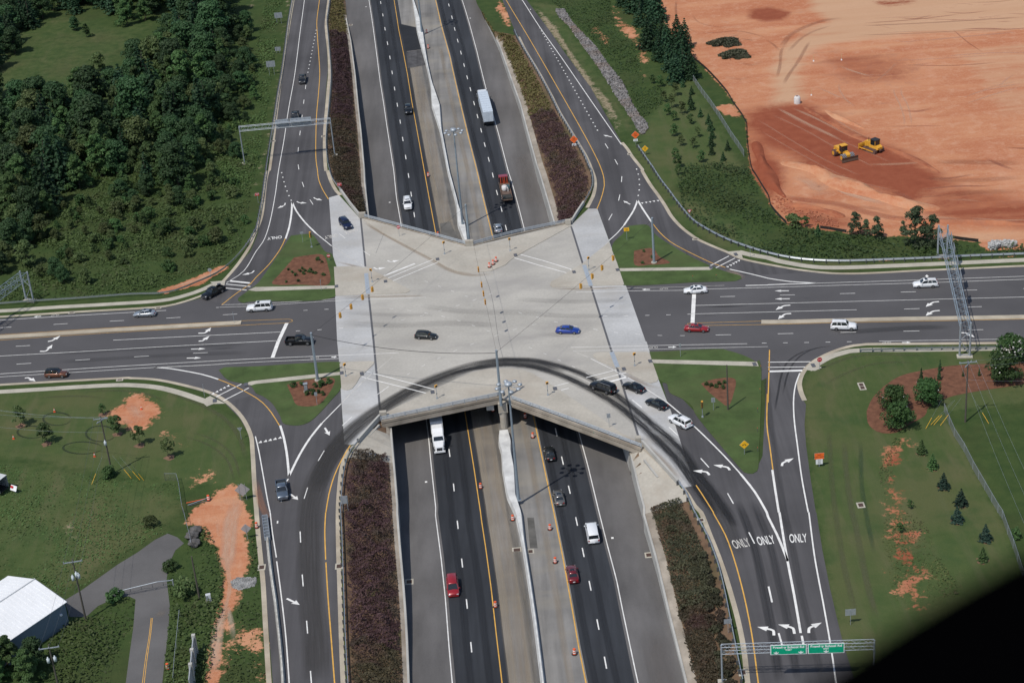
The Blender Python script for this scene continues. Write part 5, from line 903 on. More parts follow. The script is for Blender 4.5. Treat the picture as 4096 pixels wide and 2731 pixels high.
V('sedan','white','white sedan with black side lettering stopped on the wide white line right of the bridge',"23 1685,1135","23 1785,1100","23 1585,1108",'side',sunroof=True)
V('sedan','red','red sedan driving right past the yellow median nose right of the bridge',"23 1692,1488","23 1590,1450","23 1800,1455",'side',sunroof=True)
V('wagon','white','white station wagon beside the straight arrow near the lattice sign bridge',"24 1450,1080","24 1562,1040","24 1338,1050",'side',roofrack=True,sunroof=True,sc=1.02)
V('suv','white','white SUV driving right along the kerbed median at far right',"24 695,1470","24 575,1425","24 818,1428",'side',roofrack=True)
V('suv','brown','bronze brown SUV with a black roof on the lower left of the crossing road',"31 512,340","31 412,300","31 612,295",'side',roofcol='black',sc=.92)
V('pickup','slate','grey pickup truck with an open bed driving down the lower left ramp',"32 252,1470","32 235,1290","32 258,1480",'end')
V('bigsuv','black','largest black SUV, first of the queue turning across the bridge deck',"33 838,448","33 930,470","33 735,400",'c',roofrack=True)
V('sedan','black','black sedan beside the big black SUV at the stop line on the bridge',"33 1120,442","33 1200,470","33 1035,405",'c',sunroof=True)
V('sedan','black','second black sedan in the queue, just in front of the white SUV',"33 1330,594","33 1410,625","33 1248,555",'c')
V('suv','white','white SUV with a dark sunroof last in the queue where asphalt meets the slab',"33 1543,758","33 1628,800","33 1455,705",'c',roofrack=True,sunroof=True)
V('sedan','charcoal','nearly black sedan on the highway just emerging below the bridge',"33 362,1108","33 368,1120","33 330,960",'end',True)
V('sedan','grey','grey brown sedan on the highway next to the tall lamp shadow',"33 448,1515","33 452,1520","33 415,1370",'end',True,sunroof=True)
V('minivan','red','bright red minivan coming down the highway lane below the bridge',"42 1818,784","42 1790,600","42 1812,800",'end',True)
V('van','white','white cargo van with lettered rear doors on the highway below the bridge',"43 755,298","43 760,310","43 715,100",'end',True)
V('sedan','darkred','dark red sedan right beside the yellow line at the bottom of the highway',"43 572,660","43 585,680","43 540,480",'end',True,sunroof=True)
# freight trucks
def truck_wheels(r,xs,hw,rad=.5,wd=.5):
    for x in xs:
        for s in(-1,1): wheel(r,x,s*(hw-wd/2+.04),rad,wd)
def tractor(r,col,x,sleeper=True):
    p=PAINT[col]; mb=MB()
    mb.loft([[(x+a,-w_,.7),(x+a,w_,.7),(x+a,w_,h-.15),(x+a,w_*.85,h),(x+a,-w_*.85,h),(x+a,-w_,h-.15)] for a,w_,h in((6.2,.62,1.35),(6.05,.85,1.75),(5.2,1.0,1.95),(4.3,1.1,2.1))]); mb.build('hood',p,r,False)
    mb=MB(); mb.loft([[(x+a,-1.18,.9),(x+a,1.18,.9),(x+a,1.18,h-.2),(x+a,1.0,h),(x+a,-1.0,h),(x+a,-1.18,h-.2)] for a,h in((4.3,2.15),(3.75,2.95),(2.6,3.25),(1.9,3.85),(.5,3.95))]); mb.build('cab',p,r,False)
    MB().add([(x+4.26,-1.02,2.2),(x+4.26,1.02,2.2),(x+3.78,.92,2.9),(x+3.78,-.92,2.9)],[(0,1,2,3)]).build('windscreen',GLASS,r).location=(.05,0,.05)
    for s in(-1,1): MB().box((x+3.3,s*1.2,2.35),(.9,.04,.6)).build('side_window',GLASS,r); MB().box((x+4.2,s*1.5,2.3),(.18,.22,.7)).build('mirror',TRIM,r); MB().box((x+5.95,s*.82,1.35),(.2,.32,.28)).build('headlight',LAMPW,r); MB().tube((x+2.2,s*1.0,.75),(x+.9,s*1.0,.75),.32,.32,10).build('fuel_tank',CHROME,r)
    MB().box((x+6.18,0,1.2),(.08,1.1,.8)).build('grille',CHROME,r); MB().box((x+6.2,0,.65),(.25,2.3,.35)).build('front_bumper',p,r); MB().box((x+1.,0,.75),(7,.9,.25)).build('chassis',TRIM,r)
    truck_wheels(r,(x+5.2,),1.2,.5,.3); truck_wheels(r,(x-.2,x-1.5),1.22)
def boxtrailer(r,x0,x1,m,top=4.05,doors=True):
    MB().box(((x0+x1)/2,0,(1.15+top)/2),(x1-x0,2.55,top-1.15)).build('cargo_box',m,r); MB().box(((x0+x1)/2,0,1.05),(x1-x0-.4,1.,.2)).build('trailer_frame',TRIM,r)
    mb=MB()
    for k in range(9): x=x0+(x1-x0)*(k+.5)/9; mb.box((x,0,top+.012),(.05,2.5,.02))
    mb.build('roof_ribs',ALU,r)
    if doors:
        for s in(-1,1): MB().box((x0-.02,s*.63,(1.2+top)/2),(.05,1.2,top-1.35)).build('rear_door',m,r)
        MB().box((x0-.05,0,1.12),(.1,2.5,.16)).build('rear_frame',TRIM,r); MB().box((x0+.1,0,.6),(.1,1.9,.12)).build('underride_guard',TRIM,r)
    truck_wheels(r,(x0+1.2,x0+2.5),1.22)
BOXW=plain('trailer skin',(.58,.64,.70),.4,.1)
t=empty('semi_trailer_truck',(0,0,0),0,'articulated truck with a long pale blue-white box trailer heading away on the upper highway','truck'); boxtrailer(t,-8.2,4.6,BOXW); tractor(t,'white',4.2); t.scale=(1.26,1.04,1.); setcar(t,"12 2142,1165","12 2142,1165","12 2058,840",'end',True,20.6)
t=empty('semi_trailer_truck',(0,0,0),0,'white articulated truck with a tall rounded cab coming out from under the bridge','truck'); boxtrailer(t,-13,.2,plain('white trailer skin',(.72,.73,.74),.4)); tractor(t,'white',.6); t.scale=(.92,.92,.9); P=ath(pl("32 1690,1030")[0]); setcar(t,"32 1690,1030","32 1640,640","32 1690,1030",'c',True); d=Vector((math.cos(t.rotation_euler.z),math.sin(t.rotation_euler.z),0)); t.location=P-d*6.5*.92; t.location.z=hz(P.y)+.02
t=empty('flatbed_truck',(0,0,0),0,'red flatbed truck carrying cones and a white drum machine, driving away above the bridge','truck')
MB().loft([[(x,-w_,.8),(x,w_,.8),(x,w_,h-.15),(x,w_*.9,h),(x,-w_*.9,h),(x,-w_,h-.15)] for x,w_,h in((4.9,1.0,1.6),(4.6,1.15,2.3),(4.3,1.15,2.65),(3.0,1.15,2.7))]).build('cab',PAINT['red'],t); MB().box((4.62,0,2.2),(.3,2.0,.55)).build('windscreen',GLASS,t)
PLANK=plain('worn truck deck',(.13,.085,.065),.85,scale=1.5); MB().box((-1.5,0,1.15),(8.4,2.5,.16)).build('deck',PLANK,t)
for s in(-1,1): MB().box((-1.5,s*1.22,1.4),(8.2,.06,.45)).build('side_board',plain('side board',(.22,.14,.1),.8),t); MB().box((4.3,s*1.42,2.2),(.15,.15,.5)).build('mirror',TRIM,t)
MB().box((2.65,0,1.9),(.1,2.4,1.5)).build('headboard',TRIM,t)
for y in(-.8,-.25,.15,.75): MB().tube((2.4,y,1.25),(2.4,y,2.9),.10,.05,8).build('stowed_cone',ORANGE,t)
MB().lathe([(0,0),(.6,.02),(.7,.3),(.7,1.1),(.45,1.3),(0,1.32)],14,(-1.1,.2,1.25)).build('tank',PIPEC,t,True); MB().box((-.3,-.6,1.6),(1.1,1.,.8)).build('engine_box',plain('teal box',(.05,.10,.11),.6),t); MB().path([(-1.2,-.5,2.2),(-1.9,-.6,1.9),(-2.1,-.5,1.4)],.08).build('hose',PIPEC,t); MB().box((-3.2,.1,1.45),(1.2,1.8,.5)).build('pallet',PLANK,t); MB().box((-4.7,0,1.4),(1.6,2.2,.5)).build('crate',plain('dark crate',(.035,.035,.03),.8),t); MB().box((0,0,.8),(9,.9,.25)).build('chassis',TRIM,t); truck_wheels(t,(4.0,),1.15,.48,.3); truck_wheels(t,(-3.6,-2.4),1.2)
t.scale=(1.28,1.,1.); setcar(t,"22 2312,305","22 2312,300","22 2255,30",'end',True,13.)
# parked box trailer with a sign leaning in its open door, lower left
t=empty('box_trailer',at(pl("31 40,1390")[0]),math.radians(-28),'old pale box trailer standing in the pasture at left edge with its rear open','trailer')
b=MB(); SK=plain('corrugated trailer side',(.42,.44,.46),.5,.4)
for s in(-1,1): b.box((-3.5,s*1.2,1.9),(7.5,.06,2.5))
b.box((-7.2,0,1.9),(.06,2.4,2.5)); b.build('walls',SK,t); MB().box((-3.5,0,3.17),(7.6,2.5,.06)).build('roof',plain('trailer roof',(.55,.56,.56),.6),t); MB().box((-3.5,0,.7),(7.5,2.4,.1)).build('floor',BLACK,t); truck_wheels(t,(-5,-3.8),1.15,.45,.4)
sg=empty('sign_board',at(pl("31 135,1385")[0],0),math.radians(-35),'small white and red sign board leaning against the open end of the box trailer','sign'); b=MB(); b.box((0,0,.95),(1.5,.06,1.0),Matrix.Rotation(-.5,3,'X')); b.build('board',SIGW,sg); MB().box((-.35,-.06,1.15),(.6,.05,.4),Matrix.Rotation(-.5,3,'X')).build('red_panel',SIGR,sg); MB().box((.2,.2,.45),(.06,.06,1.0)).build('prop',STEEL,sg)
# ---------------------------------------------------------------- earth moving machines
def dozer():
    r=empty('bulldozer',(0,0,0),0,'yellow tracked bulldozer with a dark glazed cab facing away, right of the compactor','bulldozer')
    for s in(-1,1):
        y=s*1.05; mb=MB(); pr=[(-1.9,.15),(-1.6,0),(1.5,0),(1.9,.3),(1.85,.7),(1.5,.95),(-1.4,1.05),(-1.95,.8)]
        mb.loft([[(x,y-.33,z) for x,z in pr],[(x,y+.33,z) for x,z in pr]]); tr=mb.build('track',TRACK,r); MB().box((-.05,y,.5),(2.5,.69,.28)).build('track_frame',CATY,tr)
        mb=MB()
        for k in range(14): mb.box((-1.7+k*.25,y,1.02 if k<12 else .9),(.07,.68,.08))
        mb.build('track_pads',TRACK,tr)
    b=MB(); b.loft([[(x,-w_,.75),(x,w_,.75),(x,w_,h),(x,-w_,h)] for x,w_,h in((2.1,.45,1.6),(2.0,.55,1.95),(.3,.6,2.15))]); b.build('engine_hood',CATY,r); b=MB(); b.loft([[(x,-w_,.9),(x,w_,.9),(x,w_*.9,h),(x,-w_*.9,h)] for x,w_,h in((.3,.95,1.6),(-1.3,.95,1.6),(-2.1,.75,1.35))]); b.build('rear_body',CATY,r)
    MB().box((-.55,0,2.15),(1.45,1.45,1.15),None,.92).build('cab_glass',GLASS,r); MB().box((-.55,0,2.78),(1.6,1.55,.12)).build('cab_roof',TRIM,r); b=MB()
    for x in(-1.25,.15):
        for s in(-1,1): b.box((x,s*.70,2.15),(.1,.1,1.2))
    b.build('cab_posts',CATY,r); MB().tube((1.0,.3,2.0),(1.0,.3,2.9),.07,.07,8).build('exhaust',TRIM,r)
    b=MB(); b.loft([[(2.75+.25*(z-.7)**2,y,z) for z in(.1,.5,.9,1.3)]+[(2.6+.25*(z-.7)**2,y,z) for z in(1.3,.9,.5,.1)] for y in(-1.65,1.65)]); b.build('blade',CATY,r)
    for s in(-1,1): MB().tube((.8,s*1.5,.55),(2.7,s*1.5,.5),.12,.1,8).build('push_arm',CATY,r)
    MB().box((-2.15,0,.7),(.3,.5,.3)).build('tow_hitch',TRACK,r); return r
o=dozer(); p=at(pl("14 965,1385")[0]); d=at(pl("14 860,1330")[0])-at(pl("14 1010,1385")[0]); o.location=p; o.rotation_euler=(0,0,math.atan2(d.y,d.x)); o.scale=(1.12,1.12,1.12)
def compactor():
    r=empty('soil_compactor',(0,0,0),0,'yellow padfoot soil compactor with a wide front blade and spiked steel wheels','compactor')
    for x,y in((1.7,-.95),(1.7,.95),(-1.7,-.95),(-1.7,.95)):
        w_=MB().tube((0,-.5,0),(0,.5,0),.62,.62,16).build('wheel',TRACK,r); w_.location=(x,y,.72); b=MB()
        for k in range(12):
            for j in range(4):
                a=k*.5236+(j%2)*.26; b.box((math.cos(a)*.68,-.38+j*.25,math.sin(a)*.68),(.16,.15,.16),Matrix.Rotation(-a,3,'Y'))
        b.build('pads',ALU if x>0 else TRACK,w_); MB().tube((0,(.5 if y>0 else -.5),0),(0,(.53 if y>0 else -.53),0),.45,.45,12).build('hub',CATY,w_)
    b=MB(); b.loft([[(x,-w_,.8),(x,w_,.8),(x,w_,h),(x,-w_,h)] for x,w_,h in((-.3,.55,1.7),(-1.6,.65,1.95),(-2.8,.62,1.85),(-3.0,.5,1.5))]); b.build('rear_body',CATY,r); MB().box((-1.7,0,1.2),(1.5,1.9,.25)).build('rear_fender',CATY,r)
    b=MB(); b.loft([[(x,-.5,.7),(x,.5,.7),(x,.45,h),(x,-.45,h)] for x,h in((.6,1.5),(1.6,1.75),(2.2,1.3))]); b.build('front_frame',CATY,r); MB().box((1.35,0,1.72),(.5,.6,.3)).build('front_cowl',CATY,r)
    MB().box((.05,0,2.15),(1.1,1.25,1.3)).build('cab_glass',GLASS,r); MB().box((.05,0,2.86),(1.35,1.5,.13)).build('cab_roof',CATY,r); b=MB()
    for x in(-.5,.6):
        for s in(-1,1): b.box((x,s*.6,2.15),(.09,.09,1.35))
    b.build('cab_posts',TRIM,r); MB().tube((-1.2,.35,1.9),(-1.2,.35,2.75),.06,.06,8).build('exhaust',TRIM,r)
    b=MB(); b.loft([[(3.0,y,.15),(2.86,y,.6),(2.95,y,1.1),(2.85,y,1.1),(2.74,y,.6),(2.85,y,.15)] for y in(-1.95,1.95)]); b.build('blade',plain('muddy blade',(.10,.06,.04),.7),r)
    for s in(-1,1): MB().tube((1.5,s*.5,1.0),(2.8,s*.7,.6),.1,.08,6).build('blade_arm',CATY,r)
    return r
o=compactor(); p=at(pl("14 690,1445")[0]); d=at(pl("14 745,1490")[0])-at(pl("14 600,1400")[0]); o.location=p; o.rotation_euler=(0,0,math.atan2(d.y,d.x)); o.scale=(1.12,1.12,1.12)
r=empty('concrete_manhole',at(pl("14 268,950")[0]),0,'white precast concrete manhole ring standing alone on the clay','manhole ring'); MB().lathe([(.85,0),(.85,1.5),(.55,2.0),(.42,2.0),(.42,.5)],18).build('ring',PIPEC,r,True); MB().lathe([(0,1.96),(.42,1.96)],14).build('opening',plain('rusty lid',(.16,.06,.03),.8),r)
for s,l in(("14 418,565",'survey stake with a white base, left of two on the clay'),("14 675,555",'survey stake with a white base, right of two on the clay'),("14 398,878",'survey stake right beside the precast manhole ring')):
    r=empty('survey_stake',at(pl(s)[0]),0,l,'stake'); MB().box((0,0,.9),(.07,.05,1.8)).build('stake',plain('lath wood',(.5,.4,.2),.8),r); MB().box((0,0,.15),(.4,.3,.35),None,.6).build('base_bag',SIGW,r)
# ---------------------------------------------------------------- median barrier
def barrier(label,y0,y1,wfun,h=1.05):
    r=empty('median_barrier',(0,(y0+y1)/2,0),0,label,'barrier'); secs=[]
    for y in np.arange(y0,y1+.1,1.5):
        x=float(Bar(y)); z=hz(y); w_=wfun(y); secs.append([(x-w_/2-.22,y,z),(x-w_/2-.12,y,z+.3),(x-w_/2,y,z+h),(x+w_/2,y,z+h),(x+w_/2+.12,y,z+.3),(x+w_/2+.22,y,z)])
    o=MB().loft(secs).build('barrier_wall',BARR,r); o.location=(0,-(y0+y1)/2,0); return r
def bulge(k): return lambda y: .28+max([0]+[max(0,m*(1-abs(y-c)/l)) for c,l,m in k])
MP=[ath(pl(s)[0]).y for s in("22 1890,520","32 2300,1400","12 1655,990","12 1540,300")]
barrier('white concrete median barrier dividing the highway above the bridge',375,655,bulge([(MP[0],11,1.3),(MP[2],18,1.7),(MP[3],28,1.3)]))
barrier('white concrete median barrier dividing the highway below the bridge',150,302,bulge([(MP[1]+8,26,1.7),(MP[1]+18,12,1.9)]))
# ---------------------------------------------------------------- high mast lights
def mast(label,base,top):
    B=ath(pl(base)[0],.9); h=up(B,pl(top)[0]); r=empty('high_mast_light',B,0,label,'light tower','high mast lights')
    MB().tube((0,0,0),(0,0,h),.30,.13,10).build('pole',POLE,r); MB().tube((0,0,-.05),(0,0,.1),.5,.5,10).build('base_plate',STEEL,r)
    MB().lathe([(.2,-.55),(.62,-.35),(.72,-.05),(.6,.15),(.3,.3),(0,.33)],14,(0,0,h)).build('ring_housing',STEEL,r,True)
    for k in range(8):
        a=k*.785+.2; d=Vector((math.cos(a),math.sin(a),0)); la=MB().tube(d*.5+Vector((0,0,h-.5)),d*1.9+Vector((0,0,h-.5)),.05,.05,5).build('lamp_arm',STEEL,r); MB().lathe([(.22,-.22),(.42,-.2),(.40,-.02),(.2,.12),(0,.14)],10,tuple(d*2.0+Vector((0,0,h-.5)))).build('luminaire',STEEL,la,True)
    return r
mast('tall grey high mast light far up the median near the top picture edge',"12 1523,300","12 1497,-330"); mast('tall grey high mast light on the median just above the bridge',"22 1898,495","12 1840,1190"); mast('tall grey high mast light on the median below the bridge',"33 60,1452","32 2335,385")
# ---------------------------------------------------------------- signal masts, span wires and heads
def sigpole(label,base,top,z=0.,foot=True):
    B=at(pl(base)[0],z); h=up(B,pl(top)[0]); r=empty('signal_pole',B,0,label,'pole','tall signal poles')
    MB().tube((0,0,0),(0,0,h),.30,.21,12).build('pole',POLE,r); MB().tube((0,0,h),(0,0,h+.08),.23,.23,12).build('cap',STEEL,r)
    if foot: MB().tube((0,0,-.05),(0,0,.22),.62,.62,14).build('footing',WALK,r)
    MB().box((.12,.2,h-.35),(.25,.25,.35)).build('wire_clamp',DKST,r); return B+Vector((0,0,h-.3))
SW=sigpole('tall grey signal pole standing by the mulch triangle left of the bridge',"32 567,356","22 502,1490",.1); SM=sigpole('tall grey signal pole on the concrete pier at the near tip of the bridge',"32 2252,585","32 2220,82",-.9,False); NM=sigpole('tall grey signal pole at the far tip of the bridge beside the median',"22 1958,660","22 1928,312",-.2,False); NEP=sigpole('tall grey signal pole on the mulch patch of the far right traffic island',"23 1305,845","23 1293,435",.1)
def wire(label,pts,r=.022,name='span_wire',cat='cable',m=BLACK,group=None):
    c=sum((Vector(p) for p in pts),Vector())/len(pts); e=MB().path([Vector(p)-c for p in pts],r,4).build(name,m); e.location=c; return tag(e,label,cat,group if cat=='cable' else label)
def sag(a,b,s=.8,n=16): return [a.lerp(b,i/n)-Vector((0,0,4*s*(i/n)*(1-i/n))) for i in range(n+1)]
def onwire(a,b,px,s=.8):
    best=None
    for i in range(201):
        t=i/200; p=a.lerp(b,t)-Vector((0,0,4*s*t*(1-t))); q=toP(p); d=(q[0]-px[0])**2+(q[1]-px[1])**2
        if best is None or d<best[0]: best=(d,p)
    return best[1]
def head(label,p,face,mats=None,n=3):
    r=empty('traffic_light',p,face,label,'traffic light','traffic lights over the bridge'); MB().box((0,0,-.75),(.34,.30,1.12)).build('housing',SIGYL,r)
    for k in range(n):
        z=-.38-k*.36; vz=MB().tube((.17,0,z),(.36,0,z-.03),.155,.155,10,False).build('visor',SIGYL,r); MB().tube((.165,0,z),(.185,0,z),.13,.13,10).build('lens',plain('dark lens',(.03,.02,.015),.2),vz)
    MB().tube((0,0,0),(0,0,-.2),.035,.035,5).build('hanger',DKST,r); return r
for a,b,lab,hs_,face in((SW,NM,'above the left half of the deck',((("22 815,1345"),'nearest the left pole'),("22 912,1272",'second from the left pole'),("22 1020,1190",'third from the left pole'),("22 1113,1112",'farthest from the left pole')),-2.4),
   (SM,NEP,'above the right half of the deck',(("23 955,812",'nearest the right pole'),("23 860,905",'second from the right pole'),("23 769,985",'third from the right pole'),("23 664,1078",'farthest from the right pole')),.6),
   (NM,SM,'above the middle of the deck',(("22 2030,880",'nearest the far tip pole'),("22 2058,1018",'second from the far tip pole'),("22 2083,1095",'third from the far tip pole'),("22 2102,1172",'fourth from the far tip pole')),math.pi/2 if 0 else -1.5)):
    wire('black span wire carrying the four traffic lights '+lab,sag(a,b,.5))
    for s,l in hs_:
        p=onwire(a,b,pl(s)[0],.5); head('yellow traffic light '+lab+', '+l,p,face)
wire('thick dark sagging cable strung from the left pole to the near tip pole',sag(SW+Vector((0,0,-.1)),SM+Vector((0,0,-.2)),1.4),.05)
# pedestrian signals and low signals
def pedsig(label,base,top,z=.12,tall=False):
    B=at(pl(base)[0],z); h=up(B,pl(top)[0]); r=empty('pedestrian_signal' if not tall else 'post_signal',B,random.uniform(-.6,.6),label,'traffic light','pedestrian signals' if not tall else None)
    MB().tube((0,0,0),(0,0,h-.3),.06,.06,8).build('post',STEEL,r); MB().box((0,0,.12),(.38,.38,.24),None,.8).build('base',STEEL,r)
    if tall:
        MB().box((0,-.1,h-.7),(.36,.32,1.4)).build('housing',SIGYL,r)
        for k in range(3): MB().tube((0,-.26,h-.3-k*.42),(0,-.45,h-.33-k*.42),.16,.16,10,False).build('visor',BLACK,r)
    else: MB().box((0,-.05,h-.22),(.5,.28,.46)).build('housing',SIGYL,r); MB().box((0,-.2,h-.22),(.38,.04,.34)).build('lens',BLACK,r); MB().box((.0,-.08,1.1),(.12,.12,.25)).build('push_button',DKST,r)
    return r
for b,t,l in(("22 1732,765","22 1717,648","pedestrian signal on the far concrete triangle, left side"),("22 1068,1022","22 1060,900","pedestrian signal on the far left corner of the deck by its crosswalk"),("22 2335,735","22 2330,617","pedestrian signal on the far concrete triangle, right side"),("23 706,912","23 695,790","pedestrian signal on the far right corner of the deck"),("32 825,317","32 822,200","pedestrian signal on the near left corner of the deck"),("32 1663,522","32 1658,398","pedestrian signal on the near concrete triangle, left side"),("33 1127,222","33 1113,103","pedestrian signal on the near right corner of the deck"),("33 330,492","33 318,368","pedestrian signal on the near concrete triangle, right side")): pedsig(l,b,t)
pedsig('tall yellow post signal at the tip of the far left grass island',"22 512,702","22 490,560",.1,True); pedsig('tall yellow post signal on the near right grass island',"33 1750,692","33 1747,543",.1,True)
# ---------------------------------------------------------------- signs
def text(body,size,m,parent,loc,rot,name='lettering',sx=1.,bold=.0):
    cu=bpy.data.curves.new(name,'FONT'); cu.body=body; cu.size=size; cu.align_x='CENTER'; cu.align_y='CENTER'; cu.extrude=.004; cu.offset=bold
    t=bpy.data.objects.new('tmp',cu); COL.objects.link(t); dg=bpy.context.evaluated_depsgraph_get(); me=bpy.data.meshes.new_from_object(t.evaluated_get(dg)); bpy.data.objects.remove(t); me.materials.clear(); me.materials.append(m); me.name=name
    o=bpy.data.objects.new(name,me); COL.objects.link(o); o.parent=parent; o.location=loc; o.rotation_euler=rot; o.scale=(sx,1,1); return o
UPR=(math.pi/2,0,0)
def ngon(n,r,a0): return [(math.cos(a0+6.2832*k/n)*r,math.sin(a0+6.2832*k/n)*r) for k in range(n)]
def plate(name,pts,m,parent,y,z,th=.03):
    b=MB(); n=len(pts); vs=[(x,y-th/2,z+h) for x,h in pts]+[(x,y+th/2,z+h) for x,h in pts]; b.add(vs,[tuple(range(n)),tuple(range(n,2*n))[::-1]]+[((i+1)%n,i,n+i,n+(i+1)%n) for i in range(n)]); return b.build(name,m,parent)
SH={'diamond':lambda s:ngon(4,s*.7071*1.0,math.pi/2),'rect':lambda s:[(-s/2,-s*.36),(s/2,-s*.36),(s/2,s*.36),(-s/2,s*.36)],'tall':lambda s:[(-s*.38,-s/2),(s*.38,-s/2),(s*.38,s/2),(-s*.38,s/2)],'round':lambda s:ngon(18,s/2,0),'oct':lambda s:ngon(8,s*.541,math.pi/8),'yield':lambda s:ngon(3,s*.577,-math.pi/2)}
def sign(label,base,top,shape,size,m,rz=0.,z=0.,posts=1,face=None,sub=None,hh=None,flat=.06):
    """face local -y; local +y shows the bare back"""
    B=at(pl(base)[0],z); h=(up(B,pl(top)[0]) if hh is None else hh); r=empty('road_sign',B,rz,label,'sign'); zc=h-size*(.70 if shape=='diamond' else .5 if shape!='rect' else .36); xs=(0,) if posts==1 else (-size*.28,size*.28)
    for x in xs: MB().box((x,.05,h*.5-.1),(.07,.06,h)).build('post',STEEL,r)
    q=plate('panel',SH[shape](size),ALU,r,0,zc); fc=plate('face',[(x*.96,y*.96) for x,y in SH[shape](size)],m,q,-.02,zc,.015) if m is not None else None
    if face:
        for i,(tx,dz,sz,mm) in enumerate(face): text(tx,sz,mm,fc,(0,-.033,zc+dz),UPR)
    if sub: 
        w_,hgt,mm,tx=sub; zz=zc-size*(.72 if shape=='diamond' else .36)-hgt/2-.03; q2=plate('lower_panel',[(-w_/2,-hgt/2),(w_/2,-hgt/2),(w_/2,hgt/2),(-w_/2,hgt/2)],mm,r,-.01,zz)
        for tt,dz,sz in tx: text(tt,sz,BLACK,q2,(0,-.03,zz+dz),UPR)
    return r
for b,t,sz,l in(("12 215,220","12 200,118",2.4,'highest of three bare sign backs left of the upper left ramp'),("12 205,490","12 205,433",1.7,'small bare sign back, middle of three left of the upper left ramp'),("12 148,690","12 135,562",2.5,'large bare sign back on two posts, lowest of three left of the upper left ramp')): sign(l,b,t,'rect',sz,None,math.pi,posts=2)
RWK=[('ROAD',.34,.26,BLACK),('WORK',.05,.26,BLACK),('AHEAD',-.24,.26,BLACK)]
for b,t,l in(("13 1137,1330","13 1137,1203",'orange diamond work sign with white plate by the end of the rock ditch'),("13 572,1345","13 570,1245",'orange diamond work sign with white plate at the purple shrubs by the ramp guardrail')): sign(l,b,t,'diamond',1.5,SIGO,0,face=RWK,sub=(1.1,.6,SIGW,(('FINES',.12,.2),('HIGHER',-.13,.2))))
def arrows(r,z,mir=1,sz=.35):
    pass
for b,t,l,fc in(("13 1224,1425","13 1224,1335",'yellow diamond sign with two black lines on the bank at the kerb start',[('/',.0,.8,BLACK)]),("23 1056,640","23 1053,522",'yellow warning sign at the tip of the far right traffic island',[('((',0,.75,BLACK)]),("33 2135,1040","33 2133,905",'yellow diamond sign with two split arrows on the near right traffic island',[('<>',.05,.7,BLACK)])): sign(l,b,t,'diamond' if 'diamond' in l else 'rect',1.25,SIGY,0,face=None)
def glyph(parentname,pts,m,parent,y,z): return plate(parentname,pts,m,parent,y,z,.01)
for o in [o for o in bpy.data.objects if o.get('label','').startswith('yellow')and o.name.startswith('road_sign')]:
    f=[c for c in o.children if c.name.startswith('panel')][0].children[0]; zc=max(v.co.z for v in f.data.vertices)-(.62*1.25*.96*1.13 if 'diamond' in o['label'] else .43)
    if 'split' in o['label']:
        for s in(-1,1): glyph('arrow',[(s*.05,.12),(s*.28,-.05),(s*.33,.03),(s*.36,-.2),(s*.14,-.19),(s*.22,-.12),(s*.02,.0)][::s],BLACK,f,-.034,zc)
    else:
        for s in(-.16,.10): glyph('lane_line',[(s,-.3),(s+.07,-.3),(s+.11,.28),(s+.04,.28)],BLACK,f,-.034,zc)
WW=[('WRONG',.16,.26,SIGW),('WAY',-.14,.26,SIGW)]
sign('red WRONG WAY sign in front of the lower end of the upper left shrub bed',"22 776,205","22 773,112",'rect',1.05,SIGR,0,face=WW); sign('red WRONG WAY sign by the left guardrail of the upper left ramp',"22 22,300","22 15,205",'rect',1.0,SIGR,0,face=WW)
for b,t,l,rz in(("22 672,830","22 670,765",'round red do not enter sign beside the far left island at the slab edge',0),("22 1318,608","22 1309,502",'round red do not enter sign behind the far railing of the bridge',0)):
    o=sign(l,b,t,'round',.85,SIGR,rz); f=[c for c in o.children if c.name.startswith('panel')][0].children[0]; zc=sum(v.co.z for v in f.data.vertices)/len(f.data.vertices); plate('white_bar',[(-.3,-.07),(.3,-.07),(.3,.07),(-.3,.07)],SIGW,f,-.035,zc,.01); text('DO NOT ENTER',.1,SIGW,f,(0,-.036,zc+.2),UPR)
sign('red octagonal STOP sign at the right crosswalk corner',"34 474,258","34 473,145",'oct',.95,SIGR,0,face=[('STOP',0,.30,SIGW)])
o=sign('red and white yield sign in front of the dark undergrowth by the right guardrail',"23 1632,425","23 1628,350",'yield',1.05,SIGR,0); f=[c for c in o.children if c.name.startswith('panel')][0].children[0]; zc=sum(v.co.z for v in f.data.vertices)/len(f.data.vertices); plate('white_centre',SH['yield'](.58),SIGW,f,-.035,zc,.01)
sign('orange and white END ROAD WORK sign on the lawn beside the lower right ramp',"34 471,1150","34 471,1022",'rect',1.7,SIGO,0,face=[('END',.22,.34,BLACK),('ROAD WORK',-.18,.34,BLACK)],sub=(1.2,1.0,SIGW,(('END',.28,.24),('$250',0,.24),('FINE',-.28,.24))))
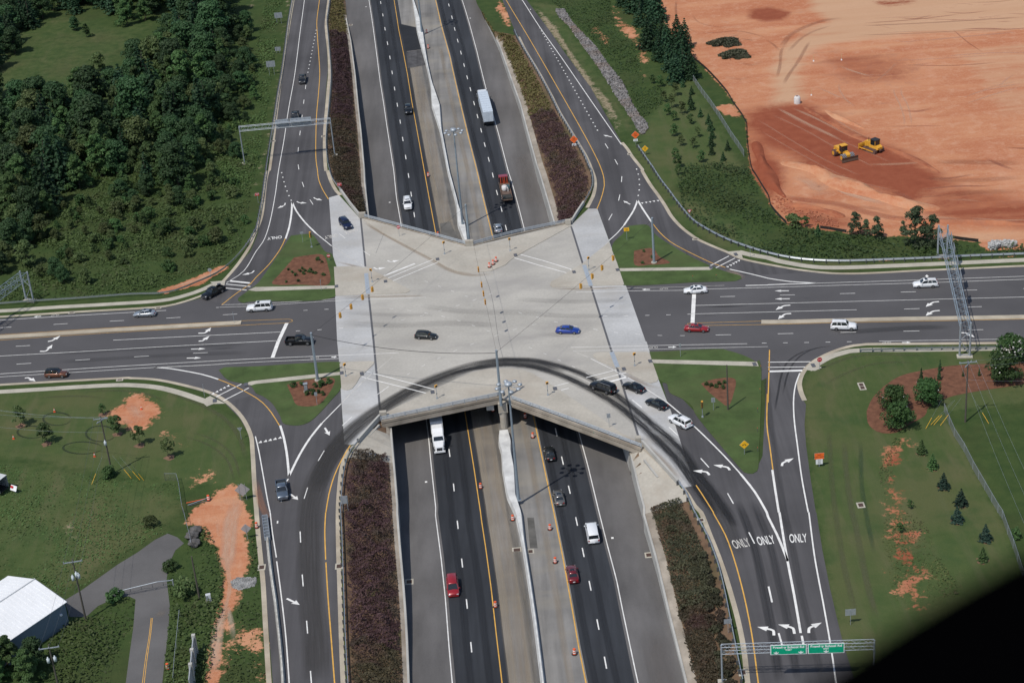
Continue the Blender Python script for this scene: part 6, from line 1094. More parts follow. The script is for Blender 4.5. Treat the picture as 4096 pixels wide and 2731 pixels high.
for b,t,sh,sz,l,rz,ps in(("31 2217,895","31 2200,780",'yield',1.0,'bare grey back of a yield sign at the right edge of the left lawn',math.pi,1),("31 2240,1455","31 2215,1300",'diamond',1.9,'large shiny diamond sign back on two posts at the end of the clay track',math.pi,2),("41 2275,248","41 2258,108",'diamond',1.3,'grey diamond sign back beside the drum on the lower left ramp verge',math.pi,1),("21 1938,985","21 1925,895",'round',.9,'grey round sign back beside the bare clay strip at the left guardrail',math.pi,1),("44 757,1030","44 763,888",'rect',1.6,'grey sign back on a single post on the lawn just above the green gantry signs',math.pi,1),
   ("33 1850,632","33 1842,515",'tall',.95,'grey sign back right of the tall yellow signal on the near right island',math.pi,1),("33 893,787","33 887,660",'tall',.9,'white faced grey sign on the near concrete triangle beside the railing',math.pi,1),("33 1547,140","33 1543,20",'tall',.6,'narrow grey sign back on the upper edge of the near right island',math.pi,1),("43 1985,1100","43 1985,980",'rect',1.2,'grey sign back in front of the right hand ramp guardrail near the shrubs',math.pi,1),("22 603,1100","22 597,1000",'tall',.6,'narrow grey sign on the sidewalk of the far left island',1.4,1),("32 563,585","32 550,465",'tall',.75,'dark grey sign back at the lower edge of the near left mulch bed',math.pi,1),("22 432,665","22 428,560",'rect',.7,'small greenish sign left of the yellow post signal on the far left island',0,1),("23 2190,795","23 2188,695",'tall',.45,'thin sign post on the sidewalk ramp at the right crosswalk',1.5,1),("31 1882,508","31 1862,390",'tall',.45,'thin sign post seen edge-on at the left lower crosswalk kerb',1.5,1),("21 2155,1400","21 2140,1298",'tall',.5,'thin sign seen edge-on at the nose of the left median',1.5,1)): sign(l,b,t,sh,sz,None,rz,posts=ps)
r=sign('yellow green sign standing behind the white blossoming shrub at right edge',"34 2300,15","24 2298,1505",'tall',.9,plain('lime sheeting',(.55,.75,.02),.5),1.2)
o=sign('twin grey sign backs on posts in front of the lower left purple shrubs',"32 825,1560","32 815,1415",'tall',1.6,None,math.pi,posts=2)
p=at(pl("33 760,822")[0],-.2); g=empty('bridge_number_plate',p,.36,'small green plate fixed on the near right fascia of the bridge','sign'); MB().box((0,-.35,0),(.8,.04,.28)).build('plate',SIGG,g)
# ---------------------------------------------------------------- sign gantries
def truss(r,a,b,hgt,dep,n,rad=.07,name='truss',m=None):
    """box truss from a to b (local points of the top rear chord start/end)"""
    d=(b-a).normalized(); q=Vector((-d.y,d.x,0))*dep; dn=Vector((0,0,-hgt)); ch=[(a,b),(a+q,b+q),(a+dn,b+dn),(a+q+dn,b+q+dn)]; mb=MB()
    for x,y in ch: mb.tube(x,y,rad,rad,6)
    for i in range(n):
        t0,t1=i/n,(i+1)/n
        for (x0,x1),(y0,y1) in((ch[0],ch[2]),(ch[1],ch[3]),(ch[0],ch[1]),(ch[2],ch[3])):
            A,Bq=(x0.lerp(x1,t0),y0.lerp(y1,t1)) if i%2 else (y0.lerp(y1,t0),x0.lerp(x1,t1)); mb.tube(A,Bq,rad*.5,rad*.5,4)
    return mb.build(name,m or STEEL,r)
def gantry(label,bl,tl_,br,tr_,dep,hgt,n,signs=(),rad=.052,pr=.15,twin=0.):
    A=at(pl(bl)[0]);ha=up(A,pl(tl_)[0]);h=ha;B=at(pl(tr_)[0],ha);B.z=0.; r=empty('sign_gantry',A,0,label,'sign gantry'); D=B-A; dv=D.normalized(); q=Vector((-dv.y,dv.x,0))
    for P0 in(Vector((0,0,0)),D):
        for s in ((0,) if not twin else (-twin/2,twin/2)):
            MB().tube(P0+q*s,P0+q*s+Vector((0,0,h+.15)),pr,pr*.9,10).build('column',STEEL,r); 
        if twin: MB().path([P0+q*(-twin/2)+Vector((0,0,.4)),P0+q*(twin/2)+Vector((0,0,h*.5)),P0+q*(-twin/2)+Vector((0,0,h-hgt))],.06).build('column_brace',STEEL,r); MB().path([P0+q*(-twin/2)+Vector((0,0,.45)),P0+q*(twin/2)+Vector((0,0,.45))],.06).build('column_strut',STEEL,r)
        MB().box(P0+Vector((0,0,.1)),(1.3 if not twin else 1.4,1.2 if not twin else twin+1.,.3),Matrix.Rotation(math.atan2(dv.y,dv.x),3,'Z')).build('footing',WALK,r)
    truss(r,q*(-dep/2)+Vector((0,0,h)),D+q*(-dep/2)+Vector((0,0,h)),hgt,dep,n,rad,m=POLE if twin else STEEL); return r,A,D,q,h
r,A,D,q,h=gantry('grey truss sign gantry across the upper left ramp, backs of its signs showing',"11 2247,1505","11 2198,1165","12 715,1330","12 680,1088",.8,1.15,26)
for f0,f1 in((.395,.545),(.555,.79)):
    c=D*((f0+f1)/2)+q*.72+Vector((0,0,h-.55)); w_=D.length*(f1-f0); MB().box(c,(w_,.06,2.4),Matrix.Rotation(math.atan2(D.y,D.x),3,'Z')).build('sign_panel',ALU,r)
    mb=MB()
    for k in range(5): mb.box(D*(f0+(f1-f0)*(k+.5)/5)+q*.62+Vector((0,0,h-.5)),(.1,.1,2.2))
    mb.build('panel_hangers',STEEL,r); MB().box(D*((f0+f1)/2)+q*.2+Vector((0,0,h+.08)),(w_,.7,.06),Matrix.Rotation(math.atan2(D.y,D.x),3,'Z')).build('catwalk',STEEL,r)
r,A,D,q,h=gantry('grey truss gantry with two green road signs over the lower right ramp',"43 1932,1565","43 1910,1225","44 985,1460","44 977,1180",.8,1.2,26)
R0=Matrix.Rotation(math.atan2(D.y,D.x),3,'Z'); az=math.atan2(D.y,D.x); Lg=D.length
SG=[pl(s)[0] for s in("44 22,1265","44 355,1258","44 366,1256","44 702,1252")]
def fr(px):
    lo,hi=0,1
    for _ in range(40):
        m=(lo+hi)/2; P0=A+D*m-q*.65+Vector((0,0,h-.6))
        if toP(P0)[0]<px[0]: lo=m
        else: hi=m
    return lo
for k,(i0,i1,w2,arr) in enumerate(((0,1,'WEST',(-.34,.34)),(2,3,'EAST',(0,)))):
    f0,f1=fr(SG[i0]),fr(SG[i1]); w_=Lg*(f1-f0); c=D*((f0+f1)/2)-q*.62+Vector((0,0,h-.55)); H=.335*w_
    p=empty('x',(0,0,0)); bpy.data.objects.remove(p); mb=MB().box((0,0,0),(w_,.06,H)); o=mb.build('guide_sign_panel',SIGW,r); o.location=c; o.rotation_euler=(0,0,az); g=MB().box((0,-.02,0),(w_-.24,.06,H-.22)).build('green_face',SIGG,o)
    tt=text('Brawley School Rd',.235*H*1.15,SIGW,o,(0,-.056,.25*H),UPR,bold=.02); xs_=[v.co.x for v in tt.data.vertices]; tt.scale=(w_*.86/(max(xs_)-min(xs_)),1.1,1); text(w2,.20*H,SIGW,o,(0,-.056,-.02*H),UPR,bold=.014)
    for ax in arr:
        x=ax*w_; plate('down_arrow',[(x-.08,-.16*H),(x-.08,-.28*H),(x-.38,-.23*H),(x-.34,-.31*H),(x,-.44*H),(x+.34,-.31*H),(x+.38,-.23*H),(x+.08,-.28*H),(x+.08,-.16*H)],SIGW,o,-.058,0,.01)
r,A,D,q,h=gantry('huge lattice sign bridge crossing all lanes at the right side of the picture',"34 1805,140","24 1815,1400","24 1590,790","24 1610,505",1.7,1.7,30,rad=.07,pr=.2,twin=1.9)
for f in(.47,.62,.76,.88):
    c=D*f+q*1.2*-1+Vector((0,0,h-.7)); MB().box(c,(2.9,.06,2.3),Matrix.Rotation(math.atan2(D.y,D.x),3,'Z')).build('sign_panel',ALU,r)
r,A,D,q,h=gantry('lattice sign bridge leaning into the picture from the left edge',"21 275,1195","21 215,930","21 -560,1870","21 -640,1560",1.7,1.6,30,rad=.07,pr=.2,twin=1.9)
for f in(.32,.45,.58): MB().box(D*f+q*-1.2+Vector((0,0,h-.7)),(2.9,.06,2.3),Matrix.Rotation(math.atan2(D.y,D.x),3,'Z')).build('sign_panel',ALU,r)
# ---------------------------------------------------------------- guard rails
def guardrail(label,s,side=1,sp=1.9):
    pts=smoothline(W(s),sp); r=empty('guardrail',pts[0],0,label,'guardrail'); o0=pts[0]; P=[p-o0 for p in pts]; mb=MB()
    for z,t in((.78,.0),(.68,.05),(.58,.0),(.50,.05),(.42,0)): pass
    n=len(P); vs=[]
    for i,p in enumerate(P):
        d=P[min(i+1,n-1)]-P[max(i-1,0)]; d.normalize(); nn=Vector((-d.y,d.x,0))*side
        for z,t in((.84,.10),(.80,.03),(.70,.09),(.62,.02),(.53,.09),(.44,.03),(.44,.12),(.84,.14)): vs.append(p+nn*t+Vector((0,0,z)))
    fs=[(i*8+k,i*8+(k+1)%8,(i+1)*8+(k+1)%8,(i+1)*8+k) for i in range(n-1) for k in range(8)]
    MB().add(vs,fs).build('rail',RAIL,r)
    pm=None
    for i,p in enumerate(P[:98]):
        d=P[min(i+1,n-1)]-P[max(i-1,0)]; d.normalize(); nn=Vector((-d.y,d.x,0))*side
        if pm is None: pm=MB().box((.0,-.16,.38),(.13,.34,.85)).build('post',DKST,r); c=pm
        else: c=pm.copy(); COL.objects.link(c); c.parent=r
        c.location=p+Vector((0,0,0)); c.rotation_euler=(0,0,math.atan2(d.y,d.x) if side>0 else math.atan2(d.y,d.x)+math.pi)
    return r
guardrail('guardrail along the outer left edge of the upper left ramp',"12 345,-60 335,0 300,200 270,430 240,650 200,880 170,1080 130,1330 95,1568 22 80,100 60,250 30,420 0,560 21 2340,570 2290,660 2215,760 2110,870 1990,960 1800,1045 1620,1115 1450,1145 1200,1152 700,1190 300,1215 0,1238 -200,1250",1); guardrail('guardrail between the upper left ramp and the purple shrub bed',"12 685,-60 683,0 665,130 655,210 665,330 685,560 693,700 688,850 668,1050 653,1200 648,1350 663,1500 22 678,0 705,90 780,192",-1)
guardrail('guardrail between the upper right ramp and its shrub bed',"13 22,295 45,350 118,480 228,660 338,860 428,1040 518,1190 598,1330 657,1430 707,1548 23 722,0 738,80 738,150 712,220 662,308",1)
guardrail('long guardrail bordering the undergrowth right of the bridge',"13 1155,1358 1230,1470 1300,1568 23 1298,0 1370,110 1440,200 1520,310 1640,455 1760,540 1950,640 2150,715 2351,775 24 200,818 420,842 650,850 900,845 1500,822 1700,810 2351,785 2900,770 6000,685",1)
guardrail('guardrail beside the lower left ramp along the purple shrubs',"32 945,928 872,1020 832,1110 803,1250 788,1400 778,1568 42 788,200 798,500 808,800 818,1100 833,1400 843,1568 850,1700",1)
guardrail('guardrail beside the lower right ramp along the rounded shrubs',"33 1528,1315 1590,1400 1650,1540 43 1720,110 1790,240 1850,390 1900,540 1940,700 1975,870 2000,1000 2040,1200 2080,1400 2115,1568",1)
guardrail('short guardrail on the lawn below the right end of the crossing road',"34 845,100 960,98 1150,92 1500,82 2000,75 2351,66 2700,60",-1)
for nm,s,lab in (("x","22 0,0",""),): pass
# ---------------------------------------------------------------- drums and cones
def drum(label,s,hwy=True,z=0.):
    P=ath(pl(s)[0],.03) if hwy else at(pl(s)[0],.03+z); r=empty('traffic_drum',P,0,label,'traffic drum'); MB().lathe([(.46,0),(.46,.09),(.30,.1)],12).build('rubber_base',BLACK,r)
    for k,(a,b_) in enumerate(((.1,.3),(.3,.47),(.47,.66),(.66,.83),(.83,1.05))): MB().lathe([(.30-.075*a,a),(.30-.075*b_,b_)]+([(.1,1.08),(0,1.08)] if k==4 else []),12).build('orange_band' if k%2==0 else 'white_band',ORANGE if k%2==0 else REFL,r)
    return r
for s,l,hw in(("12 1568,305",'orange and white drum at the foot of the farthest light mast',1),("12 1583,445",'orange and white drum on the barrier below the farthest light mast',1),("22 1583,52",'orange and white drum beside the median yellow line above the bridge',1),("22 1672,600",'drum just visible behind the far bridge railing',1),("22 2145,885",'left of three drums on the far concrete triangle',0),("22 2178,860",'middle of three drums on the far concrete triangle',0),("22 2206,832",'right of three drums on the far concrete triangle',0),("32 2064,1345",'drum on the grey median beside the left lane, below the truck cab',1),("43 8,72",'drum touching the left foot of the lower median barrier',1),("32 2176,640",'drum in the shade under the bridge, left of the pier',1),("33 122,700",'drum in the shade under the bridge, right of the pier',1),("33 193,880",'drum just outside the bridge shade near the yellow line',1),("43 350,158",'drum left of the white cargo van across the yellow line',1),("43 398,462",'drum left of the dark red sedan across the yellow line',1),("43 575,1302",'lowest drum beside the right yellow highway line',1),("42 2200,868",'lowest drum beside the left yellow highway line',1),("31 1917,1455",'drum with loose pipes beside the clay track',0),("42 8,140",'drum on the kerb next to the crash cushion',0),("41 1542,1438",'drum on the grass right of the closed side street',0)):
    drum(l,s,bool(hw),.12 if 'triangle' in l else 0)
for s,l in(("31 502,645",'small orange cone at top of the mown rings on the left lawn'),("31 126,892",'small orange cone at far left of the lawn'),("31 870,1055",'small orange cone left of the wooden power pole foot'),("31 1300,622",'small orange and white cap in the middle of the round clay patch')):
    r=empty('traffic_cone',at(pl(s)[0]),0,l,'traffic cone'); MB().box((0,0,.03),(.42,.42,.06)).build('base',ORANGE,r); MB().lathe([(.2,.06),(.12,.42)],10).build('lower_cone',ORANGE,r); MB().lathe([(.12,.42),(.07,.62)],10).build('white_collar',REFL,r); MB().lathe([(.07,.62),(.03,.85),(0,.86)],10).build('tip',ORANGE,r)
# ---------------------------------------------------------------- power poles and lines
def upole(label,base,top,arm=2.6,rz=0.,n=3,trans=(),m=WOOD,second=False,lean=True):
    B=at(pl(base)[0]); h=up(B,pl(top)[0]); r=empty('power_pole',B,rz,label,'power pole'); MB().tube((0,0,0),(0,0,h),.17,.11,9).build('pole',m,r); pts=[]
    for (aa,zz,ro) in ([(arm,h-.5,0)]+([(arm*.8,h-.9,.9)] if second else [])):
        if arm: MB().box((0,-.15,zz),(aa,.12,.14),Matrix.Rotation(ro,3,'Z')).build('crossarm',STEEL,r)
        for k in range(n if arm else 0):
            x=(k/(n-1)-.5)*(aa-.2); v=Matrix.Rotation(ro,3,'Z')@Vector((x,-.15,0)); MB().lathe([(.05,0),(.09,.08),(.05,.2),(0,.22)],8,(v.x,v.y,zz+.07)).build('insulator',ALU,r); w_=B+Matrix.Rotation(rz,3,'Z')@Vector((v.x,v.y,zz+.25)); pts.append(w_)
    for x,z in trans: MB().lathe([(0,0),(.24,.02),(.24,.75),(.1,.8),(.08,1.05),(0,1.05)],12,(x,-.25,z)).build('transformer',plain('transformer grey',(.5,.55,.58),.5),r,True)
    return r,B,h,pts
r1,B1,h1,P1=upole('wooden power pole with a tee crossarm on the left lawn',"31 1030,1212","31 905,683",2.6,.05,3,((-.05,6.2),),second=True)
r2,B2,h2,P2=upole('wooden power pole with three transformers beside the white metal building',"41 790,992","41 700,428",3.,.12,3,((-.5,8.1),(.45,8.3),(.15,8.6)))
r3,B3,h3,P3=upole('wooden power pole with transformers cut off by the bottom picture edge',"41 585,1800","41 530,1215",3.,.1,3,((-.5,8.8),(.5,8.9)))
r4,B4,h4,P4=upole('wooden power pole with crossed arms on the mulch bed edge at right',"34 1812,738","34 1845,165",3.1,.0,3,(),second=True)
r5,B5,h5,P5=upole('bare dark wooden pole on the near right traffic island',"33 1983,628","33 1980,215",0,0,0)
r6,B6,h6,P6=upole('slim leaning bare pole in the weeds right of the pipe gate',"41 1833,797","41 1728,405",0,0,0)
k=0
for a,b in zip(P1[:3],P2): wire('thin dark power line from the lawn pole down to the transformer pole',sag(a,b,1.),.016,'power_line','power line',DKST)
for a,b in zip(P2,P3): wire('thin dark power line from the transformer pole to the bottom edge pole',sag(a,b,.8),.016,'power_line','power line',DKST)
for a,s in zip(P1[:3]+[B1+Vector((0,0,h1-3.4))],("31 -300,575","31 -300,590","31 -300,640","31 -300,745")):
    e=at(pl(s)[0],8.5); wire('pale thin power line running from the lawn pole to the left picture edge',sag(a,e,.6),.013,'power_line','power line',STEEL)
for a,s in zip(P4[:3],("44 2450,320","44 2550,250","44 2650,200")): e=at(pl(s)[0],9); wire('thin power line from the right pole down to the lower right corner',sag(a,e,.9),.012,'power_line','power line',STEEL)
for a,s in((P4[3],"34 2700,130"),(P4[5],"34 2700,60"),(B4+Vector((0,0,h4-4)),"34 2700,330")): e=at(pl(s)[0],7); wire('thin power line from the right pole to the right picture edge',sag(a,e,.5),.010,'power_line','power line',STEEL)
for s,e,l in(("31 1205,1252","31 1138,1172",'yellow guy guard leaning left of the other three right of the lawn pole'),("31 1285,1268","31 1215,1188",'yellow guy guard in the middle right of the lawn pole'),("31 1322,1275","31 1272,1212",'rightmost pale guy guard right of the lawn pole'),("31 842,1310","31 880,1210",'yellow guy guard left of the lawn pole foot'),("34 1448,800","34 1504,698",'leftmost of four yellow guy guards by the fence corner'),("34 1490,768","34 1572,680",'second from left of four yellow guy guards by the fence corner'),("34 1522,765","34 1598,676",'third from left of four yellow guy guards by the fence corner'),("34 1582,770","34 1656,672",'rightmost of four yellow guy guards, touching the fence corner'),("34 2027,750","34 1968,652",'yellow guy guard right of the right hand power pole')):
    a=at(pl(s)[0],.05); c=at(pl(e)[0],1.5); o=empty('guy_guard',a,0,l,'guy wire guard'); MB().tube((0,0,0),c-a,.035,.035,6).build('guard',SIGY,o); MB().tube(c-a,(c-a)*2.6,.008,.008,4).build('guy_wire',STEEL,o)
# ---------------------------------------------------------------- fences
def gridmat(name,col,alpha):
    m,n,b=nodes(name); b.inputs['Base Color'].default_value=(*col,1); b.inputs['Metallic'].default_value=.3; b.inputs['Roughness'].default_value=.5; tr=N(n,'ShaderNodeBsdfTransparent'); ms=N(n,'ShaderNodeMixShader'); ms.inputs[0].default_value=alpha; n.links.new(tr.outputs[0],ms.inputs[1]); n.links.new(b.outputs[0],ms.inputs[2]); n.links.new(ms.outputs[0],n.nodes['Material Output'].inputs[0]); return m
MESHM=gridmat('chain link mesh',(.40,.42,.43),.42)
def fence(label,s,h,m,post,sp=3.,name='chain_link_fence',cat='fence'):
    pts=smoothline(W(s),sp); r=empty(name,pts[0],0,label,cat); P=[p-pts[0] for p in pts]; b=MB()
    for a,c in zip(P,P[1:]): b.add([a,c,c+Vector((0,0,h)),a+Vector((0,0,h))],[(0,1,2,3)])
    b.build('fence_mesh' if name[0]=='c' else 'fabric',m,r)
    if name[0]=='c': MB().path([p+Vector((0,0,h)) for p in P],.03,4).build('top_rail',STEEL,r)
    pm=None
    for p in P[:95]:
        if pm is None: pm=MB().tube((0,0,0),(0,0,h+.08),.04,.04,6).build('post',post,r); c=pm
        else: c=pm.copy(); COL.objects.link(c); c.parent=r
        c.location=p
fence('chain link fence running down the right side behind the curved row of firs',"34 1618,645 1710,870 1800,1010 1880,1170 1990,1360 2110,1568 44 2150,60 2200,200 2250,330 2290,450 2350,640",1.7,MESHM,STEEL)
fence('chain link fence above the planted evergreens beside the clay site',"13 1665,748 1740,860 1830,980 1930,1130 2010,1260 2080,1360 2130,1440",1.7,MESHM,STEEL)
fence('thin wire fence turning along the edge of the pasture by the side street',"31 1520,1275 1628,1275 1680,1568 41 1700,60 1720,150 1755,280 1765,350",1.5,gridmat('wire fence',(.2,.2,.18),.2),DKST)
fence('rusty low wire fence in the grass right of the side street',"41 1655,955 1640,1100 1625,1250 1610,1400 1598,1568",1.2,gridmat('wire fence low',(.3,.3,.3),.15),STEEL,3.,'chain_link_fence')
fence('black silt fence curving around the edge of the red clay site',"13 1590,470 1660,540 1760,620 1860,720 1980,860 2030,950 2110,1060 2150,1130 2155,1270 2170,1400 2190,1520 2205,1568 23 2240,50 2300,150 2351,230 24 20,320 100,420 170,490",.75,SILT,DKST,3.,'silt_fence'); fence('black silt fence piece between undergrowth and clay, middle of the hedge line',"24 480,530 560,540 700,565 720,570",.7,SILT,DKST,3.,'silt_fence'); fence('black silt fence piece right of the lattice sign bridge',"24 1700,625 1800,640 1930,655",.75,SILT,DKST,3.,'silt_fence')
# ---------------------------------------------------------------- building and its surroundings
def building():
    M_R=surf('white metal roof',(.78,.79,.80),.04,.3,.4); M_W=plain('blue grey metal wall',(.17,.22,.29),.5,.2,var=.06)
    zt=4.2; e1=at(pl("41 592,828")[0],zt); c1=at(pl("41 250,1060")[0],zt); rg=at(pl("41 300,632")[0],6.0)
    d=(c1-e1); d.z=0; d.normalize()          # eave direction towards lower left
    n=Vector((d.y,-d.x,0)); n=n if (rg-e1).dot(n)>0 else -n; half=max(5.,(rg-e1).dot(n)); L=30.
    o=Vector((e1.x,e1.y,0)); r=empty('metal_building',o,0,'white metal roofed building with blue grey walls at the lower left edge','building')
    def pt(l,w_,z): return d*l+n*w_+Vector((0,0,z))
    MB().add([pt(0,0,0),pt(L,0,0),pt(L,0,zt),pt(0,0,zt)],[(3,2,1,0)]).build('front_wall',M_W,r); MB().add([pt(0,0,0),pt(0,2*half,0),pt(0,2*half,zt),pt(0,half,6.),pt(0,0,zt)],[(0,1,2,3,4)]).build('gable_wall',M_W,r); MB().add([pt(0,2*half,0),pt(L,2*half,0),pt(L,2*half,zt),pt(0,2*half,zt)],[(0,1,2,3)]).build('rear_wall',M_W,r)
    sl=6.-zt; mb=MB(); ex=.25
    for a,bq in((-ex,half),(2*half+ex,half)):
        za=zt-sl*ex/half; v=[pt(-.3,a,za+.12),pt(L,a,za+.12),pt(L,bq,6.12),pt(-.3,bq,6.12),pt(-.3,a,za+.02),pt(L,a,za+.02),pt(L,bq,6.02),pt(-.3,bq,6.02)]; mb.add(v,[(0,1,2,3),(7,6,5,4),(0,4,5,1),(3,7,4,0)])
    rf=mb.build('roof',M_R,r); MB().tube(pt(-.3,half,6.17),pt(L,half,6.17),.12,.12,6).build('ridge_cap',plain('ridge metal',(.6,.61,.62),.5),rf); mb=MB()
    for k in range(36):
        for a,bq in((-ex,half),(2*half+ex,half)): mb.tube(pt(k*.85,a,zt-sl*ex/half+.15),pt(k*.85,bq,6.15),.022,.022,4,False)
    mb.build('roof_seams',M_R,rf); p=pt(0,half,3.2)-n*0; MB().box(pt(1.2,-.12,2.6),(.35,.25,.3)).build('wall_lamp',LAMPW,r); MB().tube(pt(-.36,-ex,zt),pt(-.36,half,6.),.06,.06,4).build('barge_trim',plain('barge metal',(.12,.14,.17),.5),r); return r
building()
# pipe gate across the side street
a=at(pl("41 1040,790")[0]);c=at(pl("41 1597,685")[0]); r=empty('pipe_gate',a,0,'long galvanised pipe gate with scalloped braces closing the side street','gate'); d=c-a
MB().path([Vector((0,0,1.1)),d*.35+Vector((0,0,1.35)),d*.75+Vector((0,0,1.6)),d+Vector((0,0,1.35))],.07,6).build('top_bar',STEEL,r); MB().path([d*t+Vector((0,0,.55+.25*math.sin(t*9)**2)) for t in np.linspace(0,1,14)],.045,5).build('lower_bar',DKST,r)
for t in(.12,.3,.48,.66,.84): MB().tube(d*t+Vector((0,0,.6)),d*t+Vector((0,0,1.3)),.04,.04,5).build('upright',DKST,r)
for q in(Vector(),d): MB().tube(q,q+Vector((0,0,1.5)),.12,.12,8).build('gate_post',STEEL,r)
# precast wall panels at the bottom
a=at(pl("41 1805,1290")[0]);c=at(pl("41 1770,1640")[0]); r=empty('panel_wall',a,0,'grey precast panel wall with square posts by the clay track at the bottom edge','wall'); d=c-a
for i in range(3):
    p0=d*(i/2.6); p1=d*((i+1)/2.6); MB().loft([[(p.x-.08,p.y,0),(p.x+.08,p.y,0),(p.x+.08,p.y,3.3),(p.x-.08,p.y,3.3)] for p in(p0,p1)]).build('panel',plain('precast panel',(.34,.36,.38),.8),r); MB().box(p0+Vector((0,0,1.75)),(.55,.55,3.5)).build('wall_post',CONC,r)
# boulders, utility box
for s,l,sz in(("41 1800,190",'upper dark round boulder in the weeds beside the clay track',1.0),("41 1770,240",'middle dark round boulder in the weeds beside the clay track',1.05),("41 1790,305",'lowest dark flat boulder in the weeds beside the clay track',.95)):
    bm=bmesh.new(); bmesh.ops.create_icosphere(bm,subdivisions=3,radius=sz); 
    for v in bm.verts: v.co*=1+.18*math.sin(v.co.x*4+v.co.y*3)*math.cos(v.co.z*5+v.co.y*2)
    me=bpy.data.meshes.new('boulder'); bm.to_mesh(me); bm.free(); me.materials.append(surf('boulder stone',(.10,.095,.092),.35,.9)); o=bpy.data.objects.new('boulder',me); COL.objects.link(o); o.location=at(pl(s)[0])+Vector((0,0,.5)); o.scale=(1.1,1,.75); tag(o,l,'boulder')
p=at(pl("41 1920,815")[0]); r=empty('utility_box',p,.2,'small pale electrical box in the weeds beside the clay track','electrical box'); MB().box((0,0,.75),(.8,.6,1.2)).build('cabinet',plain('pale cabinet',(.55,.57,.58),.5),r); MB().box((-.25,-.33,.8),(.3,.05,1.)).build('door',ALU,r); MB().box((0,0,.08),(1.,.8,.16)).build('plinth',WALK,r)
p=at(pl("32 462,460")[0],.1); r=empty('signal_cabinet',p,.1,'tall grey signal control cabinet in the mulch bed of the near left island','cabinet'); MB().box((0,0,.95),(.75,.65,1.6)).build('body',plain('cabinet grey',(.12,.125,.13),.5,.4),r); MB().box((0,0,1.8),(.85,.75,.14)).build('lid',ALU,r); MB().box((0,0,.08),(.95,.85,.16)).build('plinth',WALK,r); MB().box((.0,-.34,.95),(.6,.03,1.3)).build('door',ALU,r); MB().tube((-.3,.2,1.8),(-.3,.2,2.35),.05,.05,6).build('antenna',DKST,r)
# crash cushion and barrier along the lower left ramp
a=at(pl("42 85,65")[0]);c=at(pl("42 108,265")[0]); r=empty('crash_cushion',a,0,'grey framed crash cushion at the end of the concrete barrier on the lower left ramp','crash cushion'); d=c-a; az=math.atan2(d.y,d.x); RR=Matrix.Rotation(az,3,'Z')
for s in(-1,1): MB().box(d/2+RR@Vector((0,s*.45,.55)),(d.length,.1,.5),RR).build('side_rail',RAIL,r)
for k in range(8): MB().box(d*(k/7)+Vector((0,0,.55)),(.12,.95,.75),RR).build('bulkhead',STEEL,r)
MB().box(d*.5+Vector((0,0,.2)),(d.length,.7,.2),RR).build('base_frame',DKST,r)
pts=smoothline(W("42 110,262 125,420 150,620 180,820 200,1000 222,1200 240,1400 252,1568 258,1720"),1.5); r=empty('concrete_barrier',pts[0],0,'stained pale concrete barrier along the left side of the lower left ramp','barrier'); secs=[]
for i,p in enumerate(pts):
    q=p-pts[0]; secs.append([(q.x+x,q.y,z) for x,z in((-.32,0),(-.2,.3),(-.11,.85),(.11,.85),(.2,.3),(.32,0))])
MB().loft(secs).build('barrier_wall',surf('stained concrete',(.50,.49,.45),.3,1.2,stain=(.2,.18,.15)),r)
# loose pipes by the clay track
for s,e,l,m in(("31 1725,1500","31 1905,1435",'grey pipe lying beside the drum on the clay edge',STEEL),("31 1740,1505","31 1900,1460",'second grey pipe lying lower beside the drum on the clay edge',DKST),("31 1710,1480","31 1890,1440",'thin orange hose lying above the grey pipes by the drum',ORANGE)):
    a=at(pl(s)[0],.12);c=at(pl(e)[0],.12); o=MB().tube((0,0,0),c-a,.07,.07,7).build('loose_pipe',m); o.location=a; tag(o,l,'pipe')
# drains
def grate(l,s,w_,d_,z=.05,hwy=False,frame=WALK,n=1):
    p=ath(pl(s)[0],.03) if hwy else at(pl(s)[0],z); r=empty('storm_drain',p,0,l,'drain'); MB().box((0,0,.0),(w_+.5,d_+.5,.04)).build('frame',frame,r)
    for k in range(n): MB().box((0,(k-(n-1)/2)*d_/n,.025),(w_,d_/n*.85,.03)).build('grate',GRATE,r)
for a in(("double rusty storm drain in a pale frame on the right lawn","34 862,410",.75,2.3,.02,False,WALK,2),("square storm drain in a pale slab on the lawn beside the eroded bank","34 852,1500",.8,1.2),("rusty inlet grate in the left kerb near the silver sedan","21 1453,1258",.9,.5),("rusty inlet grate in the left kerb near the lattice shadow","21 658,1302",.9,.5),("rusty inlet grate in the kerb above the brown SUV","31 1100,350",.9,.5),("rusty inlet in the kerb by the right ramp bend","23 1685,628",.9,.5),("rusty inlet at the start of the upper right kerb","13 1078,1415",.5,.6),("rusty grate in the gutter beside the lower left purple shrubs","42 763,495",.8,1.2),("rusty grate in the left kerb near the crash cushion","42 52,505",.8,1.2),("rusty grate on the lower left highway shoulder","42 1408,638",.9,1.1,.03,True),("rusty grate on the lower right highway shoulder","43 1258,392",.9,1.1,.03,True),("pale grate left of the lower median barrier","43 45,345",1.1,1.,.03,True),("pale grate right of the lower median barrier","43 170,360",.7,1.,.03,True),("rusty grate in the gutter at the lower right ramp guardrail","43 1735,72",.8,.8),("rusty grate under the green sign gantry by the guardrail","43 2118,1470",.8,1.1),("rusty grate in the gutter of the upper left ramp by the gantry","12 622,1253",.8,.8),("rusty grate in the outer kerb of the upper left ramp","12 158,1297",.7,.6),("rusty grate by the wall on the upper left highway shoulder","12 868,232",.8,.9,.03,True)): grate(*a)
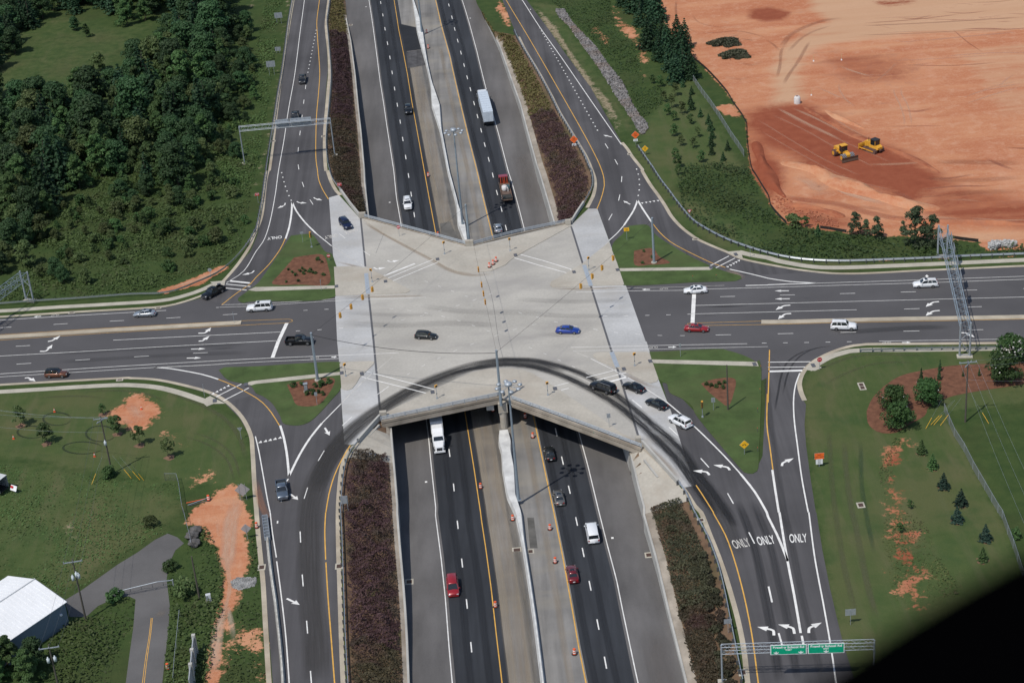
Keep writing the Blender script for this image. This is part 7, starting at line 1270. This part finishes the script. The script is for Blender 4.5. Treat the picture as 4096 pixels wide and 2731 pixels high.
for s in("23 1605,775","23 1775,850","33 2285,260","33 2278,470","33 2256,650","33 2254,830","33 2256,1010","23 1660,1000","23 1876,990"):
    r=empty('marker_post',at(pl(s)[0],.1),0,'thin flexible marker post on the edge of a traffic island','marker post','marker posts on island edges'); MB().box((0,0,.5),(.06,.03,1.)).build('post',DKST,r); MB().box((0,-.02,.9),(.08,.02,.18)).build('reflector',ORANGE,r)
# ---------------------------------------------------------------- rounded black door edge of the aircraft the picture is taken from
def cabin():
    pp=pl("44 100,2010 350,1760 640,1512 1000,1262 1400,1000 1900,700 2351,455 2900,190 3500,-50"); D_=.42; r=.055
    m,n,b=nodes('black cabin trim'); b.inputs['Base Color'].default_value=(.0008,.0008,.001,1); b.inputs['Roughness'].default_value=1.; b.inputs['Specular IOR Level'].default_value=0.
    pts=[]
    for i,p in enumerate(pp):
        a=pp[max(i-1,0)];c=pp[min(i+1,len(pp)-1)]; tx,ty=c[0]-a[0],c[1]-a[1]; l=math.hypot(tx,ty); nx,ny=-ty/l,tx/l   # towards the lower right
        d=_F+CR*((p[0]-2048)/F_PX)+CU*((1365.5-p[1])/F_PX); pts.append(EYE+d*D_+(CR*nx-CU*ny)*r)
    c=pts[len(pts)//2]; e=empty('aircraft_door_edge',c,0,'black out-of-focus rounded aircraft door edge covering the lower right corner','aircraft part')
    mb=MB(); secs=[]
    for i,p in enumerate(pts):
        d=(pts[min(i+1,len(pts)-1)]-pts[max(i-1,0)]).normalized(); u=d.cross(_F).normalized(); v=d.cross(u); secs.append([(p-c)+(u*math.cos(a)+v*math.sin(a))*r for a in np.linspace(0,6.2832,25)[:-1]])
    mb.loft(secs).build('padded_edge',m,e,True); mb=MB().path([(p-c)+(CR*.030-CU*.018)-_F*.047 for p in pts],.003,8); mb.build('seal_strip',m,e)
cabin()
# ---------------------------------------------------------------- wheel tracks on clay and lawn
def ring(c,rx,ry,n=26): 
    (x,y),=[tuple(map(float,c.split()[1].split(',')))]; return c.split()[0]+' '+' '.join('%.0f,%.0f'%(x+rx*math.cos(2*math.pi*k/n),y+ry*math.sin(2*math.pi*k/n)) for k in range(n+1))
for c,rx,ry in(("31 525,710",128,58),("31 925,845",135,72),("31 760,975",180,55),("31 290,830",130,55)): film('tyre_marks',ring(c,rx,ry),.55,(.018,.030,.014),.75,.012,streak=(.6,.6))
LT=(.62,.40,.27); DR=(.20,.07,.04)
for s,wd,col,st in(("14 -20,360 60,420 110,470",1.2,DR,.6),("14 120,440 200,330 340,250 520,190 700,165",2.2,DR,.55),("14 180,480 300,360 420,290 600,230",1.6,DR,.45),("14 850,240 1200,225 1600,205 2000,180 2351,160",1.6,DR,.6),("14 830,325 1300,310 1700,290 2351,262",1.,DR,.6),("14 140,780 190,690 280,560 380,380",1.6,DR,.6),("14 80,720 110,600 120,480 150,420",1.4,DR,.6),
   ("14 1150,800 1165,870 1210,960 1250,1080 1250,1160",.8,LT,.5),("14 1230,790 1225,860 1280,960 1310,1080 1320,1160",.8,LT,.5),("14 640,600 780,655 980,715",1.2,LT,.6),("14 650,760 660,830 720,920 820,990",1.,LT,.45),("14 430,790 560,850 740,930",1.,LT,.5),("14 1780,900 2000,830 2351,760",1.,LT,.5),("14 1800,960 2100,860 2351,790",1.,LT,.5),("14 1850,880 2050,800 2300,745",.8,LT,.4),("14 80,990 250,1080 450,1180 680,1290",1.6,LT,.55),("14 220,990 420,1080 620,1180 800,1270",1.4,LT,.5),("14 500,1010 700,1150 920,1270",1.,LT,.35),
   ("14 1500,1490 1900,1490 2351,1500",3.5,DR,.45),("24 760,320 1000,350 1150,390",2.,DR,.4),("24 1400,60 1800,90 2351,60",3.,DR,.4),("24 1600,240 1900,200 2351,190",3.,DR,.35),("24 1700,460 2000,480 2351,470",2.,DR,.45),("24 250,400 400,420 520,460 640,520",3.5,DR,.6),("24 560,90 620,140 720,200 860,245 1010,285 1110,320",2.6,LT,.8),("24 240,40 380,110 470,170 560,90",3.5,LT,.5),("24 350,230 520,200 640,230",4.,LT,.4),("13 1510,0 1505,90 1520,180 1570,240 1700,300",1.2,DR,.6),("13 1700,310 1900,300 2100,290 2351,350",1.2,DR,.5),("13 1650,130 1720,210 1900,250 2100,250",1.,DR,.35),("14 -300,560 -150,600 -40,560",2.,DR,.35),("14 -420,700 -250,730 -150,700",2.,DR,.3)):
    film('clay_tracks',s,wd*(.8 if wd<2 else 1.),col,st*(.62 if col is DR else 1.1),.012+.0004*(hash(s[:9])%7),streak=(2.2,.6))
for k,(s,wd) in enumerate((("31 1650,860 1900,940 2080,1080 2160,1300",.6),("31 1720,820 1960,900 2140,1050 2210,1280",.6),("41 2090,20 2080,300 2090,500 2110,700 2060,900 1990,1100",.9),("41 2160,40 2140,300 2130,500",.9),("41 1990,60 2020,250",1.))): film('clay_tracks',s,wd,(.62,.44,.31) if k>1 else (.10,.10,.05),.5,.0125)
for s,wd,col,st in(("31 1500,460 1800,560 2050,700 2200,880 2260,1100",1.2,(.10,.10,.05),.5),("31 700,470 1000,450 1300,470 1560,560",1.,(.10,.10,.05),.4),("31 300,520 700,500 1000,520",1.,(.10,.10,.05),.4),("34 420,300 600,200 900,120 1500,130",1.,(.10,.105,.05),.45),("34 480,420 700,300 1000,200 1400,190",1.,(.10,.105,.05),.4),("34 700,900 720,1200 760,1500 44 800,100 900,600 1000,1000",1.3,(.105,.105,.055),.5),("34 560,800 580,1200 620,1568 44 700,500 820,1000",1.2,(.10,.105,.05),.45),("34 850,900 860,1300 900,1568 44 980,400",1.,(.035,.07,.03),.5)): film('mowing_lines',s,wd,col,st,.011,streak=(1.2,.8))
for s,wd in(("O 1770,262 1850,300 1930,345 2010,385",.8),("O 1800,262 1880,300 1960,335 2050,375",.7),("O 1740,275 1830,330 1900,370 1980,405",.7),("O 1850,262 1930,300 2020,345",.6),("O 1745,300 1850,360 1950,410 2060,440",.6)): film('clay_tracks',s,wd,(.52,.24,.15),.55,.0135,streak=(2.,.8))
film('clay_tracks',"O 1800,375 1850,385 1880,398 1900,410 1960,432 2030,455 2100,470",2.6,(.60,.34,.22),.75,.0138,streak=(1.,.8)); film('clay_tracks',"O 1790,450 1850,460 1930,470 2000,490 2100,505 2300,510",3.,(.33,.10,.055),.5,.0138)
for s,wd,col,st in(("31 2200,1400 2150,1568 41 2120,80 2100,300 2090,560",3.2,(.60,.38,.26),.75),("41 2080,850 2010,1050 1980,1280 1960,1500",2.2,(.62,.46,.34),.7),("41 2060,800 2120,1000 2150,1200",1.2,(.60,.47,.35),.6),("31 1150,560 1250,640 1300,740",3.,(.60,.42,.30),.6),("31 1060,700 1180,740 1330,730",2.,(.58,.36,.25),.6),("21 1500,1100 1700,1035 1900,965 2080,870",1.3,(.62,.42,.28),.7)): film('pale_dust',s,wd,col,st,.0139,streak=(1.4,1.5))
# ---------------------------------------------------------------- heaps and banks of loose clay
def heap(name,s,wd,h,dark=0.,tan=0.):
    pts=smoothline(W(s),1.0); n=len(pts); K_=13; vs=[]
    ph=[random.random()*6 for _ in range(6)]
    for i,p in enumerate(pts):
        d=pts[min(i+1,n-1)]-pts[max(i-1,0)]; d.normalize(); q=Vector((-d.y,d.x,0)); e=math.sin(math.pi*min(1,max(0,i/(n-1))))**.5
        for k in range(K_):
            t=k/(K_-1)*2-1; w_=wd*(.25+.75*e)*(.8+.25*math.sin(i*.31+ph[0])); v=p+q*(t*w_/2); z=h*e*max(0,1-abs(t)**1.4)*(.75+.25*math.sin(i*.5+ph[1])+.18*math.sin(v.x*1.3+ph[2])*math.cos(v.y*1.1+ph[3])); vs.append((v.x,v.y,max(z,0)-.02 if abs(t)==1 or i in(0,n-1) else z+.02))
    fs=[(i*K_+k+1,i*K_+k,i*K_+K_+k,i*K_+K_+k+1) for i in range(n-1) for k in range(K_-1)]
    me=bpy.data.meshes.new(name); me.from_pydata(vs,[],fs); me.materials.append(CLAY); me.polygons.foreach_set('use_smooth',[True]*len(fs))
    for nm,c in(('m1',(1,0,0,1)),('m2',(dark,tan,0,1))):
        a=me.attributes.new(nm,'FLOAT_COLOR','POINT'); a.data.foreach_set('color',np.tile(np.array(c,np.float32),len(vs)))
    o=bpy.data.objects.new(name,me); COL.objects.link(o); return tag(o,kind='structure')
heap('clay_bank',"O 1795,372 1850,385 1885,398 1910,412 1970,434 2040,458 2110,474 2160,480",7.,1.7,.1,.2)
heap('clay_bank',"O 1735,325 1746,360 1760,395 1780,430 1805,455",4.2,1.1,.9); heap('clay_bank',"O 1800,470 1850,478 1900,486 1940,500",4.5,1.2,.5); heap('clay_bank',"24 1100,430 1400,470 1800,470 2351,490 2700,490",3.,.7,.4); heap('clay_bank',"O 1845,245 1890,272 1940,300 1990,322 2050,345 2110,370 2160,398",2.6,.5,.55,.2); heap('clay_bank',"14 520,1010 640,1080 760,1130 900,1190",2.5,.7,0.,.2)
rg=random.Random(5)
for k in range(46):   # graded and driven lines across the open clay
    x=rg.uniform(1950,2330); y=rg.uniform(70,520) if k%3 else rg.uniform(0,90); L=rg.uniform(60,240); sl=rg.uniform(-.10,.05); cv=rg.uniform(-12,12)
    if k%5==0: sl=rg.uniform(-.9,.9); L*=.35
    film('clay_tracks',"O %.0f,%.0f %.0f,%.0f %.0f,%.0f"%(x,y,x+L/2,y+sl*L/2+cv*.5,x+L,y+sl*L),rg.uniform(.5,1.6),rg.choice(((.60,.36,.24),(.58,.32,.20),(.30,.10,.06),(.35,.13,.075))),rg.uniform(.35,.7),.0142+.0002*k,streak=(2.2,.5))
rocks('clay_clods',"24 0,300 100,200 250,300 420,360 560,420 700,520 420,520 200,430",260,.35,plain('clay clod',(.36,.13,.07),.95),'loose clods of red clay at the foot of the bank by the silt fence','clods',0.,.15)
for dx,wd,st in((3.4,2.6,.4),(5.2,1.6,.45),(-2.2,1.4,.35)): film('dust_film',[Vector((float(Lyel(y))+abs(dx) if dx>0 else float(Ryel(y))+dx,y,0)) for y in np.arange(178,530,4.)],wd,(.34,.27,.19) if dx!=5.2 else (.08,.08,.08),st,.0275+.0003*abs(dx),True,streak=(1.2,.3))
for y0,y1 in((196,236),(330,380),(405,445)): film('dust_film',[Vector((float(Redge(y))+4.,y,0)) for y in np.arange(y0,y1,2.)],5.,(.16,.14,.125),.4,.02,True,streak=(.6,.6))
